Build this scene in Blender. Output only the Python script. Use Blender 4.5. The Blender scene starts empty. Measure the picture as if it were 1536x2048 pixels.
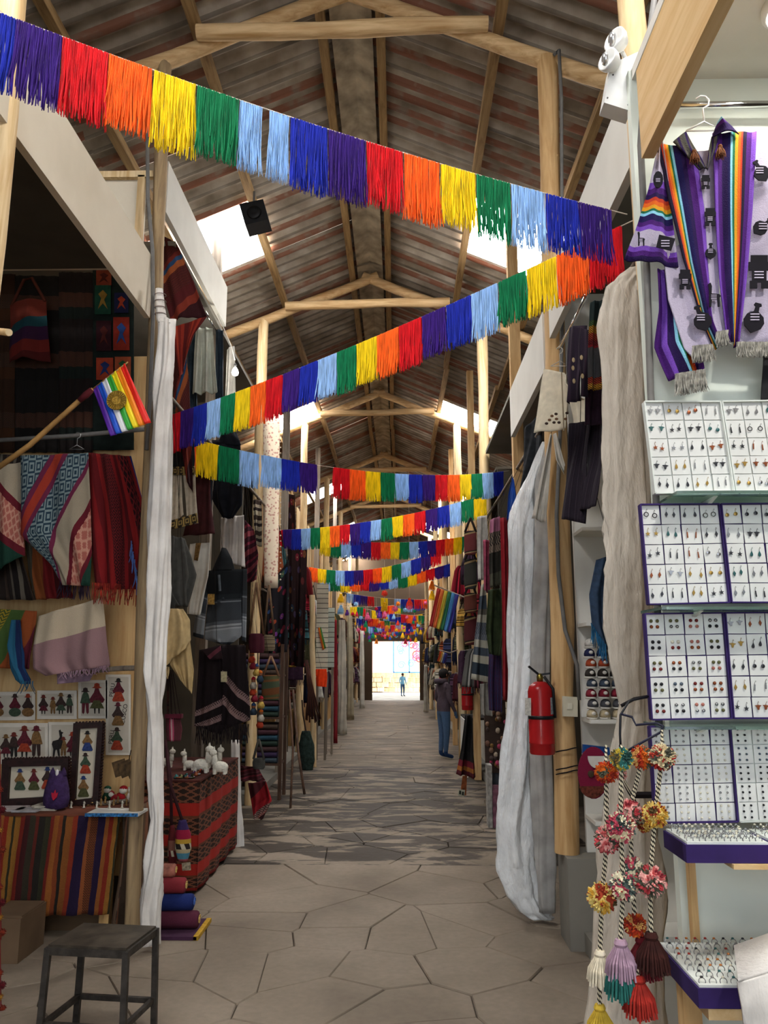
import bpy, math, random
import numpy as np
from mathutils import Vector, Matrix
from math import sin, cos, pi, radians as R
random.seed(7)
SC = bpy.context.scene
COL = SC.collection
# ---------------------------------------------------------------- camera
FW, FH, FL = 1536, 2048, 1600.0
CAM = Vector((0.0, 0.0, 1.7))
PITCH = math.atan(296 / FL)
YAW = math.atan(32 / FL * cos(PITCH))
cd = bpy.data.cameras.new('camera')
cd.sensor_fit = 'VERTICAL'; cd.sensor_height = 36.0; cd.lens = FL / FH * 36.0
cd.clip_start = 0.05; cd.clip_end = 300
cam = bpy.data.objects.new('camera', cd); COL.objects.link(cam)
cam.location = CAM; cam.rotation_euler = (pi / 2 + PITCH, 0, YAW)
SC.camera = cam
_RT = Vector((cos(YAW), sin(YAW), 0))
_FH = Vector((-sin(YAW), cos(YAW), 0))
_FW = _FH * cos(PITCH) + Vector((0, 0, sin(PITCH)))
_UP = -_FH * sin(PITCH) + Vector((0, 0, cos(PITCH)))
def ray(px, py): return _FW * FL + _RT * (px - FW / 2) - _UP * (py - FH / 2)
def atY(px, py, Y): d = ray(px, py); return CAM + d * ((Y - CAM.y) / d.y)
def atX(px, py, X): d = ray(px, py); return CAM + d * ((X - CAM.x) / d.x)
def atZ(px, py, Z): d = ray(px, py); return CAM + d * ((Z - CAM.z) / d.z)
# ---------------------------------------------------------------- world, sun, exposure
wd = bpy.data.worlds.new('sky'); SC.world = wd; wd.use_nodes = True
bg = wd.node_tree.nodes['Background']
bg.inputs[0].default_value = (0.80, 0.89, 1.0, 1); bg.inputs[1].default_value = 1.6
sl = bpy.data.lights.new('sun', 'SUN'); sl.energy = 9.0; sl.angle = R(0.6); sl.color = (1.0, 0.95, 0.86)
so = bpy.data.objects.new('sun', sl); COL.objects.link(so); so.rotation_euler = (R(38), R(12), 0)
SKYLIGHT = 26.0
SC.view_settings.view_transform = 'Standard'; SC.view_settings.look = 'None'
SC.view_settings.gamma = 1.0; SC.view_settings.use_curve_mapping = False
SC.view_settings.exposure = 0.72
# ---------------------------------------------------------------- colours and node helper
def c(h):
    if not isinstance(h, str): return (*h[:3], 1)
    h = h.lstrip('#'); o = []
    for i in (0, 2, 4):
        v = int(h[i:i + 2], 16) / 255
        o.append(v / 12.92 if v <= .04045 else ((v + .055) / 1.055) ** 2.4)
    return (*o, 1)
class NT:
    def __init__(s, name):
        s.m = bpy.data.materials.new(name); s.m.use_nodes = True
        s.t = s.m.node_tree; s.b = s.t.nodes['Principled BSDF']
        s.b.inputs['Specular IOR Level'].default_value = 0.25
        s._uv = None
    def n(s, ty, **kw):
        x = s.t.nodes.new(ty)
        for k, v in kw.items(): setattr(x, k, v)
        return x
    def link(s, a, b): s.t.links.new(a, b)
    def put(s, v, inp):
        if hasattr(v, 'is_output'): s.link(v, inp)
        else: inp.default_value = v
    def math(s, op, a, b=0.0, cc=0.0):
        x = s.n('ShaderNodeMath', operation=op)
        s.put(a, x.inputs[0]); s.put(b, x.inputs[1]); s.put(cc, x.inputs[2]); return x.outputs[0]
    def uv(s):
        if s._uv is None:
            u = s.n('ShaderNodeUVMap'); x = s.n('ShaderNodeSeparateXYZ'); s.link(u.outputs[0], x.inputs[0]); s._uv = (x.outputs[0], x.outputs[1])
        return s._uv
    def obj(s): return s.n('ShaderNodeTexCoord').outputs['Object']
    def noise(s, scale, detail=3, vec=None, rough=.5, dist=0.0):
        x = s.n('ShaderNodeTexNoise'); x.inputs['Scale'].default_value = scale; x.inputs['Detail'].default_value = detail
        x.inputs['Roughness'].default_value = rough; x.inputs['Distortion'].default_value = dist
        s.link(vec if vec is not None else s.obj(), x.inputs['Vector']); return x.outputs[0]
    def voronoi(s, scale, vec=None, out='Color', feature='F1'):
        x = s.n('ShaderNodeTexVoronoi', feature=feature); x.inputs['Scale'].default_value = scale
        s.link(vec if vec is not None else s.obj(), x.inputs['Vector']); return x.outputs[out]
    def stretch(s, sx, sy, sz):
        x = s.n('ShaderNodeMapping'); s.link(s.obj(), x.inputs[0]); x.inputs['Scale'].default_value = (sx, sy, sz); return x.outputs[0]
    def ramp(s, fac, stops, const=False):
        x = s.n('ShaderNodeValToRGB'); cr = x.color_ramp; cr.interpolation = 'CONSTANT' if const else 'LINEAR'
        while len(cr.elements) < len(stops): cr.elements.new(1.0)
        for e, (p, col) in zip(cr.elements, stops): e.position = p
        for e, (p, col) in zip(cr.elements, stops): e.position = p; e.color = c(col)
        s.put(fac, x.inputs[0]); return x.outputs[0]
    def mix(s, fac, a, b, mode='MIX'):
        x = s.n('ShaderNodeMix', data_type='RGBA', blend_type=mode)
        s.put(fac, x.inputs[0]); s.put(c(a) if isinstance(a, (str, tuple)) else a, x.inputs[6]); s.put(c(b) if isinstance(b, (str, tuple)) else b, x.inputs[7]); return x.outputs[2]
    def bump(s, h, strength=.3, dist=.01):
        x = s.n('ShaderNodeBump'); x.inputs['Strength'].default_value = strength; x.inputs['Distance'].default_value = dist
        s.link(h, x.inputs['Height']); s.link(x.outputs[0], s.b.inputs['Normal'])
    def done(s, col, rough=.8, metal=0.0):
        s.put(c(col) if isinstance(col, (str, tuple)) else col, s.b.inputs['Base Color']); s.put(rough, s.b.inputs['Roughness']); s.put(metal, s.b.inputs['Metallic']); return s.m
MC = {}
def M(col, rough=.85, nz=0.18, scale=14, metal=0.0, bump=0.0, bscale=60, emit=0.0, sheen=0.0, alpha=None):
    """plain coloured material with a little uneven tone"""
    k = (col, rough, nz, scale, metal, bump, bscale, emit, alpha)
    if k in MC: return MC[k]
    t = NT('mat_' + str(col).lstrip('#')); cl = c(col)
    if nz:
        d = tuple(x * (1 - nz * 1.6) for x in cl[:3]); u = tuple(min(1, x * (1 + nz * .6)) for x in cl[:3])
        out = t.ramp(t.noise(scale), [(.28, d), (.72, u)])
    else: out = cl
    if bump: t.bump(t.noise(bscale, 4), bump, .006)
    t.put(out, t.b.inputs['Base Color']); t.b.inputs['Roughness'].default_value = rough; t.b.inputs['Metallic'].default_value = metal
    if emit:
        t.b.inputs['Emission Color'].default_value = cl; t.b.inputs['Emission Strength'].default_value = emit
    if alpha is not None: t.b.inputs['Alpha'].default_value = alpha
    MC[k] = t.m; return t.m
def in_range(t, x, lo, hi): return t.math('MULTIPLY', t.math('GREATER_THAN', x, lo), t.math('LESS_THAN', x, hi))
def pattern(t, kind, a, b):
    """woven motif masks, a and b are cell coordinates"""
    fa = t.math('ABSOLUTE', t.math('SUBTRACT', t.math('FRACT', a), .5)); fb = t.math('ABSOLUTE', t.math('SUBTRACT', t.math('FRACT', b), .5))
    s = t.math('ADD', fa, fb)
    if kind == 'diamond': return t.math('GREATER_THAN', t.math('FRACT', t.math('MULTIPLY', s, 3.0)), .5)
    if kind == 'zigzag': return t.math('LESS_THAN', t.math('FRACT', t.math('ADD', t.math('MULTIPLY', fa, 1.6), b)), .42)
    if kind == 'check': return t.math('GREATER_THAN', t.math('MULTIPLY', t.math('SUBTRACT', fa, .25), t.math('SUBTRACT', fb, .25)), 0.0)
    if kind == 'key':
        mx = t.math('MAXIMUM', fa, fb); r = t.math('GREATER_THAN', t.math('FRACT', t.math('MULTIPLY', mx, 4.0)), .5)
        return t.math('MULTIPLY', r, t.math('LESS_THAN', t.math('SUBTRACT', fa, fb), .18))
    if kind == 'step':
        q = t.math('DIVIDE', t.math('FLOOR', t.math('MULTIPLY', fa, 8.0)), 8.0)
        return t.math('LESS_THAN', t.math('ABSOLUTE', t.math('SUBTRACT', q, fb)), .14)
    return t.math('GREATER_THAN', fa, .25)
def W(name, stops, ang=0.0, rep=1.0, motifs=(), rough=.95, wob=.012, tone=.35, weave=260):
    """woven cloth: stripes over the UV, ang in degrees (0 = stripes run down), motifs = (lo, hi, colour, kind, na, nb)"""
    t = NT('weave_' + name); u, v = t.uv(); a = R(ang)
    x = t.math('ADD', t.math('MULTIPLY', u, cos(a)), t.math('MULTIPLY', v, sin(a)))
    y = t.math('SUBTRACT', t.math('MULTIPLY', v, cos(a)), t.math('MULTIPLY', u, sin(a)))
    if ang % 180: 
        ext = abs(cos(a)) + abs(sin(a)); off = -min(0, cos(a)) - min(0, sin(a))
        x = t.math('DIVIDE', t.math('ADD', x, off), ext)
    nz = t.noise(9, 3)
    x = t.math('ADD', x, t.math('MULTIPLY', t.math('SUBTRACT', nz, .5), wob))
    if rep != 1: x = t.math('FRACT', t.math('MULTIPLY', x, rep))
    col = t.ramp(x, stops, True)
    for lo, hi, mc, kind, na, nb in motifs:
        m = t.math('MULTIPLY', in_range(t, x, lo, hi), pattern(t, kind, t.math('MULTIPLY', x, na), t.math('MULTIPLY', y, nb)))
        col = t.mix(m, col, mc)
    g = t.noise(weave, 2); g2 = t.noise(6, 3)
    col = t.mix(t.math('MULTIPLY', g, tone), col, '#101010', 'MULTIPLY')
    col = t.mix(t.math('MULTIPLY', g2, tone * .6), col, '#000000')
    t.bump(g, .5, .004)
    return t.done(col, rough)
# ---------------------------------------------------------------- mesh builder
class MB:
    def __init__(s): s.v = []; s.f = []; s.uv = None
    def add(s, vs, fs):
        o = len(s.v); s.v.extend(tuple(x) for x in vs); s.f.extend(tuple(i + o for i in f) for f in fs); return s
    def box(s, ctr, size, rot=None):
        x, y, z = (q / 2 for q in size); P = [Vector((a * x, b * y, d * z)) for a in (-1, 1) for b in (-1, 1) for d in (-1, 1)]
        if rot is not None: P = [rot @ p for p in P]
        ctr = Vector(ctr)
        return s.add([p + ctr for p in P], [(0, 1, 3, 2), (4, 6, 7, 5), (0, 4, 5, 1), (2, 3, 7, 6), (0, 2, 6, 4), (1, 5, 7, 3)])
    def bar(s, p0, p1, w, h, up=(0, 0, 1)):
        p0, p1 = Vector(p0), Vector(p1); d = (p1 - p0).normalized(); sd = d.cross(Vector(up))
        if sd.length < 1e-4: sd = d.cross(Vector((1, 0, 0)))
        sd.normalize(); u = sd.cross(d)
        P = [q + sd * a * w / 2 + u * b * h / 2 for q in (p0, p1) for a, b in ((-1, -1), (1, -1), (1, 1), (-1, 1))]
        return s.add(P, [(3, 2, 1, 0), (4, 5, 6, 7), (0, 1, 5, 4), (1, 2, 6, 5), (2, 3, 7, 6), (3, 0, 4, 7)])
    def tube(s, pts, r, n=8, cap=True, wob=0.0, seed=0):
        pts = [Vector(p) for p in pts]; k = len(pts); rs = r if hasattr(r, '__len__') else [r] * k
        rng = random.Random(seed); o = len(s.v); ref = None
        for i, p in enumerate(pts):
            d = (pts[min(i + 1, k - 1)] - pts[max(i - 1, 0)]).normalized()
            if ref is None: ref = d.orthogonal().normalized()
            ref = (ref - d * ref.dot(d)).normalized(); b = d.cross(ref)
            for j in range(n):
                a = 2 * pi * j / n; rr = rs[i] * (1 + wob * (rng.random() - .5)); s.v.append(tuple(p + (ref * cos(a) + b * sin(a)) * rr))
        for i in range(k - 1):
            for j in range(n):
                a, b2 = o + i * n + j, o + i * n + (j + 1) % n; s.f.append((a, b2, b2 + n, a + n))
        if cap: s.f.append(tuple(o + j for j in reversed(range(n)))); s.f.append(tuple(o + (k - 1) * n + j for j in range(n)))
        return s
    def lathe(s, prof, ctr=(0, 0, 0), n=16, axis=None, sx=1.0, sy=1.0):
        """prof = (radius, height) list, turned about z (or axis) from ctr"""
        rot = Matrix.Identity(3) if axis is None else Vector((0, 0, 1)).rotation_difference(Vector(axis)).to_matrix()
        o = len(s.v); ctr = Vector(ctr); k = len(prof)
        for r, h in prof:
            for j in range(n):
                a = 2 * pi * j / n; s.v.append(tuple(ctr + rot @ Vector((r * sx * cos(a), r * sy * sin(a), h))))
        for i in range(k - 1):
            for j in range(n):
                a, b = o + i * n + j, o + i * n + (j + 1) % n; s.f.append((a, b, b + n, a + n))
        s.f.append(tuple(o + j for j in reversed(range(n)))); s.f.append(tuple(o + (k - 1) * n + j for j in range(n)))
        return s
    def ball(s, ctr, r, n=12, m=8, sc=(1, 1, 1)):
        pr = [(max(1e-3, sin(pi * i / m)), -cos(pi * i / m)) for i in range(m + 1)]; o = len(s.v)
        s.lathe(pr, (0, 0, 0), n)
        for i in range(o, len(s.v)): x = s.v[i]; s.v[i] = (ctr[0] + x[0] * r * sc[0], ctr[1] + x[1] * r * sc[1], ctr[2] + x[2] * r * sc[2])
        return s
    def prism(s, poly, ex):
        """poly = 3D outline, extruded along vector ex"""
        k = len(poly); ex = Vector(ex); P = [Vector(p) for p in poly]
        return s.add(P + [p + ex for p in P], [tuple(reversed(range(k))), tuple(range(k, 2 * k))] + [(i, (i + 1) % k, k + (i + 1) % k, k + i) for i in range(k)])
    def mesh(s, name, smooth=False):
        me = bpy.data.meshes.new(name); me.from_pydata(s.v, [], s.f)
        if s.uv is not None:
            l = me.uv_layers.new(name='UVMap'); idx = np.empty(len(me.loops), dtype=np.int32); me.loops.foreach_get('vertex_index', idx)
            l.data.foreach_set('uv', np.asarray(s.uv, dtype=np.float32)[idx].ravel())
        if smooth: me.shade_smooth() if hasattr(me, 'shade_smooth') else me.polygons.foreach_set('use_smooth', [True] * len(me.polygons))
        me.update(); return me
    def build(s, name, mat, parent=None, smooth=False, base=True, auto=None):
        a = np.array(s.v)
        o = Vector((float((a[:, 0].min() + a[:, 0].max()) / 2), float((a[:, 1].min() + a[:, 1].max()) / 2), float(a[:, 2].min())))
        s.v = [tuple(x) for x in (a - np.array(o))]
        me = s.mesh(name, smooth)
        if auto: me.set_sharp_from_angle(angle=R(auto))
        return place(name, me, mat, parent, o)
def wloc(o):
    p = Vector((0, 0, 0))
    while o is not None: p = p + o.location; o = o.parent
    return p
def place(name, me, mat, parent=None, loc=(0, 0, 0)):
    ob = bpy.data.objects.new(name, me); COL.objects.link(ob)
    if mat is not None and not me.materials: me.materials.append(mat)
    elif mat is not None and me.materials[0] != mat:
        ob.material_slots[0].link = 'OBJECT'; ob.material_slots[0].material = mat
    ob.location = Vector(loc)
    if parent is not None: ob.parent = parent; ob.location = Vector(loc) - wloc(parent)
    return ob
def tag(o, label, cat, group=None):
    o['label'] = label; o['category'] = cat
    if group: o['group'] = group
    return o
def thing(name, label, cat, loc=(0, 0, 0), group=None):
    o = bpy.data.objects.new(name, None); COL.objects.link(o); o.location = Vector(loc); o.empty_display_size = .1
    return tag(o, label, cat, group)
def struct(o, label=None):
    o['kind'] = 'structure'
    if label: o['label'] = label
    return o
def copy_tree(o, parent=None):
    n = o.copy(); COL.objects.link(n); n.parent = parent
    for ch in o.children: copy_tree(ch, n)
    return n
# ---------------------------------------------------------------- cloth
def resample(pts, n):
    P = np.array([tuple(p) for p in pts], dtype=float); d = np.r_[0, np.cumsum(np.linalg.norm(np.diff(P, axis=0), axis=1))]
    t = np.linspace(0, d[-1], n); return np.stack([np.interp(t, d, P[:, i]) for i in range(3)], 1)
def cloth_mb(L, Rr, folds=3.0, amp=.025, seed=0, thick=.006, nu=24, nv=26, bulge=.0, hem=0.0):
    """hanging cloth between two edge lines (top to bottom), folded, with thickness"""
    rng = np.random.RandomState(seed); L = resample(L, nv + 1); Rr = resample(Rr, nv + 1)
    u = np.linspace(0, 1, nu + 1); v = np.linspace(0, 1, nv + 1)
    P = L[:, None, :] * (1 - u)[None, :, None] + Rr[:, None, :] * u[None, :, None]
    n = np.cross(P[0, -1] - P[0, 0], P[-1, nu // 2] - P[0, nu // 2]); n = n / (np.linalg.norm(n) + 1e-9)
    mid = P.reshape(-1, 3).mean(0)
    if np.dot(n, np.array(CAM) - mid) < 0: n = -n
    U, V = np.meshgrid(u, v)
    ph = rng.rand(4) * 6.28; f2 = folds * 1.73 + .7
    D = amp * (.35 + .65 * V) * (np.sin(2 * pi * folds * U + ph[0] + 1.1 * np.sin(2.2 * V + ph[1])) + .45 * np.sin(2 * pi * f2 * U + ph[2] + 1.7 * V)) + amp * .35 * np.sin(5 * V + 4 * U + ph[3]) + bulge * np.sin(pi * U)
    P = P + D[..., None] * n
    if hem: P[..., 2] += hem * V ** 3 * np.sin(2 * pi * folds * U + ph[2])
    A = P + n * thick / 2; B = P - n * thick / 2; k = (nu + 1) * (nv + 1)
    mb = MB(); mb.v = [tuple(x) for x in A.reshape(-1, 3)] + [tuple(x) for x in B.reshape(-1, 3)]
    g = lambda i, j: i * (nu + 1) + j
    for i in range(nv):
        for j in range(nu):
            mb.f.append((g(i, j), g(i + 1, j), g(i + 1, j + 1), g(i, j + 1))); mb.f.append((k + g(i, j), k + g(i, j + 1), k + g(i + 1, j + 1), k + g(i + 1, j)))
    rim = [g(0, j) for j in range(nu)] + [g(i, nu) for i in range(nv)] + [g(nv, j) for j in range(nu, 0, -1)] + [g(i, 0) for i in range(nv, 0, -1)]
    for a, b in zip(rim, rim[1:] + rim[:1]): mb.f.append((a, b, k + b, k + a))
    uv = np.stack([U, V], -1).reshape(-1, 2); mb.uv = np.concatenate([uv, uv])
    return mb
def px(pts, Y): return [atY(x, y, Y) for x, y in pts]
def pxX(pts, X): return [atX(x, y, X) for x, y in pts]
def cloth(name, Y, L, Rr, mat, parent=None, seed=None, **kw):
    """cloth whose two edges are read from the photograph on the plane at depth Y (or a (Yleft, Yright) pair)"""
    ya, yb = Y if isinstance(Y, tuple) else (Y, Y)
    return cloth_mb(px(L, ya), px(Rr, yb), seed=hash_seed(name) if seed is None else seed, **kw).build(name, mat, parent, True)
def hash_seed(s): return sum(ord(ch) * (i + 3) for i, ch in enumerate(s)) % 9973
def column_mb(rows, Y, dr=.6, nfold=7, fold=.16, n=56, seed=0, sub=6):
    """gathered cloth: closed tube, rows = (x left, x right, y) in the photograph at depth Y"""
    rng = np.random.RandomState(seed); ys = np.array([r[2] for r in rows], float); t = np.linspace(0, len(rows) - 1, (len(rows) - 1) * sub + 1)
    xl = np.interp(t, range(len(rows)), [r[0] for r in rows]); xr = np.interp(t, range(len(rows)), [r[1] for r in rows]); yy = np.interp(t, range(len(rows)), ys)
    mb = MB(); ph = rng.rand(3) * 6; uv = []
    for i in range(len(t)):
        a, b = atY(xl[i], yy[i], Y), atY(xr[i], yy[i], Y); cx = (a + b) / 2; hw = (b - a).length / 2
        for j in range(n):
            th = 2 * pi * j / n; tw = .9 * sin(i * .11 + ph[1]) + .35 * sin(i * .31 + ph[0]); cr = lambda x: 1 - 2 * abs(sin(x / 2)) ** .8; q = 1 + fold * (cr(nfold * (th + tw * .5) + ph[0]) + .55 * sin((nfold * 2 - 3) * th + ph[1] + i * .22) + .35 * sin(3 * th - i * .45 + ph[2])) * .75 + .035 * sin(i * .8 + ph[2]) * sin(2 * th + i * .3)
            mb.v.append((cx.x + hw * q * cos(th), cx.y + hw * dr * q * sin(th), cx.z)); uv.append((j / n, i / len(t)))
    for i in range(len(t) - 1):
        for j in range(n):
            p, q = i * n + j, i * n + (j + 1) % n; mb.f.append((p, p + n, q + n, q))
    mb.f.append(tuple(range(n))); mb.f.append(tuple((len(t) - 1) * n + j for j in reversed(range(n)))); mb.uv = np.array(uv)
    return mb
def fringe_mb(p0, p1, length, n, w=.004, seed=0, jag=.35, seg=5, sway=.012, layers=1):
    """row of hanging yarn strands between two points"""
    rng = random.Random(seed); p0, p1 = Vector(p0), Vector(p1); mb = MB(); side = (p1 - p0); side.z = 0
    side = side.normalized() if side.length > 1e-6 else Vector((1, 0, 0)); nrm = Vector((-side.y, side.x, 0))
    for l in range(layers):
        for i in range(n):
            a = p0.lerp(p1, (i + .5 + rng.uniform(-.4, .4)) / n) + nrm * (l - (layers - 1) / 2) * w * 1.1; ln = length * (1 - jag * rng.random() ** 2 * rng.random()); ww = w * rng.uniform(.8, 1.3)
            sx, sy = rng.uniform(-1, 1) * sway, rng.uniform(-1, 1) * sway; wv = rng.uniform(0, 6); pts = []
            o = len(mb.v)
            for k in range(seg + 1):
                t = k / seg; q = a + Vector((0, 0, -ln * t)) + side * (sx * t * t + .0025 * sin(wv + 5 * t)) + nrm * (sy * t * t + .002 * cos(wv + 6 * t)); h = ww / 2 * (1 if k < seg else .55)
                mb.v += [tuple(q - side * h + nrm * h * .4), tuple(q + side * h + nrm * h * .4), tuple(q - nrm * h)]
            for k in range(seg):
                for j in range(3): mb.f.append((o + k * 3 + j, o + k * 3 + (j + 1) % 3, o + k * 3 + 3 + (j + 1) % 3, o + k * 3 + 3 + j))
            mb.f.append((o + seg * 3, o + seg * 3 + 1, o + seg * 3 + 2)); mb.f.append((o + 2, o + 1, o))
    return mb
# ================================================================ materials of the setting
def wood(name, light, dark, axis='z', rough=.7, knots=True):
    t = NT('wood_' + name); st = {'x': (1.2, 14, 14), 'y': (14, 1.2, 14), 'z': (14, 14, 1.2)}[axis]
    v = t.stretch(*st); n1 = t.noise(1.6, 4, v, .6, .6); col = t.ramp(n1, [(.3, dark), (.62, light)])
    if knots:
        k = t.voronoi(3.2, t.stretch(*[1.0 if q > 2 else .42 for q in st]), 'Distance'); col = t.mix(t.ramp(k, [(.03, (1, 1, 1)), (.10, (0, 0, 0))]), col, '#4a2c14')
    inf = t.n('ShaderNodeObjectInfo'); col = t.mix(t.math('MULTIPLY', inf.outputs['Random'], .28), col, dark)
    t.bump(n1, .35, .006); return t.done(col, rough)
WLOG = wood('log', '#d9b684', '#a9814f'); WLOGX = wood('log_across', '#dfc092', '#ab8452', 'x'); WLOGY = wood('log_along', '#a98a5e', '#6f5434', 'y')
WPLY = wood('plywood', '#dcbd8c', '#c79f68', 'y', .6, False); WPLYV = wood('plywood_upright', '#d2b07c', '#b68f5c', 'z', .6, False); WGREY = wood('weathered', '#8d8172', '#5c5146')
WMID = wood('worn_post', '#ae946e', '#75604a'); WPALE = wood('pale_post', '#e6cfa4', '#bf9c6a'); WPLANK = wood('plank', '#c9a26a', '#8f6a3e')
def plaster(name, col, stain='#8a8578', amt=.25, rough=.8):
    t = NT('paint_' + name); g = t.noise(2.2, 5); f = t.ramp(g, [(.42, (0, 0, 0)), (.8, (1, 1, 1))])
    cc = t.mix(t.math('MULTIPLY', f, amt), col, stain); t.bump(t.noise(35, 4), .12, .004); return t.done(cc, rough)
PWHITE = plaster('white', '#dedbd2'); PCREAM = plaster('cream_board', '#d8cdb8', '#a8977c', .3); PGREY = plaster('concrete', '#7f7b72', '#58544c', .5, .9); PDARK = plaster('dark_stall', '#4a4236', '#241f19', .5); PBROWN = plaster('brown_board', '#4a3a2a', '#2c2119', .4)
PBEIGE = plaster('beige_board', '#c4a883', '#8d7453', .4); PPALEGREEN = plaster('pale_stall', '#d9dfd4', '#b9c0b4', .3)
def stone_mat():
    t = NT('flagstone'); pos = t.n('ShaderNodeNewGeometry').outputs['Position']; sx = t.n('ShaderNodeSeparateXYZ'); t.link(pos, sx.inputs[0])
    inf = t.n('ShaderNodeObjectInfo').outputs['Random']
    a = t.noise(1.3, 5, pos); b = t.noise(24, 4, pos)
    col = t.ramp(a, [(.3, '#73675a'), (.5, '#897c6c'), (.72, '#988a7a')]); col = t.mix(t.math('MULTIPLY', inf, .22), col, '#6f6252'); col = t.mix(t.math('MULTIPLY', b, .45), col, '#544a3f')
    mp = t.n('ShaderNodeMapping'); t.link(pos, mp.inputs[0]); mp.inputs['Scale'].default_value = (1.5, 4.2, 1)
    w = t.noise(1.0, 5, mp.outputs[0], .62, .4); yy = t.math('SMOOTH_MIN', t.math('MAXIMUM', t.math('SUBTRACT', sx.outputs[1], 7.15), 0.0), 1.0, .05)
    wet = t.math('MULTIPLY', t.ramp(w, [(.45, (0, 0, 0)), (.50, (1, 1, 1))]), t.math('GREATER_THAN', yy, .02)); far = t.math('MULTIPLY', t.math('GREATER_THAN', sx.outputs[1], 13.5), .45)
    wet = t.math('SUBTRACT', wet, t.math('MULTIPLY', wet, far))
    col = t.mix(t.math('MULTIPLY', wet, .88), col, '#2a231c')
    t.bump(t.noise(16, 6, pos), .35, .012)
    return t.done(col, t.math('SUBTRACT', .8, t.math('MULTIPLY', wet, .14)))
STONE = stone_mat(); MORTAR = M('#6a5e50', .95, .3, 6)
# ================================================================ floor
fl = MB().box((-.1, 14.3, -.16), (10.2, 43, .24)).build('floor', MORTAR); struct(fl, 'flagstone floor of the covered market aisle')
def clip(poly, n, d):
    out = []
    for i, p in enumerate(poly):
        q = poly[(i + 1) % len(poly)]; a = p[0] * n[0] + p[1] * n[1] - d; b = q[0] * n[0] + q[1] * n[1] - d
        if a <= 0: out.append(p)
        if (a < 0 < b) or (b < 0 < a): t = a / (a - b); out.append((p[0] + (q[0] - p[0]) * t, p[1] + (q[1] - p[1]) * t))
    return out
def paving(x0, x1, y0, y1, stepf, seed):
    rng = random.Random(seed); pts = []; y = y0 + .15
    while y < y1:
        st = stepf(y); x = x0 + rng.uniform(0, st)
        while x < x1: pts.append((x + rng.uniform(-.48, .48) * st, y + rng.uniform(-.48, .48) * st)); x += st * rng.uniform(.6, 1.75)
        y += st * .92
    for i, p in enumerate(pts):
        poly = [(x0, y0), (x1, y0), (x1, y1), (x0, y1)]
        for q in pts:
            dx, dy = q[0] - p[0], q[1] - p[1]; dd = dx * dx + dy * dy
            if q is p or dd > 6: continue
            poly = clip(poly, (dx, dy), (q[0] ** 2 + q[1] ** 2 - p[0] ** 2 - p[1] ** 2) / 2)
            if len(poly) < 3: break
        if len(poly) < 3: continue
        cx = sum(a[0] for a in poly) / len(poly); cy = sum(a[1] for a in poly) / len(poly)
        h = rng.uniform(-.003, .003); g = rng.uniform(.0015, .0055)
        def ins(d, z):
            o = []
            for a, b in poly:
                l = math.hypot(a - cx, b - cy) + 1e-6; k = max(.2, 1 - d / l); o.append((cx + (a - cx) * k, cy + (b - cy) * k, z))
            return o
        n = len(poly); mb = MB(); mb.v = ins(g, -.05) + ins(g, h - .007) + ins(g + .006, h)
        mb.f = [tuple(range(2 * n, 3 * n))] + [(r * n + k, r * n + (k + 1) % n, (r + 1) * n + (k + 1) % n, (r + 1) * n + k) for r in (0, 1) for k in range(n)]
        mb.build('paving_stone', STONE, fl)
paving(-2.6, 1.75, 2.2, 7.2, lambda y: .54, 3)
paving(-2.3, 1.75, 7.2, 35.3, lambda y: .6 if y < 11 else .8 if y < 17 else 1.05, 5)
# ================================================================ roof
RX, RZ, SLP = -.38, 6.95, .42
def roof_z(x): return RZ - SLP * abs(x - RX)
def roof_mat():
    t = NT('corrugated_sheet'); sp = t.n('ShaderNodeSeparateXYZ'); t.link(t.obj(), sp.inputs[0]); pos = t.n('ShaderNodeNewGeometry').outputs['Position']
    wv = t.math('MULTIPLY', sp.outputs[1], 1 / .1833); wn = t.n('ShaderNodeTexWhiteNoise', noise_dimensions='2D'); cmb = t.n('ShaderNodeCombineXYZ'); inf = t.n('ShaderNodeObjectInfo').outputs['Random']
    t.link(t.math('FLOOR', t.math('ADD', wv, .5)), cmb.inputs[0]); t.link(inf, cmb.inputs[1]); t.link(cmb.outputs[0], wn.inputs[0])
    fr = t.math('ABSOLUTE', t.math('SUBTRACT', t.math('FRACT', wv), .5))
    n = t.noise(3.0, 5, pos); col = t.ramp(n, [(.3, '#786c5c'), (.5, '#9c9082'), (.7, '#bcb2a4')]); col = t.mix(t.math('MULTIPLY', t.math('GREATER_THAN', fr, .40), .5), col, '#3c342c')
    red = t.math('MULTIPLY', t.math('GREATER_THAN', fr, .26), t.math('GREATER_THAN', wn.outputs[0], .60)); red = t.math('MULTIPLY', red, t.ramp(t.noise(6, 3, pos), [(.32, (.2, .2, .2)), (.5, (1, 1, 1))]))
    col = t.mix(t.math('MULTIPLY', red, .85), col, '#7e4a34'); col = t.mix(t.math('MULTIPLY', inf, .25), col, '#4c4238')
    t.bump(t.noise(20, 4, pos), .2, .006); return t.done(col, .85)
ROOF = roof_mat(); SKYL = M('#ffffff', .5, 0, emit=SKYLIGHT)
ce = bpy.data.objects.new('ceiling', None); COL.objects.link(ce); struct(ce, 'corrugated pitched roof with timber purlins and bright skylight sheets')
def sheet_mesh(side, run, wl=1.1, waves=6):
    mb = MB(); n = waves * 6
    for e in (0, 1):
        for i in range(n + 1):
            y = wl * i / n; mb.v.append((side * run * e * 1.03, y * 1.01, -SLP * run * e * 1.03 + -.036 * cos(2 * pi * waves * i / n) - .02 * e))
    mb.f = [(i, i + 1, n + 2 + i, n + 1 + i) for i in range(n)]
    return mb.mesh('roof_sheet', True)
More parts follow.
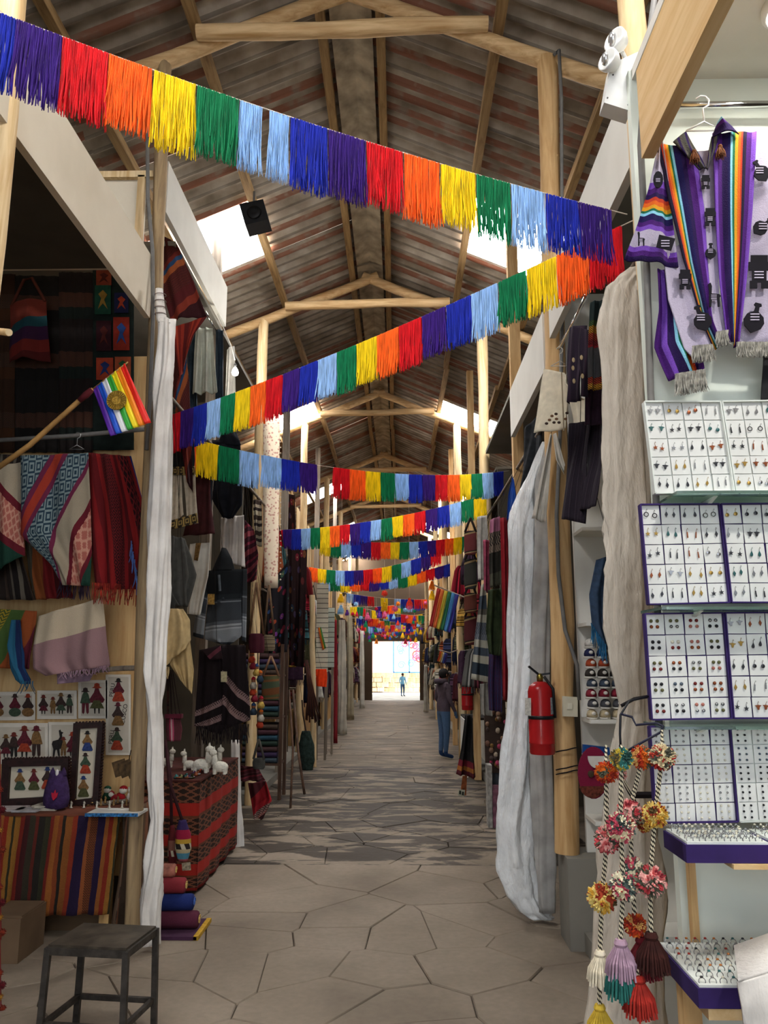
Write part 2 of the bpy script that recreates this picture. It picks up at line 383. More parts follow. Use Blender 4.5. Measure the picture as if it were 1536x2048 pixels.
for side in (-1, 1):
    off = 0
    for row, run in enumerate((1.1, 1.1, 2.2)):
        me = sheet_mesh(side, run); sk = sheet_mesh(side, run); x = RX + side * off
        for k in range(39):
            sky = row == 1 and k % 6 == 1
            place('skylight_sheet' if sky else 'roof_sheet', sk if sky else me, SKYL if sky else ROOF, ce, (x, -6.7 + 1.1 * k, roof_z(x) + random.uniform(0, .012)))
        off += run
for d in (-3.05, -2.0, -1.14, -.24, .24, 1.14, 2.0, 3.05):
    for k in range(9):
        y0 = -6.7 + 4.7 * k + .3; x = RX + d; z = roof_z(x) - .075; j = random.uniform(-.03, .03)
        MB().bar((x + j, y0, z), (x - j, y0 + 4.7, z), .075, .085).build('purlin', WLOGY, ce)
for k in range(18):
    y0 = -6.7 + 2.35 * k; z = RZ - .05
    MB().prism([(RX - .17, y0, z - .075), (RX, y0, z), (RX + .17, y0, z - .075), (RX + .17, y0, z - .10), (RX, y0, z - .03), (RX - .17, y0, z - .10)], (0, 2.4, 0)).build('ridge_cap', M('#b5a68f', .9, .4, 5), ce)
PL, PR = -1.8, 1.1
TR = [5.3 + 4.7 * k for k in range(7)]
def log(name, p0, p1, r, mat, parent=None, seed=0, k=7, n=12):
    rng = random.Random(seed); p0, p1 = Vector(p0), Vector(p1); pts = [p0.lerp(p1, i / k) + (Vector((rng.uniform(-1, 1), rng.uniform(-1, 1), rng.uniform(-1, 1))) * r * .16 if 0 < i < k else Vector()) for i in range(k + 1)]
    return MB().tube(pts, [r * rng.uniform(.92, 1.06) for _ in pts], n, True, .07, seed).build(name, mat, parent, True, auto=50)
ORD = ['first', 'second', 'third', 'fourth', 'fifth', 'sixth', 'seventh']
for i, y in enumerate(TR):
    tr = thing('roof_truss', 'peeled log roof truss with collar tie, %s along the aisle from the metal stool' % ORD[i], 'roof truss', (RX, y, roof_z(PL) - .2), 'log roof trusses')
    for s in (-1, 1):
        xe = RX + s * 3.2; log('rafter', (RX - s * .1, y, roof_z(RX) - .17), (xe, y, roof_z(xe) - .19), .062, WLOGX, tr, i * 7 + s)
    zc = roof_z(RX + 1.05) - .2; log('collar_tie', (RX - 1.12, y - .1, zc), (RX + 1.05, y - .1, zc + .04), .06, WLOGX, tr, i * 7 + 3)
POSTS = []
for i, y in enumerate(TR):
    for s, x in (('left', PL), ('right', PR)):
        if i == 0 and s == 'right': x = PR + .02
        r = .048 if (i == 0 and s == 'left') else .075 if i == 0 else .07
        xb = x + .14 if (i == 0 and s == 'left') else x - .085 if i == 0 else x
        p = log('wooden_post', (xb, y, .0 if not (i == 0 and s == 'right') else .52), (x + (.04 if xb > x else 0), y, roof_z(x) - .2), r, (WMID if s == 'left' else WLOG) if i == 0 else WPALE, None, i * 11 + (s == 'left'), 12, 14)
        what = {(0, 'left'): 'peeled log post behind the tied white curtain', (0, 'right'): 'knotty log post carrying the light switch and fire extinguisher'}.get((i, s), 'pale round log post under the %s roof truss on the %s side' % (ORD[i], 'red tablecloth' if s == 'left' else 'plastic sheet'))
        tag(p, what, 'post', 'round log roof posts'); POSTS.append(p)
for y, k in ((7.35, 0), (12.1, 1), (16.9, 2), (21.6, 3)):
    for s, x in ((-1, PL + .03), (1, PR + .02)):
        yy = y + .5 if (s < 0 and k == 0) else y; x = x - .16 if (s < 0 and k == 0) else x
        p = MB().bar((x, yy, 0), (x, yy, roof_z(x) - .12), .10, .10, (0, 1, 0)).build('timber_post', WLOG if s > 0 else WGREY)
        tag(p, '%s squared timber post between the %s and %s roof trusses' % ('tan' if s > 0 else 'weathered grey', ORD[k], ORD[k + 1]), 'post', 'squared timber posts')
# near posts at the frame's edges
tag(log('wooden_post', (PL - .02, 3.2, 0), (PL + .02, 3.2, 5.9), .06, WPALE, None, 91, 10), 'pale log post beside the cream fascia board, cut by the picture edge', 'post')
tag(log('wooden_post', (.93, 2.66, 0), (.87, 2.66, 6.2), .05, WPALE, None, 92, 10), 'pale log post carrying the twin emergency light', 'post')
# ================================================================ walls, partitions, fascias
def wall(name, x0, x1, y0, y1, z0, z1, mat, label):
    return struct(MB().box(((x0 + x1) / 2, (y0 + y1) / 2, (z0 + z1) / 2), (x1 - x0, y1 - y0, z1 - z0)).build(name, mat), label)
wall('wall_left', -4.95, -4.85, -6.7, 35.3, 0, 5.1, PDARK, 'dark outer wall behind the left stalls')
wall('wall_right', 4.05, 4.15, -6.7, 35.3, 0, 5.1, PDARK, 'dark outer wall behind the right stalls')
bw = struct(MB().box((-3.05, 35.3, 2.6), (3.7, .2, 5.2)).box((2.45, 35.3, 2.6), (3.2, .2, 5.2)).box((-.17, 35.3, 3.85), (2.06, .2, 2.7)).prism([(-4.9, 35.2, 5.2), (4.05, 35.2, 5.2), (RX, 35.2, RZ + .05)], (0, .2, 0)).build('wall_back', PBROWN), 'dark brown end wall around the bright exit')
pw = wall('wall_partition_left', -4.85, -1.86, 5.93, 5.97, 0, 4.05, WPLYV, 'plywood partition behind the striped table')
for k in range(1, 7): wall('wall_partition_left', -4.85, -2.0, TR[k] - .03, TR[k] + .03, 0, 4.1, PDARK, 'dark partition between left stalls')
wall('wall_partition_right', .81, 4.05, 2.5, 2.54, 0, 3.74, PPALEGREEN, 'pale board wall behind the jewellery display')
wall('wall_partition_right', 1.165, 4.05, 5.32, 5.36, 0, 4.25, PWHITE, 'white partition behind the shoe shelves')
for k in range(1, 7): wall('wall_partition_right', 1.25, 4.05, TR[k] - .03, TR[k] + .03, 0, 4.1, PDARK, 'dark partition between right stalls')
wall('ceiling_left', -4.85, PL - .02, -3.5, 5.28, 4.46, 4.50, PDARK, 'dark board ceiling of the first left stall')
wall('ceiling_left', -4.85, PL - .02, 5.98, 10, 5.02, 5.06, PGREY, 'board ceiling of the second left stall')
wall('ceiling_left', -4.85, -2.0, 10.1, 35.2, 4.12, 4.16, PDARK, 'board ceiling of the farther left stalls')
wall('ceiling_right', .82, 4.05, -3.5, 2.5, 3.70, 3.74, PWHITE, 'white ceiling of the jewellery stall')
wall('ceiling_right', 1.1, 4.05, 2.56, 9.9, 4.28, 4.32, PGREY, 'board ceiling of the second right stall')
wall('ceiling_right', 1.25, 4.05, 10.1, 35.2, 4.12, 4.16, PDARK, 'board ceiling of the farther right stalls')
wall('trim_1', -1.78, -1.74, 1.6, 5.22, 4.05, 4.50, PCREAM, 'cream fascia board over the first left stall')
wall('trim_2', -1.77, -1.73, 5.42, 7.5, 4.98, 5.40, PWHITE, 'white fascia board over the second left stall')
wall('trim_3', .79, .83, -3.5, 2.36, 3.30, 3.62, WPLY, 'plywood fascia board over the jewellery stall')
wall('trim_4', 1.03, 1.07, 3.15, 5.18, 3.86, 4.27, PWHITE, 'white fascia board over the second right stall')
wall('trim_5', 1.03, 1.07, 5.42, 7.15, 3.72, 4.16, PWHITE, 'white fascia board past the log post on the right')
ub = wall('trim_6', -4.85, -1.87, 5.34, 5.38, 4.5, 5.24, PCREAM, 'plywood box panel above the cream fascia')
MB().box((-3.3, 5.32, 5.22), (3.1, .04, .05)).build('lath', WPALE, ub); MB().box((-1.89, 5.32, 4.86), (.05, .04, .70)).build('lath', WPALE, ub)
# vertical plank screens of the farther stalls
def planks(x, y0, y1, z0, z1, lab, seed):
    t = thing('plank_screen', lab, 'plank screen', (x, (y0 + y1) / 2, z0), 'plank screens of the far stalls'); rng = random.Random(seed); y = y0
    while y < y1:
        w = rng.uniform(.16, .26); g = rng.uniform(.01, .08); MB().box((x + rng.uniform(-.02, .02), y + w / 2, (z0 + z1) / 2 + rng.uniform(-.1, .1)), (.025, w, z1 - z0)).build('plank', WPLANK if rng.random() < .6 else WPALE, t); y += w + g
planks(1.2, 12.3, 14.5, 3.45, 4.6, 'upright tan planks beside the striped rainbow flag', 1); planks(1.25, 15.0, 18.9, 2.98, 4.5, 'upright tan planks just past the rainbow flag', 2); planks(1.25, 19.8, 24.0, 2.98, 4.4, 'upright tan planks toward the far exit behind dark trousers', 3)
planks(-1.95, 12.4, 14.4, 3.45, 4.6, 'tan planks above the white slat panel', 4); planks(-1.98, 15.1, 19.0, 2.98, 4.5, 'tan planks above the draped white cloths', 5); planks(-2.0, 19.8, 24, 2.98, 4.4, 'tan planks toward the far exit behind white cloths', 6)
planks(1.25, 24.5, 33.6, 2.98, 3.96, 'upright tan planks nearest the exit on the jewellery side', 7); planks(-2.0, 24.5, 33.6, 2.98, 3.96, 'upright tan planks nearest the exit on the stool side', 8)
# kerb and plinths
kb = struct(MB().box((1.30, 4.2, .055), (.42, 2.1, .11)).build('trim_7', PGREY), 'low concrete kerb beside the right stall'); 
pl = MB().box((1.13, 5.3, .26), (.25, .30, .52)).build('concrete_plinth', PGREY); tag(pl, 'grey concrete plinth under the knotty log post', 'plinth')
for s, x0, x1 in ((-1, -2.3, -1.78), (1, 1.2, 1.7)):
    struct(MB().box(((x0 + x1) / 2, 22.5, .05), (x1 - x0, 25, .1)).build('trim_8' if s < 0 else 'trim_9', PGREY), 'low stall step along the aisle')
# outside the far exit
gr = struct(MB().box((0, 43, -.1), (30, 15.2, .16)).build('ground', M('#cfc6b6', .9, .2, 2)), 'sunlit yard outside the exit')
ow = thing('stone_wall', 'low rough stone wall across the sunlit yard', 'wall', (0, 44, 0)); rng = random.Random(4)
for r in range(4):
    x = -4.5 + rng.uniform(0, .3)
    while x < 4.5:
        w = rng.uniform(.3, .65); MB().box((x + w / 2, 44 + rng.uniform(-.04, .04), .15 + r * .25), (w - .03, .35, .23)).build('stone', M(rng.choice(('#b39a78', '#a08a6c', '#c2ab88')), .95, .3, 5), ow); x += w
tag(MB().box((-1.55, 44.6, 2.1), (1.2, .5, 4.2)).box((-1.55, 44.6, 4.25), (1.4, .6, .12)).build('gate_pillar', plaster('pink', '#d9a898', '#b98878', .3)), 'pink plastered gate pillar behind the stone wall', 'pillar')
gt = thing('iron_gate', 'blue framed openwork gate with coloured scrolls beyond the exit', 'gate', (.7, 44.0, 1.0)); GB = M('#4a78b8', .5, .1)
for a, b in (((-.35, 1.05), (2.0, 1.05)), ((-.35, 3.2), (2.0, 3.2)), ((-.35, 1.02), (-.35, 3.2)), ((.5, 1.02), (.5, 3.2)), ((1.2, 1.02), (1.2, 3.2)), ((2.0, 1.02), (2.0, 3.2))): MB().bar((a[0], 44.0, a[1]), (b[0], 44.0, b[1]), .07, .07, (0, 1, 0)).build('gate_bar', GB, gt)
for k in range(26):
    x, z, r = rng.uniform(-.1, 1.8), rng.uniform(1.25, 2.9), rng.uniform(.12, .26); MB().tube([(x + r * (1 - q / 30) * cos(q * .45), 44.0, z + r * (1 - q / 30) * sin(q * .45)) for q in range(22)], .035, 6).build('scroll', M(rng.choice(('#c94f7a', '#d98ab0', '#6fb0c8', '#b04a4a')), .5, .1), gt)
struct(MB().box((0, 48, 2.5), (24, .3, 5)).build('wall_outside', plaster('outside_tan', '#c9b79c', '#a8947a', .4)), 'pale sunlit wall beyond the yard')

RAILS = []
for x, y0, y1, z, lab in ((-1.70, 5.32, 9.97, 3.62, 'long pole rail over the second left stall front'), (1.10, 5.34, 9.97, 3.46, 'long pole rail over the right stall past the plastic sheet'), (1.07, 2.75, 5.25, 3.46, 'pole rail behind the jackets of the right stall')):
    tag(log('hanging_rail', (x, y0, z), (x, y1, z), .016, WGREY, None, int(y0 * 9), 6, 8), lab, 'rail', 'pole rails over the stall fronts'); RAILS.append((x, y0, y1, z))
RAILS += [(-1.74, 10.05, 14.75, 3.3), (1.14, 10.05, 14.75, 3.3)]
# ================================================================ yarn fringe garlands strung in a zigzag across the aisle
def yarn(name, col, spec=.3):
    t = NT('yarn_' + name); n = t.noise(70, 2, t.stretch(1, 1, .12)); cl = c(col); d = tuple(x * .55 for x in cl[:3])
    return t.done(t.ramp(n, [(.3, d), (.6, cl)]), .9)
YC = {'red': yarn('red', '#d8141f'), 'orange': yarn('orange', '#ff6a1c'), 'yellow': yarn('yellow', '#f6d313'), 'green': yarn('green', '#0b7a4b'), 'sky': yarn('sky', '#9cc3f0'), 'blue': yarn('blue', '#1d2ea8'), 'purple': yarn('purple', '#3b1a78')}
SEQ = ['red', 'orange', 'yellow', 'green', 'sky', 'blue', 'purple']
CORD = M('#c9b9a8', .9, .1)
def garland(label, pts, first, step, n, drop, strands, sag=.06, gaps=(), group='fringe garlands across the aisle', layers=2, w=None, taper=1.0, wid=None):
    """pts = two end points; n coloured panels hang from the cord, the order running through SEQ by step"""
    a, b = Vector(pts[0]), Vector(pts[1]); sp = lambda t: a.lerp(b, t) + Vector((0, 0, -sag * 4 * t * (1 - t)))
    g = thing('fringe_garland', label, 'garland', a.lerp(b, .5), group)
    MB().tube([sp(-.03 + 1.06 * i / 24) for i in range(25)], .0028, 5).build('cord', CORD, g)
    wid = wid or [1.0] * n; slots = sum(wid) + sum(x for _, x in gaps); pos = 0.0; k = SEQ.index(first)
    rng = random.Random(int(a.y * 100))
    for i in range(n):
        gp = sum(x for q, x in gaps if q == i); pos += gp
        if i and not any(q == i and x < 0.9 for q, x in gaps): k += step
        t0, t1 = pos / slots, (pos + wid[i]) / slots; pos += wid[i]
        wd = w or (sp(t1) - sp(t0)).length / strands * 1.55
        fringe_mb(sp(t0 + .002), sp(t1 - .001), drop * rng.uniform(.94, 1.06) * (taper + (1 - taper) * t0), strands, wd, rng.randint(0, 9999), .42, 5, .016, layers).build('yarn_panel', YC[SEQ[k % 7]], g)
E = {}
def ends(k, x, y, Y): E[k] = atY(x, y, Y)
ends('L1', -62, 2, 2.5); ends('R1', 1222, 421, 3.18); ends('R2', 1243, 452, 3.42); ends('L2', 338, 832, 6.0); ends('L3', 346, 868, 6.2); ends('R3', 1006, 943, 9.6)
ends('R4', 972, 990, 9.7); ends('L4', 548, 1060, 11.6); ends('L5', 640, 1076, 12.6); ends('R5', 940, 1071, 14.3); ends('R6', 882, 1098, 15.4); ends('L6', 618, 1134, 16.5); ends('L7', 640, 1156, 18.0); ends('R7', 922, 1120, 19.4)
garland('widest yarn fringe garland, strung highest beside the cream fascia board', (E['L1'], E['R1']), 'blue', 1, 17, .255, 52, .05, [(7, .16)], taper=1.26, wid=[1.0] * 6 + [.55, .5] + [.95] * 9)
garland('yarn fringe garland climbing from the white curtain to the purple poncho', (E['L2'], E['R2']), 'red', -1, 22, .265, 36, .05, taper=1.12)
garland('yarn fringe garland running from the white curtain toward the blue tarpaulin', (E['L3'], E['R3']), 'orange', 1, 20, .30, 28, .16, [(4, .12), (7, .95)])
garland('yarn fringe garland ending beside the lace textile roll', (E['L4'], E['R4']), 'red', -1, 20, .29, 22, .10)
garland('level yarn fringe garland ending above the hanging bags', (E['L5'], E['R5']), 'yellow', 1, 16, .30, 20, .10)
garland('yarn fringe garland starting above the white slat panel', (E['L6'], E['R6']), 'orange', 1, 14, .30, 18, .22)
garland('yarn fringe garland ending above the waving rainbow flag', (E['L7'], E['R7']), 'sky', -1, 15, .30, 16, .18)
# far zigzag of shorter garlands with hanging pompom strings
def pom_mb(r, n=90, seed=0, spike=.42):
    rng = random.Random(seed); mb = MB().ball((0, 0, 0), r * .72, 10, 7)
    for i in range(n):
        z = 1 - 2 * (i + .5) / n; a = i * 2.39996; q = math.sqrt(1 - z * z); d = Vector((q * cos(a), q * sin(a), z)); d = (d + Vector((rng.uniform(-.2, .2), rng.uniform(-.2, .2), rng.uniform(-.2, .2)))).normalized()
        o = d.orthogonal().normalized(); p = d.cross(o); w = r * .115; l = r * rng.uniform(.88, 1.08); b = d * r * .6
        mb.add([b + o * w, b - o * w * .5 + p * w, b - o * w * .5 - p * w, d * l + o * w * .6, d * l - o * w * .3 + p * w * .5, d * l - o * w * .3 - p * w * .5], [(0, 1, 4, 3), (1, 2, 5, 4), (2, 0, 3, 5), (3, 4, 5)])
    return mb
def tassel_mb(r, h, n=36, seed=0):
    rng = random.Random(seed); mb = MB().lathe([(.001, 0), (r * .32, -.01 * h), (r * .42, -.12 * h), (r * .30, -.24 * h), (r * .62, -.5 * h), (r * .72, -.8 * h), (r * .5, -.84 * h)][::-1], n=12)
    for i in range(n):
        a = 2.39996 * i; q = math.sqrt((i + .5) / n); e = Vector((cos(a) * r * q, sin(a) * r * q, -h * rng.uniform(.9, 1.05))); s = Vector((cos(a) * r * .35 * q, sin(a) * r * .35 * q, -h * .2)); m = s.lerp(e, .5) + Vector((cos(a), sin(a), 0)) * r * .18 * q
        mb.tube([s, m, e], [r * .06, r * .08, r * .07], 4)
    return mb
PM_S = pom_mb(.055, 60, 1).mesh('pompom', False); TS_S = tassel_mb(.06, .15, 26, 2).mesh('tassel', False)
BR = [M(x, .9, .15) for x in ('#e8432e', '#f2c21a', '#2f4fb0', '#8fc0e8', '#c01f3a', '#0f7f55', '#e86a9a', '#f08a24', '#5a2a8a')]
def far_garland(i, Y, z, z2, lab):
    rng = random.Random(i * 5 + 1); a, b = Vector((-2.0, Y, max(z, 3.05))), Vector((1.25, Y + .9, max(z2, 3.05))); sp = lambda t: a.lerp(b, t) + Vector((0, 0, -.5 * t * (1 - t)))
    g = thing('pompom_garland', lab, 'garland', a.lerp(b, .5), 'pompom garlands near the exit'); MB().tube([sp(q / 14) for q in range(15)], .006, 4).build('cord', CORD, g)
    t = .02; k = rng.randint(0, 6)
    while t < .97:
        dt = .055
        if rng.random() < .72 and .13 < t < .84: fringe_mb(sp(t), sp(min(1, t + dt)), .26, 10, .024, rng.randint(0, 999), .2, 2, .01, 1).build('yarn_panel', YC[SEQ[k % 7]], g)
        k += 1; t += dt
    for q in range(9):
        p = sp(.14 + .72 * (q + rng.uniform(.2, .8)) / 9); l = rng.uniform(.05, .45); m = place(*(('pompom', PM_S) if rng.random() < .5 else ('tassel', TS_S)), rng.choice(BR), g, p - Vector((0, 0, l))); s = rng.uniform(.9, 1.4); m.scale = (s, s, s)
        MB().tube([p, p - Vector((0, 0, l))], .004, 4).build('string', CORD, g)
for i, (Y, z, z2) in enumerate(((21.0, 3.55, 3.35), (22.6, 3.2, 3.5), (24.2, 3.45, 3.0), (25.8, 3.05, 3.3), (27.4, 3.2, 2.95), (29.0, 2.95, 3.1), (30.6, 3.0, 2.9), (32.2, 2.85, 2.95))):
    far_garland(i, Y, z, z2, 'pompom and tassel garland, %s before the bright exit' % (['eighth', 'seventh', 'sixth', 'fifth', 'fourth', 'third', 'second', 'last'][i]))
CN = ['red orange', 'yellow', 'dark blue', 'pale blue', 'crimson', 'green', 'pink', 'orange', 'purple']
for x, Y, top, items in ((769, 21, 1150, ((1187, 0, 0), (1204, 1, 1))), (819, 22, 1150, ((1196, 1, 0), (1214, 0, 6))), (682, 20, 1160, ((1187, 1, 1), (1210, 1, 3))), (864, 17, 1130, ((1162, 1, 7), (1182, 1, 1))), (790, 23, 1165, ((1218, 0, 6),)), (650, 19.5, 1170, ((1200, 0, 4), (1222, 1, 5)))):
    Y = 19.3; p = atY(x, items[-1][0], Y); tz = roof_z(RX + 1.05) - .18
    if abs(p.x - RX) > 1.05: Y = 19.4; p = atY(x, items[-1][0], Y); tz = roof_z(p.x) - .18
    lab = ' and '.join('%s %s' % (CN[q[2]], ['pompom', 'tassel'][q[1]]) for q in items)
    g = thing('tassel_string', '%s on a string hung over the aisle' % lab, 'tassel', p, 'tassel strings hung over the aisle'); MB().tube([p, (p.x, p.y, tz)], .004, 4).build('string', CORD, g)
    for y, kind, col in items: m = place(['pompom', 'tassel'][kind], [PM_S, TS_S][kind], BR[col], g, atY(x, y, Y)); m.scale = (1.5, 1.5, 1.5)
# ================================================================ first left stall: ponchos, prints, striped table
BLK = '#1a1416'
W_BLUEP = W('blue_poncho', [(0, '#2e4656'), (.20, '#7a2a4a'), (.235, '#b8402c'), (.30, '#7a2a4a'), (.335, '#2e4656'), (.50, '#7a2a4a'), (.53, '#b3a48c'), (.66, '#6e1c28'), (.70, '#b86a5c'), (.84, '#6e1c28'), (.88, '#1f4436')], 48, 1, [(0, .20, '#8fa0a0', 'diamond', 12, 7), (.335, .50, '#8fa0a0', 'diamond', 12, 7), (.70, .84, '#d69c86', 'step', 14, 8)])
W_CREAMP = W('cream_poncho', [(0, '#b3a48c'), (.30, '#6e1c28'), (.36, '#b86a5c'), (.60, '#6e1c28'), (.66, '#1f4436'), (.84, '#141a18'), (.9, '#b86a5c')], 118, 1, [(.36, .60, '#d69c86', 'step', 12, 8)])
W_REDP = W('red_poncho', [(0, '#6a1418'), (.12, '#8e1c1e'), (.2, '#6a1418'), (.3, '#98201f'), (.38, '#2a0e12'), (.56, '#8e1c1e'), (.62, '#5c1216'), (.68, '#98201f'), (.74, '#2a0e12'), (.9, '#8e1c1e'), (.96, '#2c3a80')], -8, 1, [(.38, .56, '#7c2022', 'diamond', 20, 14), (.74, .9, '#7c2022', 'step', 20, 12)])
W_DARKST = W('dark_stripe', [(0, '#2b221e'), (.2, '#5d554a'), (.3, '#1d1715'), (.5, '#6f675a'), (.6, '#2b221e'), (.8, '#4a3a30')], 10, 3)
W_LILAC = W('lilac_shawl', [(0, '#cdbb9f'), (.42, '#a07c7c')], 90, tone=.25)
W_RAIN = W('rainbow_shawl', [(0, '#8a7a2a'), (.25, '#a8922c'), (.45, '#4f6a34'), (.62, '#a5542a'), (.8, '#6d2634')], 20, 1, [(0, .45, '#39532e', 'zigzag', 20, 16)])
W_BLUES = W('blue_scarf', [(0, '#1d3f6e'), (.5, '#2c6a8a'), (.8, '#1c2c58')], 0)
def hanger(p, w, mat, parent=None, lab=None, group=None):
    x, y, z = p
    t = parent or thing('wire_hanger', lab, 'hanger', p, group)
    MB().tube([(x - w / 2, y, z - w * .28), (x, y, z), (x + w / 2, y, z - w * .28), (x - w / 2, y, z - w * .28)], .003, 6).build('hanger_frame', mat, t, True)
    MB().tube([(x, y, z), (x, y, z + .05)] + [(x + .022 * sin(a) , y, z + .072 - .022 * cos(a)) for a in (0.3, 1, 1.8, 2.6, 3.4, 4.2)], .003, 6).build('hook', mat, t, True)
    return t
STEEL = M('#b8b8b8', .3, .05, metal=.9); GREYPIPE = M('#6d6a66', .6, .15)
# rails
rl = tag(MB().tube([atY(-60, 884, 5.62), atY(140, 872, 5.62), atY(296, 858, 5.62)], .017, 8).build('clothes_rail', GREYPIPE, None, True), 'dull metal pole holding the woven ponchos', 'rail')
r2 = tag(log('clothes_rail', atY(120, 1346, 5.7), atY(292, 1334, 5.55), .018, WGREY, None, 33), 'weathered stick rail above the figure prints', 'rail')
def fringe_on(parent, L, Rr, ln, n, mat, seed=1): fringe_mb(L, Rr, ln, n, .007, seed, .5, 4, .03, 1).build('fringe', mat, parent)
po = thing('poncho', 'blue poncho with cream and salmon diagonal bands', 'poncho', atY(110, 1172, 5.55), 'woven ponchos on the pole')
cloth('front_panel', 5.52, [(42, 912), (38, 1070), (100, 1128), (124, 1170)], [(176, 905), (181, 1000), (182, 1100), (178, 1172)], W_BLUEP, po, folds=2, amp=.025)
cloth('side_panel', 5.56, [(-30, 935), (-40, 1080), (-40, 1160)], [(44, 925), (42, 1040), (48, 1110)], W_CREAMP, po, folds=1.5, amp=.02)
hanger(atY(154, 890, 5.5), .11, STEEL, None, 'white wire hanger on the pole above the blue poncho')
rp = thing('poncho', 'dark red striped poncho with black motif bands and long fringe', 'poncho', atY(235, 1220, 5.55), 'woven ponchos on the pole')
cloth('body', (5.56, 5.5), [(176, 906), (180, 1000), (185, 1120), (192, 1180)], [(262, 912), (288, 1005), (299, 1085), (290, 1178)], W_REDP, rp, folds=3.5, amp=.03)
fringe_on(rp, atY(185, 1165, 5.53), atY(290, 1170, 5.5), .15, 44, M('#9a3022', .95, .5, 30))
fringe_on(rp, atY(262, 1080, 5.47), atY(275, 1160, 5.47), .12, 16, M('#5f7fc0', .95, .3, 30), 3)
bp = thing('poncho', 'dark red and orange woven cloth bunched under the blue poncho', 'poncho', atY(100, 1215, 5.66))
cloth('body', 5.66, [(50, 1060), (58, 1150), (70, 1200)], [(120, 1090), (140, 1170), (150, 1195)], W('bunched_red', [(0, '#4a4234'), (.2, '#8a4a22'), (.4, '#7a1a1c'), (.6, '#4c1014'), (.8, '#7a1a1c')], 12, 1), bp, folds=3, amp=.035)
fringe_on(bp, atY(118, 1160, 5.6), atY(178, 1165, 5.6), .13, 24, M('#3a2a3c', .95, .4, 30), 5)
dp = thing('poncho', 'dark grey brown striped poncho at the pole end', 'poncho', atY(10, 1200, 5.72)); cloth('body', 5.72, [(-60, 905), (-60, 1200)], [(44, 910), (30, 1060), (72, 1200)], W_DARKST, dp, folds=3, amp=.03)
ls = thing('shawl', 'beige and dusty lilac shawl with fringed edge', 'shawl', atY(145, 1350, 5.6))
cloth('body', (5.64, 5.58), [(78, 1232), (66, 1300), (66, 1338), (92, 1352)], [(204, 1195), (210, 1250), (214, 1300), (217, 1332)], W_LILAC, ls, folds=1.6, amp=.03); fringe_on(ls, atY(120, 1346, 5.57), atY(217, 1330, 5.57), .05, 40, M('#9a7c8a', .95, .2), 2)
cloth('inner_fold', 5.68, [(112, 1330), (116, 1368)], [(200, 1325), (180, 1362)], M('#8a7080', .95, .2), ls, folds=2, amp=.01)
ys = thing('shawl', 'yellow green and orange shawl with zigzag weave', 'shawl', atY(20, 1340, 5.68)); cloth('body', 5.7, [(-60, 1215), (-60, 1335)], [(72, 1222), (66, 1290), (60, 1338)], W_RAIN, ys, folds=3, amp=.03)
bs = thing('scarf', 'twisted blue scarf hanging over the yellow green shawl', 'scarf', atY(35, 1365, 5.6)); column_mb([(22, 40, 1240), (15, 44, 1290), (22, 48, 1335), (32, 62, 1360), (40, 60, 1368)], 5.655, .6, 5, .2, seed=4).build('body', W_BLUES, bs, True)
fringe_on(bs, atY(42, 1362, 5.56), atY(68, 1362, 5.56), .09, 6, M('#28506a', .95, .3), 4)
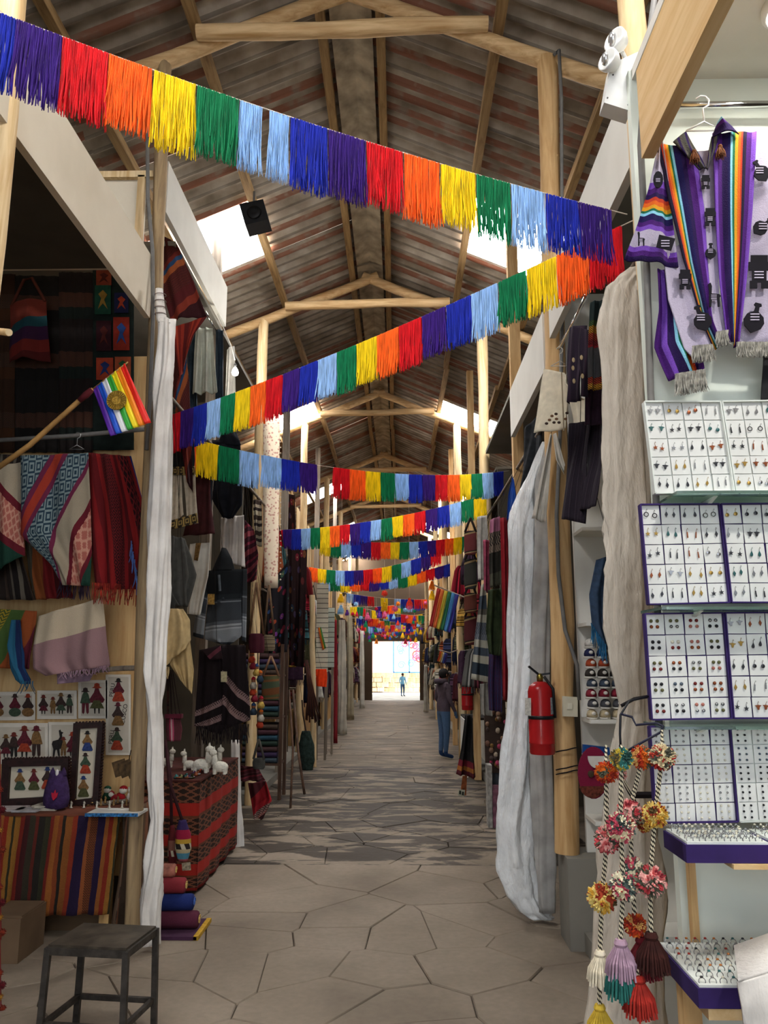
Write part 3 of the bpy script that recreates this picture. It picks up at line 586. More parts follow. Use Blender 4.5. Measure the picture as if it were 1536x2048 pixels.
# figure prints on the plywood
PAPER = M('#cdc6b8', .35, .05); WPAP = M('#b9b0a0', .8, .12, 5)
def polyc(Y, pts, mat, name, parent, th=.004): return MB().prism([atY(x, y, Y) for x, y in pts], (0, -th, 0)).build(name, mat, parent)
def arc(cx, cy, rx, ry, a0=0, a1=360, n=12): return [(cx + rx * cos(R(a0 + (a1 - a0) * i / n)), cy + ry * sin(R(a0 + (a1 - a0) * i / n))) for i in range(n + (a1 - a0 < 360))]
FC = [M(x, .8, .35, 60) for x in ('#3a2a26', '#6a2a22', '#4a4a2a', '#8a4a2a', '#2a3a6a', '#7a5a34', '#5a1e28', '#3c4c3a', '#9a3a22', '#24201e')]
def figure(par, Y, x, yb, h, kind, hat, top, low):
    """little printed figure: x centre, yb foot line, h height in photograph pixels"""
    f = polyc(Y, [(x - .20 * h, yb - .36 * h), (x - .26 * h, yb - .46 * h), (x - .10 * h, yb - .70 * h), (x - .05 * h, yb - .86 * h), (x + .05 * h, yb - .86 * h), (x + .10 * h, yb - .70 * h), (x + .26 * h, yb - .46 * h), (x + .20 * h, yb - .36 * h)] if kind != 'man' else [(x - .12 * h, yb - .40 * h), (x - .2 * h, yb - .42 * h), (x - .12 * h, yb - .74 * h), (x - .05 * h, yb - .86 * h), (x + .05 * h, yb - .86 * h), (x + .12 * h, yb - .74 * h), (x + .2 * h, yb - .42 * h), (x + .12 * h, yb - .40 * h)], FC[top], 'figure', par)
    polyc(Y - .0012, [(x - .17 * h, yb - .86 * h), (x - .09 * h, yb - .90 * h), (x - .08 * h, yb - .99 * h), (x, yb - 1.02 * h), (x + .08 * h, yb - .99 * h), (x + .09 * h, yb - .90 * h), (x + .17 * h, yb - .86 * h), (x, yb - .83 * h)], FC[hat], 'hat', f)
    if kind == 'round': polyc(Y - .001, arc(x, yb - .19 * h, .27 * h, .2 * h) , FC[low], 'skirt', f)
    elif kind == 'bell': polyc(Y - .001, [(x - .12 * h, yb - .42 * h), (x + .12 * h, yb - .42 * h), (x + .27 * h, yb - .06 * h), (x + .22 * h, yb), (x - .22 * h, yb), (x - .27 * h, yb - .06 * h)], FC[low], 'skirt', f)
    elif kind == 'skirt':
        polyc(Y - .001, [(x - .10 * h, yb - .44 * h), (x + .10 * h, yb - .44 * h), (x + .24 * h, yb - .17 * h), (x - .24 * h, yb - .17 * h)], FC[low], 'skirt', f)
        for s in (-.07, .07): polyc(Y - .0006, [(x + (s - .03) * h, yb - .18 * h), (x + (s + .03) * h, yb - .18 * h), (x + (s + .015) * h, yb), (x + (s - .015) * h, yb)], FC[9], 'leg', f)
    else:
        for s in (-1, 1): polyc(Y - .001, [(x + s * .005 * h, yb - .42 * h), (x + s * .13 * h, yb - .42 * h), (x + s * .13 * h, yb - .06 * h), (x + s * .08 * h, yb), (x + s * .04 * h, yb - .06 * h)], FC[low], 'trouser_leg', f)
def card(lab, x0, y0, x1, y1, figs, Y=5.915, inner=True, skew=0):
    t = thing('figure_print', lab, 'art print', atY((x0 + x1) / 2, y1, Y), 'figure prints pinned to the plywood')
    polyc(Y, [(x0, y0), (x1, y0 - skew), (x1, y1 - skew), (x0, y1)], PAPER, 'sleeve', t, .006)
    if inner: m = (x1 - x0) * .055 + 2; polyc(Y - .006, [(x0 + m, y0 + m), (x1 - m, y0 + m - skew), (x1 - m, y1 - m - skew), (x0 + m, y1 - m)], WPAP, 'sheet', t, .001)
    for f in figs: figure(t, Y - .0075, *f)
    return t
card('laminated print of three women in round skirts', -22, 1384, 71, 1441, [(-4, 1433, 44, 'round', 1, 6, 5), (30, 1433, 45, 'round', 0, 6, 7), (56, 1433, 45, 'round', 8, 0, 5)], skew=1)
card('laminated print of four small children holding hands', 75, 1381, 154, 1438, [(87, 1428, 38, 'skirt', 1, 0, 6), (106, 1428, 34, 'man', 1, 5, 5), (122, 1428, 42, 'skirt', 5, 0, 7), (139, 1427, 38, 'man', 9, 7, 0)])
card('laminated print of a man and a woman in a striped skirt', 157, 1360, 215, 1437, [(171, 1428, 52, 'man', 0, 7, 6), (194, 1427, 60, 'skirt', 8, 6, 2)])
tc = card('tall laminated print of three women with lettering beside each', 212, 1349, 262, 1510, [(237, 1403, 46, 'bell', 9, 6, 8), (236, 1451, 46, 'bell', 6, 0, 5), (234, 1500, 45, 'bell', 0, 7, 8)])
for tx, x, y in (('PERU', 224.5, 1380), ('CUSCO', 248.5, 1428), ('PERU', 223, 1474)):
    cu = bpy.data.curves.new('lettering', 'FONT'); cu.body = tx; cu.size = .042; cu.extrude = .0006; cu.align_x = 'CENTER'; cu.align_y = 'CENTER'
    ob = bpy.data.objects.new('lettering', cu); COL.objects.link(ob); ob.parent = tc; ob.location = atY(x, y, 5.906) - tc.location; ob.rotation_euler = (R(90), R(-84), 0); me_ = bpy.data.meshes.new_from_object(ob); me_.materials.clear(); me_.materials.append(FC[9]); lo = place('lettering', me_, FC[9], tc, ob.location + tc.location); lo.rotation_euler = ob.rotation_euler; bpy.data.objects.remove(ob)
card('laminated print of a family of four in ponchos', -16, 1446, 98, 1528, [(12, 1515, 46, 'skirt', 5, 0, 6), (28, 1515, 50, 'man', 1, 0, 9), (49, 1514, 62, 'skirt', 1, 6, 8), (73, 1514, 62, 'man', 6, 5, 0)])
lc = card('laminated print of a black llama with two children', 97, 1444, 166, 1522, [(127, 1512, 38, 'man', 1, 5, 5), (145, 1512, 48, 'skirt', 8, 6, 6)])
polyc(5.907, [(104, 1488), (106, 1482), (117, 1479), (120, 1474), (118, 1461), (121, 1459), (122, 1463), (127, 1465), (124, 1468), (126, 1484), (122, 1497), (119, 1498), (120, 1512), (117, 1512), (114, 1499), (111, 1500), (109, 1512), (106, 1512), (107, 1498)], FC[9], 'llama', lc)
CARVED = M('#2a1512', .5, .4, 40)
def framed(lab, c4, b, figs, Y):
    """c4 = four photograph corners of the outer frame, b border in pixels"""
    t = thing('framed_picture', lab, 'picture', atY(c4[3][0], c4[3][1], Y), 'carved framed pictures on the table'); cx = sum(p[0] for p in c4) / 4; cy = sum(p[1] for p in c4) / 4
    ins = [(p[0] + (b if p[0] < cx else -b), p[1] + (b if p[1] < cy else -b)) for p in c4]
    for i in range(4):
        j = (i + 1) % 4; mb = MB().prism([atY(*q, Y) for q in (c4[i], c4[j], ins[j], ins[i])], (0, -.03, 0)); n = int(math.dist(c4[i], c4[j]) / 6)
        for k in range(n): q = ((c4[i][0] * (n - k - .5) + c4[j][0] * (k + .5)) / n, (c4[i][1] * (n - k - .5) + c4[j][1] * (k + .5)) / n); mb.ball(atY(*q, Y - .015), .011, 6, 4)
        mb.build('frame_side', CARVED, t)
    polyc(Y - .004, ins, M('#c3b9a4', .8, .1, 4), 'mount', t, .002)
    for f in figs: figure(t, Y - .0075, *f)
framed('wide carved frame with three small women figures', [(8, 1518), (140, 1515), (138, 1606), (4, 1612)], 15, [(40, 1580, 42, 'bell', 4, 5, 7), (68, 1580, 42, 'bell', 1, 6, 2), (95, 1578, 44, 'bell', 4, 0, 8)], 5.56)
framed('tall carved frame with three women one above another', [(150, 1446), (209, 1444), (199, 1606), (142, 1610)], 11, [(175, 1502, 40, 'bell', 9, 5, 4), (171, 1547, 41, 'bell', 0, 7, 8), (167, 1594, 42, 'bell', 4, 5, 2)], 5.58)
# table and cloth
TB = thing('display_table', 'wooden display table under the striped cloth', 'table', (-2.4, 5.58, 0))
MB().box((-2.4, 5.60, .705), (1.24, .56, .04)).build('table_top', WPLANK, TB)
for x in (-2.96, -1.86):
    for y in (5.38, 5.82): MB().box((x, y, .343), (.06, .06, .685)).build('leg', WPLANK, TB)
W_TABLE = W('striped_cloth', [(0, '#4a1c1c'), (.05, '#3b3426'), (.10, '#6a281e'), (.13, '#2c2620'), (.19, '#3d3a26'), (.24, '#8a2c20'), (.28, '#a8632a'), (.33, '#8e4422'), (.36, '#2a241c'), (.39, '#9a5c28'), (.45, '#a03a22'), (.50, '#2e1e40'), (.60, '#a05a30'), (.63, '#8a4a26'), (.69, '#2e1e40'), (.76, '#a8642e'), (.80, '#98301e'), (.84, '#a8722e'), (.88, '#3a3420'), (.90, '#a8722e'), (.95, '#8e2c20')], 0, 1.9, [(.63, .69, '#3a241c', 'zigzag', 60, 40)], tone=.62)
tcl = thing('tablecloth', 'brown orange and purple striped cloth hanging over the table front', 'tablecloth', (-2.4, 5.3, .1))
cloth_mb([(-3.04, 5.27, .735), (-3.04, 5.26, .12)], [(-1.76, 5.27, .735), (-1.80, 5.26, .16)], folds=7, amp=.018, seed=3, nu=50, nv=18).build('front_drop', W_TABLE, tcl, True)
cloth_mb([(-1.755, 5.285, .735), (-1.775, 5.28, .03)], [(-1.755, 5.87, .735), (-1.745, 5.87, .05)], folds=4, amp=.02, seed=5, nu=24, nv=16).build('side_drop', W('side_stripes', [(0, '#6a5340'), (.3, '#8a5a40'), (.45, '#574638'), (.7, '#94644a'), (.85, '#3c3028')], 0, 3), tcl, True)
MB().box((-2.4, 5.58, .737), (1.29, .62, .016)).build('cloth_top', M('#6a3a28', .95, .4, 4), tcl)
for i, (x0, x1, y0, y1, Y, col) in enumerate(((-40, 40, 1838, 1900, 4.88, '#6a5540'), (62, 200, 1838, 1868, 5.46, '#5a4632'))):
    a, b = atY(x0, y1, Y), atY(x1, y0, Y); tag(MB().box(((a.x + b.x) / 2, Y + .18, .12), (abs(b.x - a.x), .34, .24)).box(((a.x + b.x) / 2, Y + .18, .245), (abs(b.x - a.x) * .97, .30, .012)).build('cardboard_box', M(col, .9, .2, 4)), ['brown cardboard box showing at the table corner', 'low wide cardboard box in the shadow under the striped table'][i], 'box')
# things on the striped table, ZT = cloth top
ZT = .746
def onT(x, y, z=ZT): return atZ(x, y, z)
pp = thing('plush_toy', 'purple felt cat shaped plush with a red ornament', 'plush toy', onT(111, 1620)); b0 = onT(111, 1620)
MB().lathe([(.02, 0), (.078, .02), (.085, .07), (.078, .13), (.062, .19), (.048, .225), (.02, .24)], b0, 18, None, 1, .7).build('body', M('#3a264e', .95, .25, 40, bump=.5, bscale=90), pp, True)
for s in (-1, 1): MB().lathe([(.024, 0), (.016, .025), (.002, .05)], b0 + Vector((s * .036, 0, .215)), 8).build('ear', M('#3a264e', .95, .25, 40), pp, True)
MB().ball(b0 + Vector((.005, -.03, .235)), .018, 10, 6, (.6, .6, 1.2)).build('tuft', M('#d8d2d0', .95, .1), pp, True)
MB().prism([b0 + Vector((.012 + q[0], -.066, .10 + q[1])) for q in ((0, -.03), (.02, -.01), (.026, .02), (.012, .012), (.006, .035), (-.004, .012), (-.016, .018), (-.012, -.008))], (0, -.008, 0)).build('ornament', M('#b01c34', .8, .2), pp)
SKIN = M('#e4dccb', .95, .1, 30)
def doll(x, y, col, lab, s=1.0, lean=0):
    p = onT(x, y); t = thing('yarn_doll', lab, 'doll', p, 'small round dolls on the table'); MB().lathe([(.012, 0), (.030, .006), (.034, .025), (.022, .05), (.01, .056)], p, 12, None, s, s).build('body', M(col, .95, .2, 50), t, True)
    MB().ball(p + Vector((lean * .02, -.004, .052 * s + .016)), .025 * s, 12, 8).build('head', SKIN, t, True); MB().lathe([(.026 * s, 0), (.024 * s, .01), (.012 * s, .019), (.001, .022)], p + Vector((lean * .02, -.001, .074 * s)), 10).build('cap', M(col, .95, .2, 50), t, True)
doll(214, 1600, '#1f4a34', 'round doll with a dark green cap'); doll(240, 1602, '#a01c20', 'round doll with a red cap leaning on its neighbours', 1.1, 1); doll(262, 1600, '#c9bfae', 'round cream doll with a cream cap'); doll(228, 1606, '#8a1c22', 'small crimson doll in front of the other round dolls', .8, -1)
tag(log('wooden_stick', onT(196, 1612) + Vector((0, 0, .014)), onT(276, 1604) + Vector((0, 0, .014)), .014, WGREY, None, 51), 'short rough stick lying in front of the dolls', 'stick')
for i, (x, y, w, d, hh, col) in enumerate(((10, 1622, .22, .16, .012, '#b4aaa8'), (52, 1624, .16, .13, .016, '#a8a4a6'), (92, 1620, .15, .15, .035, '#b8b0a0'))):
    p = onT(x, y); t = thing('booklet_stack', ['grey printed leaflets spread at the table edge', 'thin pile of pale leaflets', 'neat stack of cream booklets beside the purple plush'][i], 'booklets', p); n = max(2, int(hh / .006))
    for k in range(n): MB().box(p + Vector((random.uniform(-.006, .006), .04 + random.uniform(-.006, .006), .004 + k * .006)), (w, d, .005), Matrix.Rotation(R(random.uniform(-6, 6)), 3, 'Z')).build('booklet', M(col, .6, .25, 20), t)
p = onT(225, 1632); t = thing('display_tray', 'white tray with a blue printed front edge', 'tray', p); MB().box(p + Vector((0, .08, .008)), (.33, .2, .016)).build('tray_base', M('#cfcdc6', .5, .1), t); MB().box(p + Vector((0, -.022, .010)), (.33, .004, .02)).build('printed_edge', M('#2a6aa0', .6, .6, 70), t)
BRASS = M('#8a6a40', .4, .3, 30, metal=.6)
for k in range(15):
    x = 142 + k * 8.5; y = 1616 - (k % 3) * 5; q = onT(x, y, ZT + (.017 if x > 178 else 0)); t = tag(MB().lathe([(.012, 0), (.013, .004), (.005, .01), (.009, .022), (.004, .03), (.008, .037), (.001, .045)], q, 8, None, 1, .7).ball(q + Vector((.006, 0, .03)), .005, 6, 4).build('figurine', BRASS if k % 3 else M('#b8b0a0', .4, .2, metal=.5), None, True), ('small brass trinket figure on the striped table' if k % 3 else 'small silvery trinket figure on the striped table'), 'figurine', 'trinket figures on the striped table')
cb = thing('coaster_bundle', 'bundle of brown pictured coasters hanging by the post', 'coasters', atY(262, 1552, 5.45))
for k, (x, y, a) in enumerate(((240, 1536, -18), (252, 1537, -22), (266, 1538, -26), (280, 1535, -10))): MB().box(atY(x, y, 5.44 - k * .012), (.085, .01, .10), Matrix.Rotation(R(a), 3, 'Y')).build('coaster', M('#5c4426', .6, .5, 25), cb)
MB().tube([atY(262, 1500, 5.45), atY(258, 1520, 5.44)], .003, 5).build('cord', M(BLK), cb)
wh = thing('small_hat', 'small cream hat hanging on the post', 'hat', atY(276, 1525, 5.35)); MB().lathe([(.06, 0), (.058, .006), (.03, .01), (.024, .03), (.001, .034)], atY(277, 1508, 5.36), 14, (-.5, -.8, .3)).build('brim_and_crown', M('#c9c0a8', .9, .15), wh, True)
# dark hangings behind the ponchos
hb = thing('woven_bag', 'red shoulder bag with teal and purple bands in the dark stall', 'bag', atY(58, 720, 5.75)); cloth('bag_body', 5.75, [(20, 610), (14, 690), (16, 725)], [(92, 600), (97, 690), (98, 722)], W('bag_bands', [(0, '#7a3022'), (.35, '#1f4a52'), (.5, '#3a1a3c'), (.68, '#7a2620'), (.85, '#581a18')], 82, 1), hb, folds=1, amp=.03, bulge=.06); MB().tube([atY(24, 610, 5.74), atY(48, 560, 5.74), atY(64, 556, 5.74), atY(90, 602, 5.74)], .012, 6).build('strap', M('#5a2a1c'), hb, True)
for i, (x0, x1, y0, y1, cols, lab) in enumerate(((-60, 30, 548, 905, ['#3a2416', '#22201a', '#4a2c18'], 'dark brown woven hanging at the stall back'), (30, 118, 552, 905, ['#1e1a18', '#2c201c', '#181412'], 'nearly black woven hanging at the stall back'), (118, 186, 545, 905, ['#241c1a', '#3a221c', '#1c2420'], 'dark maroon woven hanging beside the patch banner'))):
    t = thing('wall_hanging', lab, 'wall hanging', atY((x0 + x1) / 2, y1, 5.88)); cloth('body', 5.88, [(x0, y0), (x0, y1)], [(x1, y0), (x1, y1)], W('dark_hang%d' % i, [(0, cols[0]), (.35, cols[1]), (.6, cols[2]), (.8, cols[0])], 90, 3, [(.35, .6, '#5a3a2a', 'diamond', 12, 12)]), t, folds=4, amp=.012)
ab = thing('patch_banner', 'dark banner of bright applique squares with birds and zigzags', 'banner', atY(228, 860, 5.86)); cloth('backing', 5.87, [(186, 540), (186, 900)], [(268, 540), (268, 900)], M('#16201c', .95, .3), ab, folds=1, amp=.006)
for k, (x, y, w, h, c1, c2) in enumerate(((208, 556, 30, 30, '#7a3420', '#4a1c18'), (206, 600, 32, 58, '#174030', '#8a6a2c'), (243, 606, 28, 40, '#1a1c3c', '#a03a20'), (208, 672, 30, 60, '#301018', '#54201c'), (243, 668, 32, 66, '#8a2a1c', '#2a4a8a'), (210, 738, 34, 44, '#a03c24', '#24346a'), (246, 736, 32, 44, '#98482a', '#2a5a34'), (212, 790, 32, 44, '#2a2048', '#8a3020'), (246, 830, 34, 46, '#5a1a24', '#b06a2a'))):
    q = polyc(5.852, [(x - w / 2, y - h / 2), (x + w / 2, y - h / 2), (x + w / 2, y + h / 2), (x - w / 2, y + h / 2)], M(c1, .95, .25), 'patch', ab, .006)
    polyc(5.846, [(x - w * .3, y + h * .3), (x - w * .1, y - h * .05), (x - w * .28, y - h * .2), (x, y - h * .34), (x + w * .28, y - h * .18), (x + w * .08, y), (x + w * .3, y + h * .32), (x, y + h * .12)], M(c2, .95, .25), 'motif', q, .004)
# the rainbow flag with its gold sun
fg = thing('rainbow_flag', 'rainbow flag with a gold sun seal on a bamboo pole', 'flag', atY(-40, 955, 4.6))
FY = 4.55; fp = lambda x, y: atY(x, y, FY)
MB().tube([atY(-50, 968, 4.7), atY(60, 890, 4.62), atY(160, 800, FY), atY(186, 778, FY)], [.017, .0165, .015, .011], 10).build('pole', M('#b98c52', .6, .3, 9), fg, True)
MB().tube([fp(158, 802), fp(172, 790), fp(184, 779)], [.016, .021, .016], 10).build('binding', M('#5c1a22', .9, .2), fg, True); MB().tube([fp(184, 779), fp(256, 724)], .004, 6).build('stick', M('#a8824a', .6), fg, True)
FLC = [M(x, .45, .08, 8) for x in ('#e0261c', '#f58a1e', '#f6dd1e', '#3aa63c', '#e6e6ea', '#2458c8', '#5a2a9c')]
A0, A1, B0, B1 = (250, 727), (186, 779), (302, 845), (222, 873)
ln = lambda p, q, t: (p[0] + (q[0] - p[0]) * t, p[1] + (q[1] - p[1]) * t)
for k in range(7):
    a, b = k / 7, (k + 1) / 7
    cloth_mb(px([ln(A0, A1, b), ln(ln(A0, A1, b), ln(B0, B1, b), .5), ln(B0, B1, b)], FY), px([ln(A0, A1, a), ln(ln(A0, A1, a), ln(B0, B1, a), .5), ln(B0, B1, a)], FY), folds=.3, amp=.008, seed=12, thick=.003, nu=5, nv=20).build('stripe', FLC[k], fg, True)
sd = MB().lathe([(.001, 0), (.060, .0), (.060, .004), (.001, .004)], fp(236, 803) + Vector((0, -.022, 0)), 28, (0, -1, 0)).build('sun_seal', M('#b8923a', .35, .45, 60, metal=.55, bump=.8, bscale=120), fg)
for k in range(24):
    a = k * pi / 12; q = fp(236, 803) + Vector((0, -.027, 0)); MB().bar(q + Vector((cos(a), 0, sin(a))) * .026, q + Vector((cos(a), 0, sin(a))) * .056, .005, .004, (0, 1, 0)).build('sun_ray', M('#8a6a20', .4, .2, metal=.5), sd)
tag(log('wooden_peg', atY(-30, 662, 3.4), atY(18, 665, 3.2), .016, WPALE, None, 61, 3), 'round peg end sticking from the pale edge post', 'peg')
# metal stool
SM = M('#3c3732', .5, .35, 25, metal=.35, bump=.3, bscale=40); st = thing('metal_stool', 'low welded metal stool with a worn square seat', 'stool', (-1.36, 3.94, 0)); SF = [(-1.56, 3.80), (-1.20, 3.76), (-1.16, 4.06), (-1.52, 4.10)]
MB().prism([(x, y, .452) for x, y in SF], (0, 0, .010)).build('seat', M('#4a4238', .45, .4, 12, metal=.35, bump=.2, bscale=30), st)
for i in range(4):
    a, b = SF[i], SF[(i + 1) % 4]; MB().bar((*a, .437), (*b, .437), .022, .03).build('seat_rail', SM, st); MB().bar((*a, .14), (*b, .14), .02, .022).build('stretcher', SM, st); x, y = a; MB().bar((x + (.01 if x > -1.3 else -.012), y + (-.012 if y < 3.9 else .012), 0), (x, y, .45), .026, .026, (0, 1, 0)).build('leg', SM, st)
# red and gold tinsel strings at the picture edge
for k, (y0, y1) in enumerate(((1560, 1720), (1760, 1880), (1935, 2030))):
    t = thing('tinsel_string', ['red and gold pompom string, upper piece beside the striped cloth', 'red and gold pompom string, middle piece beside the cardboard box', 'red and gold pompom string, lowest piece near the stool'][k], 'ornament', atY(2, y1, 4.3), 'pompom strings at the stall corner'); MB().tube([atY(0, y0 - 60, 4.3), atY(2, y1, 4.3)], .003, 5).build('cord', M('#6a1c1c'), t)
    for q in range(4): m = place('pompom', PM_S, M(('#7a2a18', '#5a1018', '#9a6c24')[q % 3], .9, .4, 40), t, atY(-2 + 6 * (q % 2), y0 + (y1 - y0) * (q + .5) / 4, 4.3)); m.scale = (.38, .38, .38)
# tied white curtain at the first left post
WCUR = NT('white_curtain'); _n = WCUR.noise(5, 4); _c = WCUR.ramp(_n, [(.3, '#c4beb7'), (.65, '#e2ddd6')]); WCUR.bump(WCUR.noise(30, 4, WCUR.stretch(3, 3, .6)), .35, .012); WCUR = WCUR.done(_c, .75)
cu1 = thing('tied_curtain', 'white fabric curtain tied along the first left post', 'curtain', atY(305, 1890, 5.1))
column_mb([(317, 350, 640), (312, 349, 720), (306, 346, 800), (303, 344, 900), (296, 340, 1050), (293, 338, 1200), (290, 331, 1330), (293, 324, 1400), (298, 326, 1480), (297, 327, 1560), (301, 327, 1640), (292, 327, 1700), (286, 326, 1760), (279, 323, 1820), (284, 319, 1890)], 5.10, .75, 5, .26, seed=3).build('fabric', WCUR, cu1, True)
column_mb([(311, 326, 578), (310, 328, 600), (313, 334, 640), (316, 346, 648)], 5.10, .8, 5, .06, seed=2).build('gathered_top', WCUR, cu1, True)
for y in (590, 603, 616, 629): MB().tube([atY(310 + 11 + 11 * cos(a), y, 5.1) + Vector((0, -.034 * sin(a), 0)) for a in [q * pi / 8 for q in range(17)]], .003, 5).build('tie_cord', M('#7a6a64'), cu1)
tag(MB().tube([atY(294, 200, 5.18), atY(296, 400, 5.18), atY(305, 500, 5.18), atY(306, 640, 5.16), atY(300, 800, 5.18), atY(293, 900, 5.18)], .014, 8).build('conduit', GREYPIPE, None, True), 'grey cable conduit running down the first left post', 'conduit')
# ================================================================ right side: jewellery stall
CHROME = M('#cfcfcf', .12, .02, metal=1.0)
def lamp(x, y, z, r, e, lab, grp=None):
    t = thing('ceiling_lamp', lab, 'lamp', (x, y, z - .03), grp); MB().lathe([(r, 0), (r * 1.15, .012), (r * 1.15, .03)], (x, y, z - .03), 24).build('housing', M('#e8e8e6', .4, .03), t, True); MB().lathe([(.001, -.012), (r * .7, -.008), (r * .95, 0)], (x, y, z - .032), 24).build('diffuser', M('#fffdf4', .4, 0, emit=9), t, True)
    l = bpy.data.lights.new('lamp_light', 'AREA'); l.shape = 'DISK'; l.size = r * 2; l.energy = e * 1.3; l.color = (1, .97, .90); lo = bpy.data.objects.new('lamp_light', l); COL.objects.link(lo); lo.parent = t; lo.location = (0, 0, -.08)
lamp(1.22, 2.18, 3.70, .075, 2.5, 'round white ceiling lamp in the jewellery stall'); lamp(1.5, .9, 3.70, .075, 20, 'round ceiling lamp nearer the jewellery stall entrance')
tag(MB().tube([atY(1336, 211, 2.43), atY(1600, 208, 2.43)], .012, 10).build('chrome_rail', CHROME, None, True), 'polished chrome rail holding the purple poncho', 'rail')
PU = dict(lil='#7a4bb8', pur='#4a1a70', dk='#26104a', nav='#1c1450', gry='#b9afc4', lb='#8fd0ea', grn='#1c6b4c', yel='#e0a021', org='#e0661c', red='#c03a22', blk='#1a0f2c')
SL = [(0, PU['gry']), (.33, PU['lil']), (.39, PU['pur']), (.44, PU['dk']), (.48, PU['red']), (.51, PU['org']), (.545, PU['yel']), (.575, PU['grn']), (.595, PU['lb']), (.62, PU['nav']), (.67, PU['pur']), (.71, PU['lil']), (.75, PU['gry']), (.88, PU['lil']), (.92, PU['pur']), (.96, PU['dk'])]
FLs = [(0, PU['blk']), (.10, PU['red']), (.16, PU['org']), (.23, PU['yel']), (.29, PU['grn']), (.34, PU['lb']), (.40, PU['nav']), (.56, PU['dk']), (.68, PU['pur']), (.86, PU['lil'])]
FRs = [(0, PU['lil']), (.10, PU['pur']), (.22, PU['dk']), (.34, PU['nav']), (.40, PU['lb']), (.45, PU['grn']), (.51, PU['yel']), (.58, PU['org']), (.64, PU['red']), (.68, PU['blk']), (.78, PU['pur']), (.90, PU['lil'])]
TLs = [(0, PU['pur']), (.18, PU['lil']), (.28, PU['dk']), (.42, PU['lb']), (.47, PU['grn']), (.53, PU['yel']), (.60, PU['org']), (.68, PU['red']), (.72, PU['dk']), (.84, PU['pur']), (.93, PU['lil'])]
GREYW = W('pale_lilac', [(0, PU['gry']), (.5, '#b2a8be')], 0, 1, tone=.22)
pn = thing('poncho', 'purple hooded poncho with rainbow stripes and black pottery motifs', 'poncho', atY(1410, 760, 2.4)); PY = 2.36
cloth('shoulder_drape', PY, [(1317, 288), (1300, 370), (1275, 450), (1249, 517)], [(1324, 284), (1338, 380), (1347, 450), (1358, 533)], W('poncho_sleeve', SL, 90), pn, folds=1.2, amp=.012)
cloth('left_band', PY, [(1312, 286), (1336, 400), (1366, 520), (1404, 640), (1430, 700)], [(1392, 300), (1408, 420), (1414, 520), (1424, 640), (1444, 690)], W('poncho_left', FLs, 0), pn, folds=1, amp=.008)
cloth('centre_panel', PY + .012, [(1388, 305), (1405, 430), (1412, 600), (1430, 688)], [(1430, 300), (1432, 450), (1438, 600), (1458, 676)], GREYW, pn, folds=1, amp=.004)
cloth('right_band', PY - .008, [(1424, 268), (1430, 420), (1440, 560), (1456, 684)], [(1514, 262), (1504, 420), (1492, 560), (1476, 694)], W('poncho_right', FRs, 0), pn, folds=1.4, amp=.010)
cloth('outer_panel', PY + .012, [(1510, 264), (1500, 420), (1488, 560), (1472, 690)], [(1575, 275), (1580, 450), (1582, 690)], GREYW, pn, folds=1, amp=.005)
cloth('lower_left_panel', PY + .016, [(1326, 510), (1336, 600), (1368, 700), (1386, 718)], [(1372, 480), (1402, 600), (1420, 660), (1430, 696)], GREYW, pn, folds=1, amp=.006)
cloth('back_tail', PY + .04, [(1313, 540), (1318, 620), (1311, 690), (1338, 758)], [(1384, 540), (1388, 620), (1398, 690), (1412, 744)], W('poncho_tail', TLs, -6), pn, folds=1.5, amp=.02)
cloth('hood', PY - .02, [(1424, 276), (1428, 262), (1434, 246)], [(1478, 268), (1466, 258), (1438, 245)], W('poncho_hood', [(0, PU['dk']), (.5, PU['pur']), (.8, PU['lb'])], 90), pn, folds=.6, amp=.006, bulge=.03)
cloth('collar', PY - .02, [(1346, 284), (1362, 300), (1400, 338)], [(1372, 262), (1386, 290), (1412, 338)], W('poncho_collar', [(0, '#4a4a44'), (.4, PU['dk']), (.7, '#55504a')], 40, 3), pn, folds=.6, amp=.004); cloth('collar', PY - .02, [(1412, 338), (1418, 300), (1424, 272)], [(1416, 340), (1430, 300), (1440, 262)], W('poncho_collar2', [(0, '#4a4a44'), (.4, PU['dk']), (.7, '#55504a')], 40, 3), pn, folds=.6, amp=.004)
MOT = M('#15121a', .95, .2)
def pot(cx, cy, s, a): 
    P = [(-.18, -1), (.18, -1), (.24, -.86), (.12, -.78), (.14, -.5), (.5, -.25), (.62, .1), (.5, .45), (.12, .72), (0, .8), (-.12, .72), (-.5, .45), (-.62, .1), (-.5, -.25), (-.14, -.5), (-.12, -.78), (-.24, -.86)]
    return [(cx + s * (x * cos(R(a)) - y * sin(R(a))), cy + s * (x * sin(R(a)) + y * cos(R(a)))) for x, y in P]
def idol(cx, cy, s): 
    P = [(-.5, -1), (.5, -1), (.5, -.6), (.62, -.6), (.62, -.1), (.42, -.1), (.42, .5), (.55, .5), (.55, .95), (.12, .95), (.12, .6), (-.12, .6), (-.12, .95), (-.55, .95), (-.55, .5), (-.42, .5), (-.42, -.1), (-.62, -.1), (-.62, -.6), (-.5, -.6)]
    return [(cx + s * x, cy + s * y) for x, y in P]
def llama(cx, cy, s): return [(cx + s * x, cy + s * y) for x, y in ((-.5, -.9), (-.3, -1), (-.2, -.7), (-.22, -.1), (.4, -.05), (.55, .1), (.45, .3), (.45, 1), (.3, 1), (.25, .4), (-.2, .4), (-.25, 1), (-.42, 1), (-.42, -.3))]
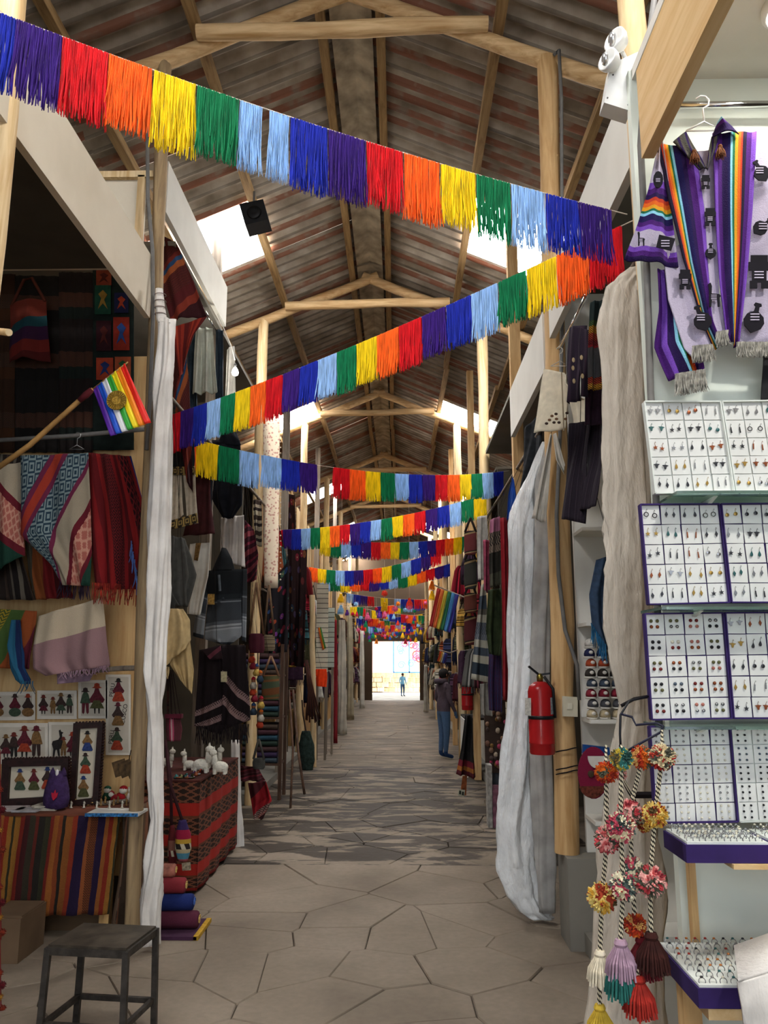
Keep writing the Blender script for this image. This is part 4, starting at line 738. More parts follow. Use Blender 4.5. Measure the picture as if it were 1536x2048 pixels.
for k, (P, Yo) in enumerate(((pot(1404, 640, 30, -22), 0), (pot(1508, 640, 34, 14), 0), (idol(1518, 545, 34), 0), (idol(1370, 560, 20), 0), (pot(1522, 455, 24, 50), 0), (pot(1522, 345, 26, -30), 0), (idol(1411, 365, 14), 0), (llama(1428, 590, 24), 0), (idol(1420, 435, 18), 0), (pot(1421, 505, 18, 0), 0), (arc(1316, 360, 10, 17), -.02), (llama(1282, 478, 14), -.024), ([(1318, 470), (1350, 478), (1342, 502), (1312, 495)], -.024))):
    m = polyc(PY - .014 + Yo, P, MOT, 'motif', pn, .003); cx = sum(p[0] for p in P) / len(P); cy = sum(p[1] for p in P) / len(P); w = max(p[0] for p in P) - min(p[0] for p in P)
    for q in (-.12, .02, .16): polyc(PY - .0175 + Yo, [(cx - w * .22, cy + w * (q - .03)), (cx + w * .22, cy + w * (q - .03)), (cx + w * .22, cy + w * (q + .02)), (cx - w * .22, cy + w * (q + .02))], M(PU['gry'], .95, .1), 'motif_line', m, .001)
FRG = M('#a8a49a', .95, .45, 50)
for a, b, l in (((1384, 692), (1426, 688), .055), ((1432, 664), (1456, 660), .05), ((1474, 684), (1580, 684), .05), ((1350, 748), (1410, 738), .07)): fringe_mb(atY(*a, PY - .02), atY(*b, PY - .02), l, int((b[0] - a[0]) * .9), .0032, 5, .3, 3, .008, 2).build('fringe', FRG, pn)
for x, y in ((1388, 300), (1440, 290)): m = place('tassel', TS_S, M('#7a4a2c', .9, .4, 50), pn, atY(x, y, PY - .03)); m.scale = (.3, .3, .3)
hanger(atY(1408, 243, 2.34), .12, M('#d9d9d9', .4, .02), None, 'white wire hanger in the purple poncho neck')
jk = thing('jacket', 'dark jacket edge hanging below the poncho by the earring board', 'jacket', atY(1555, 800, 2.4)); cloth('body', 2.42, [(1527, 712), (1522, 800)], [(1600, 712), (1600, 800)], M('#2a2a2c', .95, .3), jk, folds=1, amp=.01)
# earring boards
SILV = M('#9a9a9c', .25, .2, 80, metal=.85); DKSI = M('#3c3c40', .3, .2, 80, metal=.6); COPP = M('#8a4a2c', .35, .2, 80, metal=.5); GOLD = M('#a08040', .35, .2, 80, metal=.6); TURQ = M('#2c5a5a', .4, .2, 80); PEARL = M('#cfc8b4', .25, .05); JET = M('#1c1c20', .3, .1); PINKS = M('#a8685c', .35, .2)
def hook(mb, z0): return mb.tube([(0, 0, z0), (0, -.001, z0 + .006), (.002, -.001, z0 + .011), (.004, 0, z0 + .007)], .0006, 4)
def er_round(): return hook(MB().lathe([(.001, 0), (.0058, .0006), (.0058, .002), (.001, .003)], (0, 0, -.004), 10, (0, -1, 0)), .002)
def er_drop(): return hook(MB().prism([(0, 0, .004), (.0035, 0, -.004), (.0042, 0, -.009), (.002, 0, -.0125), (-.002, 0, -.0125), (-.0042, 0, -.009), (-.0035, 0, -.004)], (0, -.002, 0)), .004)
def er_diam(): return hook(MB().prism([(0, 0, .004), (.0045, 0, -.005), (0, 0, -.014), (-.0045, 0, -.005)], (0, -.002, 0)), .004)
def er_bar(): return hook(MB().prism([(-.0016, 0, .003), (.0016, 0, .003), (.0018, 0, -.015), (-.0018, 0, -.015)], (0, -.002, 0)), .003)
def er_hoop(): return hook(MB().tube([(.0065 * sin(a), -.001, -.004 + .0065 * cos(a)) for a in [q * pi / 7 for q in range(15)]], .0013, 5), .002)
def er_star(): return hook(MB().prism([((.008 if q % 2 == 0 else .0032) * sin(q * pi / 5), 0, -.004 + (.008 if q % 2 == 0 else .0032) * cos(q * pi / 5)) for q in range(10)], (0, -.002, 0)), .003)
def er_wing(): return hook(MB().prism([(0, 0, .003), (.010, 0, .001), (.004, 0, -.003), (.002, 0, -.011), (-.002, 0, -.011), (-.004, 0, -.003), (-.010, 0, .001)], (0, -.002, 0)), .002)
EK = {'round disc': er_round(), 'teardrop': er_drop(), 'diamond': er_diam(), 'slim bar': er_bar(), 'hoop': er_hoop(), 'star': er_star(), 'winged': er_wing()}
EM = {k: v.mesh('earring') for k, v in EK.items()}; STUD = MB().lathe([(.0052, 0), (.0052, .001), (.004, .003), (.0012, .0045)], (0, 0, 0), 10, (0, -1, 0)).mesh('earring', True); STUDS = MB().lathe([(.0034, 0), (.003, .002), (.001, .003)], (0, 0, 0), 8, (0, -1, 0)).mesh('earring', True)
CARD = M('#dcdcd8', .4, .04); PURL = M('#33215c', .8, .15); WHTL = M('#d8dcd6', .7, .06)
bil = lambda Q, u, v: tuple((Q[0][i] * (1 - u) + Q[1][i] * u) * (1 - v) + (Q[3][i] * (1 - u) + Q[2][i] * u) * v for i in (0, 1))
CMAT = {'silver': SILV, 'dark silver': DKSI, 'copper': COPP, 'gold': GOLD, 'teal stone': TURQ}
SMAT = {'copper': COPP, 'blue grey': M('#4c5866', .3, .2), 'black': JET, 'pearl': PEARL, 'pink stone': PINKS, 'olive': M('#5c5a38', .35, .2), 'dark red': M('#6a1f1c', .35, .2), 'silver': SILV}
def board(bname, lab, Q, nc, nr, liner, mode, seed, rowskip=0, Y=2.40):
    rng = random.Random(seed); t = thing('earring_board', lab, 'display board', atY(*Q[3], Y), 'earring display boards'); polyc(Y, Q, liner, 'backing', t, -.012)
    mb = MB()
    for i in range(4): mb.bar(atY(*Q[i], Y - .006), atY(*Q[(i + 1) % 4], Y - .006), .004, .026, (0, 1, 0))
    mb.build('rim', liner, t)
    for r in range(nr):
        for q in range(nc):
            u0, v0 = (q + .5) / nc, (r + .5) / nr; cx, cy = bil(Q, u0, v0); a = bil(Q, u0 - .468 / nc, v0 - .478 / nr); b = bil(Q, u0 + .468 / nc, v0 - .478 / nr); d = bil(Q, u0 + .468 / nc, v0 + .478 / nr); e = bil(Q, u0 - .468 / nc, v0 + .478 / nr)
            j = rng.uniform(-1.2, 1.2); Yc = Y - .003; cp = atY(cx, cy, Yc - .006)
            if mode == 'drop': k = rng.choice(list(EM)); m = rng.choice(['silver', 'silver', 'dark silver', 'dark silver', 'dark silver', 'copper', 'gold', 'teal stone']); clab = 'white card with two %s %s earrings on the %s' % (m, k, bname)
            else: m, m2 = rng.choice(list(SMAT)), rng.choice(list(SMAT)); m2 = m2 if mode == 'stud4' else m; m = rng.choice(('silver', 'pearl')) if mode == 'stud6' else rng.choice(('black', 'silver', 'blue grey')) if mode == 'stud6d' else m; clab = 'white card of %s %s%s studs on the %s' % ('four' if mode == 'stud4' else 'six', m, ' and %s' % m2 if mode == 'stud4' and m2 != m else '', bname)
            ct = thing('earring_card', clab, 'earring card', cp, 'earring cards on the boards'); polyc(Yc, [(a[0] + j, a[1]), (b[0] + j, b[1] + j * .5), (d[0], d[1] + j * .5), (e[0], e[1])], CARD, 'card', ct, .003)
            s = 1.0
            if mode == 'drop':
                g = rng.uniform(.010, .016)
                for sg in (-1, 1): o = place('earring', EM[k], CMAT[m], ct, cp + Vector((sg * g, -.001, .004 + rng.uniform(-.003, .004)))); o.rotation_euler = (0, R(rng.uniform(-7, 7)), 0)
            elif mode == 'stud4':
                for sg in (-1, 1):
                    for vz, mm in ((.010, m), (-.007, m2)): place('earring', STUD, SMAT[mm], ct, cp + Vector((sg * rng.uniform(.008, .010), -.0005, vz)))
            else:
                for sg in (-1, 1):
                    for vz in (.016, 0, -.016): place('earring', STUDS, SMAT[m], ct, cp + Vector((sg * .010 + rng.uniform(-.001, .001), -.0005, vz)))
board('top white board', 'white lined board of dangling earrings at the top', [(1287, 805), (1438, 805), (1466, 984), (1309, 988)], 4, 5, WHTL, 'drop', 1)
board('glossy top white board', 'white lined board of glittering earrings beside the topmost one', [(1442, 805), (1560, 803), (1590, 984), (1470, 984)], 3, 5, WHTL, 'drop', 2)
board('upper purple board', 'purple lined board of dangling earrings under the top white one', [(1279, 1010), (1436, 1009), (1457, 1205), (1296, 1209)], 4, 5, PURL, 'drop', 3)
board('second upper purple board', 'purple lined board of silver earrings under the glittering one', [(1440, 1009), (1560, 1008), (1582, 1205), (1461, 1205)], 3, 5, PURL, 'drop', 4)
board('stud board', 'purple lined board of coloured bead studs', [(1288, 1228), (1444, 1226), (1461, 1436), (1302, 1439)], 4, 5, PURL, 'stud4', 5)
board('board beside the studs', 'purple lined board of dark earrings beside the bead studs', [(1448, 1226), (1568, 1225), (1586, 1436), (1465, 1436)], 3, 5, PURL, 'drop', 6)
board('lowest purple board', 'purple lined board of tiny pearl and silver studs behind the ring tray', [(1298, 1453), (1457, 1451), (1473, 1642), (1311, 1645)], 4, 5, PURL, 'stud6', 7)
board('lowest white board', 'white lined board of tiny dark studs behind the ring tray', [(1461, 1451), (1580, 1450), (1598, 1640), (1477, 1642)], 3, 5, WHTL, 'stud6d', 8)
GLASS = NT('shelf_glass'); GLASS.b.inputs['Transmission Weight'].default_value = .85; GLASS.b.inputs['IOR'].default_value = 1.45; GLASS = GLASS.done('#bfe0d2', .05)
for k, (x, y) in enumerate(((1330, 992), (1300, 1214), (1306, 1443))):
    a = atY(x, y, 2.40); t = thing('glass_shelf', 'clear glass shelf under the %s earring boards' % ['white lined', 'upper purple', 'stud'][k], 'shelf', (1.2, 2.4, a.z - .012), 'glass shelves of the jewellery wall'); MB().box(((a.x + 1.75) / 2, 2.395, a.z - .010), (1.75 - a.x, .20, .008)).build('glass', GLASS, t)
    for q in (.12, .5): MB().prism([(a.x + q, 2.495, a.z - .015), (a.x + q, 2.33, a.z - .015), (a.x + q, 2.495, a.z - .055)], (.012, 0, 0)).build('bracket', WHTL, t)
# ring trays
def ring_mb(stone=True):
    mb = MB().tube([(.0085 * cos(a), 0, .0085 * sin(a) + .0085) for a in [q * pi / 8 for q in range(17)]], .0011, 5, False)
    return mb
RINGM = ring_mb().mesh('ring', True); GEM = MB().ball((0, 0, 0), .0042, 8, 5, (1, 1, .7)).mesh('stone', True)
def ring_tray(lab, x0, x1, y0, y1, z, nx, ny, stones, seed, where):
    t = thing('ring_tray', lab, 'ring tray', ((x0 + x1) / 2, (y0 + y1) / 2, z - .05), 'ring trays'); rng = random.Random(seed)
    MB().box(((x0 + x1) / 2, (y0 + y1) / 2, z - .026), (x1 - x0, y1 - y0, .044)).build('tray_body', PURL, t); MB().box(((x0 + x1) / 2, (y0 + y1) / 2, z - .001), (x1 - x0 - .012, y1 - y0 - .012, .006)).build('foam', WHTL, t)
    for i in range(nx):
        for j in range(ny):
            p = (x0 + .018 + (x1 - x0 - .036) * (i + .5 * (j % 2) * .6) / (nx - .6), y0 + .016 + (y1 - y0 - .032) * j / (ny - 1), z - .003); sn = rng.choice(list(stones))
            r = place('ring', RINGM, SILV, None, p); r.rotation_euler = (R(-18), 0, R(rng.uniform(-14, 14))); tag(r, 'silver ring with %s on the %s' % (('an ' if sn[0] == 'a' else 'a ') + sn, where), 'ring', 'rings in the trays'); g = place('stone', GEM, stones[sn], None, p); g.parent = r; g.location = (0, 0, .0182)
RST = {'red stone': M('#8a2418', .3, .1), 'black stone': JET, 'pale stone': PEARL, 'amber stone': M('#a8642c', .3, .1), 'silver bead': SILV, 'teal stone': TURQ}
ring_tray('shallow purple tray of plain silver rings below the earring boards', .735, .955, 2.20, 2.38, 1.235, 12, 6, {'silver bead': SILV, 'pale bead': PEARL}, 1, 'upper left tray'); ring_tray('neighbouring purple tray of plain silver rings', .963, 1.18, 2.20, 2.38, 1.235, 11, 6, {'silver bead': SILV, 'pale bead': PEARL}, 2, 'upper neighbouring tray')
ring_tray('large purple tray of stone set rings at the bottom of the stall', .715, 1.20, 2.12, 2.43, .925, 18, 8, RST, 3, 'large lower tray')
ck = thing('display_counter', 'plywood jewellery counter carrying the ring trays', 'counter', (1.0, 2.3, 0)); MB().box((1.30, 2.33, 1.180), (.9, .28, .012)).build('upper_board', WPLY, ck); MB().box((1.25, 2.31, .86), (1.02, .36, .025)).build('lower_board', WPLY, ck)
MB().box((.80, 2.45, .42), (.05, .05, .84)).build('leg', WPLYV, ck); MB().box((.885, 2.20, .42), (.05, .05, .84)).build('leg', WPLYV, ck); MB().box((.83, 2.455, 1.01), (.018, .03, .29)).build('support_strip', WPLYV, ck)
wc = thing('draped_cloth', 'white cloth corner draped over a dark side table by the ring tray', 'cloth', atY(1500, 2040, 1.95)); q0 = atY(1478, 1985, 1.95); q1 = atY(1536, 1955, 1.95)
cloth_mb([q0 + Vector((0, 0, .02)), q0 + Vector((.002, -.01, -.06))], [q1 + Vector((.14, 0, .05)), q1 + Vector((.14, -.02, -.12))], folds=1.6, amp=.012, seed=4).build('hanging_edge', WCUR, wc, True); MB().prism([q0 + Vector((0, 0, .02)), q1 + Vector((.14, 0, .05)), q1 + Vector((.2, .22, .05)), q0 + Vector((.08, .22, .02))], (0, 0, .006)).build('top', WCUR, wc, True); 
sdt = thing('side_table', 'dark side table under the white cloth corner', 'table', (.98, 2.0, 0)); MB().box((q0.x + .20, 2.06, q0.z - .02), (.22, .2, .03)).build('top', M('#2a201a', .6), sdt); MB().box((q0.x + .20, 2.06, (q0.z - .035) / 2), (.06, .06, q0.z - .035)).build('leg', M('#2a201a', .6), sdt)
# tan gathered curtain
TCUR = NT('tan_curtain'); _c = TCUR.ramp(TCUR.noise(4, 5), [(.3, '#a89c8c'), (.65, '#c9bfb0')]); TCUR.bump(TCUR.noise(26, 5, TCUR.stretch(2.5, 2.5, .8)), .5, .014); TCUR = TCUR.done(_c, .7)
tn = thing('gathered_curtain', 'beige plastic weave curtain gathered beside the earring boards', 'curtain', atY(1255, 2048, 2.72))
column_mb([(1262, 1294, 534), (1215, 1298, 575), (1203, 1300, 620), (1203, 1302, 720), (1204, 1304, 850), (1208, 1306, 980), (1210, 1308, 1100), (1213, 1308, 1220), (1224, 1303, 1330), (1244, 1299, 1408), (1232, 1302, 1470), (1216, 1310, 1560), (1206, 1318, 1680), (1195, 1322, 1800), (1182, 1328, 1950), (1176, 1332, 2090), (1172, 1334, 2480)], 2.78, .24, 7, .2, seed=8).build('fabric', TCUR, tn, True)
MB().tube([atY(1242, 1412, 2.70), atY(1268, 1398, 2.69), atY(1302, 1392, 2.69)], .006, 6).build('tie', M(BLK), tn); MB().tube([atY(1262, 1590, 2.66), atY(1306, 1590, 2.66)], .011, 6).build('lower_tie', M(BLK), tn)
tag(MB().tube([atY(1311, -20, 2.40), atY(1289, 150, 2.40), atY(1281, 290, 2.44), atY(1293, 520, 2.44), atY(1301, 780, 2.44), atY(1312, 1000, 2.45), atY(1316, 1300, 2.45), atY(1318, 1460, 2.45)], .011, 10).build('conduit', GREYPIPE, None, True), 'grey conduit running beside the purple poncho', 'conduit')
# emergency light
el = thing('emergency_light', 'white twin head emergency light on its battery box', 'lamp', atY(1245, 215, 2.55)); EW = M('#e2e2de', .4, .04)
MB().prism([atY(x, y, 2.53) for x, y in ((1222, 128), (1288, 98), (1262, 222), (1208, 205))], (0, .07, 0)).build('battery_box', EW, el)
for x, y in ((1215, 196), (1256, 210), (1226, 150), (1262, 160)): MB().lathe([(.003, 0), (.003, .002)], atY(x, y, 2.53), 8, (0, -1, 0)).build('screw', M('#55524e', .4, metal=.7), el)
for x, y, r in ((1228, 78, .044), (1214, 118, .040)):
    h = MB().lathe([(.006, .055), (r * .6, .045), (r * .95, .02), (r, 0), (r * .86, -.002), (r * .5, .018)][::-1], atY(x, y, 2.50), 20, (.75, .55, -.1)).build('lamp_head', EW, el, True); MB().ball(atY(x - 4, y, 2.49), r * .62, 12, 8, (.5, .8, 1)).build('reflector', M('#d8d8d8', .15, .25, 60, metal=.7), h, True)
    MB().tube([atY(x + 6, y + 8, 2.53), atY(x + 24, y + 40, 2.55)], .008, 8).build('neck', EW, el, True)
# pompom strings on a wire hanger
def pom_mat(name, cols, seed):
    t = NT('pom_' + name); inf = t.n('ShaderNodeObjectInfo'); off = t.n('ShaderNodeVectorMath', operation='ADD'); t.link(t.obj(), off.inputs[0]); cmb = t.n('ShaderNodeCombineXYZ'); t.link(t.math('MULTIPLY', inf.outputs['Random'], 9.0), cmb.inputs[0]); t.link(cmb.outputs[0], off.inputs[1])
    n = t.noise(34, 1, off.outputs[0]); k = len(cols); return t.done(t.ramp(n, [(.28 + .44 * i / k if i else 0, q) for i, q in enumerate(cols)], True), .95)
PMAT = {'orange': pom_mat('orange', ['#5a5a48', '#c8641f', '#b83a1c', '#8a2a1c', '#c89a5a'], 1), 'red': pom_mat('red', ['#7a1c1c', '#a82a24', '#d8c8a0', '#5a5a4c', '#a83a2c'], 2), 'pink': pom_mat('pink', ['#8a2a34', '#d06a68', '#e0a8a0', '#5a5a4a', '#c84a50'], 3), 'cream': pom_mat('cream', ['#7a2a24', '#d8cca8', '#b8485a', '#4c5a54', '#e0d8bc'], 4), 'gold': pom_mat('gold', ['#7a1f1a', '#c89a3a', '#d8c070', '#9a3a24', '#5a4a2c'], 5), 'green': pom_mat('green', ['#2a4a44', '#3a7a74', '#c8b040', '#5a5a44', '#8a6a2c'], 6)}
PM_B = pom_mb(.027, 260, 5).mesh('pompom'); TSB = {k: tassel_mb(.03, .07, 90, 3).mesh('tassel') for k in (1,)}[1]
ph = thing('wire_hanger', 'black wire hanger holding the long pompom strings', 'hanger', atY(1270, 1500, 2.34)); MB().tube([atY(1300, 1392, 2.40), atY(1258, 1402, 2.36), atY(1241, 1430, 2.34), atY(1240, 1470, 2.34), atY(1242, 1505, 2.33)], .0035, 6).build('hook', M('#15151a', .4), ph, True)
MB().tube([atY(1242, 1428, 2.34), atY(1264, 1434, 2.33), atY(1272, 1450, 2.32), atY(1312, 1446, 2.30), atY(1326, 1452, 2.29), atY(1322, 1464, 2.29), atY(1300, 1476, 2.30), atY(1264, 1496, 2.32), atY(1240, 1510, 2.33)], .0035, 6).build('frame', M('#1c1c30', .4), ph, True)
BRAID = NT('braid'); _v = BRAID.n('ShaderNodeSeparateXYZ'); BRAID.link(BRAID.obj(), _v.inputs[0]); BRAID = BRAID.done(BRAID.ramp(BRAID.math('FRACT', BRAID.math('ADD', BRAID.math('MULTIPLY', _v.outputs[2], 70.0), BRAID.math('MULTIPLY', _v.outputs[0], 120.0))), [(0, '#1c1a18'), (.45, '#cfc4a8')], True), .95)
TCOL = {'cream': M('#d8cdb4', .95, .25, 40), 'lilac': M('#a88a9c', .95, .3, 40), 'wine': M('#6a1c24', .95, .3, 40), 'brown': M('#3a1a16', .95, .3, 40), 'red': M('#a02a20', .95, .3, 40), 'yellow': M('#c8a83a', .95, .3, 40), 'teal': M('#2a6a62', .95, .3, 40)}
STR = [('orange topped pompom string ending in cream and yellow tassels', [(1212, 1545, 'orange', 18), (1214, 1680, 'pink', 21), (1204, 1795, 'gold', 23)], [(1200, 1900, 'cream', 1.0), (1199, 2008, 'yellow', 1.0)], 2.30),
       ('green topped pompom string ending in a lilac and teal tassel', [(1243, 1518, 'green', 18), (1241, 1655, 'cream', 23), (1247, 1772, 'cream', 22)], [(1241, 1878, 'lilac', 1.15), (1241, 1912, 'teal', 1.2)], 2.26),
       ('red and orange topped pompom string ending in a wine tassel', [(1285, 1515, 'orange', 19), (1259, 1622, 'pink', 19), (1264, 1735, 'cream', 18), (1270, 1850, 'orange', 18)], [(1284, 1872, 'wine', 1.2)], 2.28),
       ('crimson topped pompom string ending in brown and red tassels', [(1324, 1514, 'red', 21), (1310, 1630, 'gold', 20), (1300, 1762, 'pink', 24)], [(1302, 1864, 'brown', 1.15), (1276, 1950, 'red', 1.15)], 2.24),
       ('short pompom string of small pink and red pompoms', [(1240, 1547, 'pink', 11), (1284, 1632, 'red', 15), (1288, 1650, 'gold', 12)], [], 2.33)]
for lab, poms, tas, Y in STR:
    last = tas[-1] if tas else poms[-1]; t = thing('pompom_string', lab, 'pompom string', atY(last[0], last[1] + 30, Y), 'pompom strings on the black hanger')
    for dx in (-2.2, 2.2): MB().tube([atY(poms[0][0], 1490 if poms[0][0] < 1300 else 1460, Y + .02)] + [atY(q[0] + dx, q[1], Y) for q in poms] + [atY(q[0] + dx, q[1], Y) for q in tas], .0030, 6).build('braided_cord', BRAID, t)
    for x, y, k, r in poms: m = place('pompom', PM_B, PMAT[k], t, atY(x, y, Y)); s = r * 1.25 * 2.3 / 1690 / .027; m.scale = (s, s, s); m.rotation_euler = (x, y, r)
    for x, y, k, s in tas: m = place('tassel', TSB, TCOL[k], t, atY(x, y, Y)); m.scale = (s * 1.25, s * 1.25, s * 1.15)
# ================================================================ second right stall: shelves, jackets, log post fittings
tag(MB().tube(pxX([(1200, 535), (1160, 618), (1118, 697)], 1.05), .012, 10).build('chrome_rail', CHROME, None, True), 'chrome rail holding the jackets along the right aisle', 'rail')
def hold(t):
    """string from the top of a hung thing up to the nearest pole rail"""
    ch = t.children[0]; V = [ch.location + t.location + v.co for v in ch.data.vertices]; p = max(V, key=lambda q: q.z)
    top = [q for q in V if q.z > p.z - .02]; p = sum(top, Vector()) / len(top); best = None
    for x, y0, y1, z in RAILS:
        if y0 <= p.y <= y1 and abs(x - p.x) < .75 and z > p.z + .02 and (best is None or z < best[1]): best = (x, z)
    if best: MB().tube([p + Vector((0, .03, -.02)), (best[0], p.y + .03, best[1])], .002, 5).build('hanging_string', M('#241e18', .9, .1), t)
    return t
def garment(name, lab, cat, parts, group=None):
    t = thing(name, lab, cat, px([parts[0][2][-1]], parts[0][1] if not isinstance(parts[0][1], tuple) else parts[0][1][0])[0], group)
    for pn_, Y, L, Rr, mat, kw in parts: cloth(pn_, Y, L, Rr, mat, t, **kw)
    return hold(t)
OFFW = M('#cfc5ae', .95, .12, 20); g1 = garment('jacket', 'cream zip jacket with small flower embroidery', 'jacket', [('body', (4.9, 4.75), [(1088, 738), (1080, 790), (1068, 866)], [(1128, 745), (1140, 800), (1136, 858)], OFFW, dict(folds=1.2, amp=.015)), ('sleeve', (4.75, 4.6), [(1128, 748), (1138, 806), (1140, 855)], [(1146, 790), (1164, 800), (1172, 852)], OFFW, dict(folds=.8, amp=.02))])
for k, (x, y) in enumerate(((1093, 847), (1099, 840), (1108, 845), (1113, 838), (1118, 845), (1131, 838), (1134, 826), (1104, 832), (1112, 828))): MB().ball(atY(x, y, 4.72), .011, 8, 5, (1, .3, .8)).build('embroidered_flower', M(('#3a2a24', '#6a4a34')[k % 2], .9), g1)
MB().tube([atY(1123, 745, 4.71), atY(1125, 800, 4.70), atY(1128, 862, 4.70)], .004, 6).build('zip', M('#8a7a60', .5), g1); hanger(atY(1120, 722, 4.83), .12, M('#b8b0a0', .5), None, 'wire hanger holding the cream jacket')
AUB = W('aubergine', [(0, '#2c2030'), (.5, '#382838'), (.8, '#261c2a')], 0, 2); g2 = garment('jacket', 'aubergine jacket with pale flower embroidery', 'jacket', [('body', (4.35, 4.2), [(1140, 655), (1134, 740), (1138, 808)], [(1168, 650), (1160, 740), (1158, 800)], AUB, dict(folds=1, amp=.02)), ('sleeve', (4.2, 4.1), [(1160, 655), (1158, 740), (1155, 790)], [(1176, 660), (1176, 740), (1178, 795)], AUB, dict(folds=.7, amp=.02))])
for x, y in ((1147, 720), (1146, 736), (1148, 762), (1163, 715), (1165, 752)): MB().ball(atY(x, y, 4.1), .012, 8, 5, (.7, .3, 1.2)).build('embroidered_flower', M('#c8b088', .9), g2)
garment('sweater', 'grey knit sweater with red orange and yellow dotted yoke', 'sweater', [('body', 3.95, [(1180, 605), (1176, 690), (1176, 780)], [(1206, 600), (1208, 690), (1208, 780)], W('dotted_knit', [(0, '#1c2a2a'), (.22, '#3a5a2a'), (.28, '#c08a20'), (.36, '#b03a20'), (.44, '#8a2028'), (.52, '#4a4a4c'), (.86, '#b03a20'), (.93, '#c08a20')], 90, 1, [(.22, .5, '#16100e', 'check', 40, 9), (.86, 1, '#16100e', 'check', 40, 9)]), dict(folds=1.5, amp=.015))])
garment('trousers', 'dark plum pinstriped trousers hanging below the cream jacket', 'trousers', [('leg', (4.5, 4.35), [(1140, 850), (1132, 930), (1124, 1010), (1122, 1038)], [(1185, 835), (1176, 930), (1172, 1000), (1166, 1046)], W('pinstripe', [(0, '#2a222c'), (.7, '#3c323c'), (.85, '#221a24')], 0, 10), dict(folds=1.2, amp=.025)), ('leg', (4.45, 4.25), [(1172, 845), (1172, 930), (1165, 1030)], [(1206, 832), (1203, 920), (1180, 1010)], W('pinstripe2', [(0, '#2a222c'), (.7, '#3c323c'), (.85, '#221a24')], 4, 10), dict(folds=1, amp=.02))])
garment('sweater', 'dark violet garment edge above the pinstriped trousers', 'sweater', [('body', 4.25, [(1170, 775), (1170, 850)], [(1207, 775), (1207, 850)], M('#34202f', .95, .3), dict(folds=1.5, amp=.015))])
garment('jeans', 'black denim trousers hanging behind the plastic sheet', 'trousers', [('leg', (6.3, 6.1), [(1052, 860), (1044, 930), (1038, 1000)], [(1092, 800), (1088, 890), (1078, 960)], M('#24262a', .9, .4, 18), dict(folds=1.5, amp=.03))])
# shelf unit
su = thing('shelf_unit', 'white shelf unit with shoes behind the log post', 'shelf unit', (1.45, 5.2, 0)); SHZ = [2.52, 1.92, 1.33, .74]
for z in SHZ: MB().box((1.46, 5.18, z), (.60, .27, .022)).build('shelf', PWHITE, su)
MB().box((1.77, 5.18, 1.3), (.02, .27, 2.55)).build('side_panel', PWHITE, su); MB().box((1.52, 5.18, .06), (.48, .27, .12)).build('plinth', PWHITE, su)
WHT = M('#d4d0c8', .8, .08)
def shoe(x, z, col, lab, k):
    t = thing('baby_shoe', lab, 'shoe', (x, 5.12, z), 'baby shoes on the shelf'); MB().lathe([(.036, 0), (.039, .006), (.036, .012)], (x, 5.12, z), 14, None, .9, 1.5).build('sole', WHT, t, True); MB().lathe([(.035, .0), (.037, .014), (.030, .034), (.016, .045), (.002, .048)], (x, 5.11, z + .012), 14, None, .9, 1.35).build('upper', M(col, .8, .2, 40), t, True); MB().ball((x, 5.062, z + .036), .014, 10, 6, (1, .6, .8)).build('toe_pompom' if k % 3 else 'toe_button', WHT, t, True)
SHN = [('#b8a888', 'cream'), ('#4a4a50', 'grey'), ('#7a1a2c', 'crimson'), ('#3c4858', 'slate blue'), ('#2c2622', 'dark brown'), ('#a84424', 'orange'), ('#1c2048', 'navy'), ('#c9c4bc', 'white')]
for r, (col, nm) in enumerate(SHN):
    for k in range(4): shoe(1.185 + k * .078 + (r % 2) * .008, 1.342 + r * .0615, col, '%s knitted baby shoe, %s from the log post in its row' % (nm, ['first', 'second', 'third', 'fourth'][k]), r)
bi = thing('baby_bib', 'crimson baby bib with a white collar and striped hem', 'bib', atY(1185, 1600, 5.0)); polyc(5.0, arc(1186, 1545, 31, 52, 0, 360, 22), W('bib', [(0, '#8a1c40')], 0), 'body', bi, .02); polyc(4.975, arc(1192, 1512, 17, 24, 0, 180, 12), WHT, 'collar', bi, .008); polyc(4.975, arc(1184, 1560, 28, 36, 20, 160, 14), M('#6a3426', .95, .5, 60), 'striped_hem', bi, .008); MB().ball(atY(1182, 1548, 4.97), .02, 8, 6, (1, .3, 1)).build('applique', M('#4a3a2a', .9), bi)
tag(MB().prism([atY(x, y, 5.05) for x, y in ((1164, 1488), (1216, 1494), (1218, 1510), (1163, 1506))], (0, -.03, 0)).build('packet', M('#1c4a8a', .35, .3, 30)), 'blue plastic packet above the crimson bib', 'packet')
cbg = thing('candy_bag', 'clear bag of brown and orange sweets on the low shelf', 'bag', (1.36, 5.12, .752)); MB().lathe([(.03, 0), (.09, .012), (.10, .04), (.06, .07), (.01, .085)], (1.33, 5.10, .752), 16, None, 1, .6).build('bag', M('#8a5a34', .2, .6, 30), cbg, True)
bsh = garment('shawl', 'slate blue shawl with turquoise fringe beside the shelves', 'shawl', [('body', 4.9, [(1192, 1120), (1178, 1190), (1184, 1250), (1206, 1300)], [(1240, 1105), (1240, 1200), (1240, 1300)], M('#34465e', .95, .25, 30), dict(folds=1.6, amp=.02))]); fringe_mb(atY(1182, 1245, 4.87), atY(1212, 1290, 4.87), .12, 26, .005, 3, .4, 4, .02).build('fringe', M('#2a6a94', .95, .3), bsh)
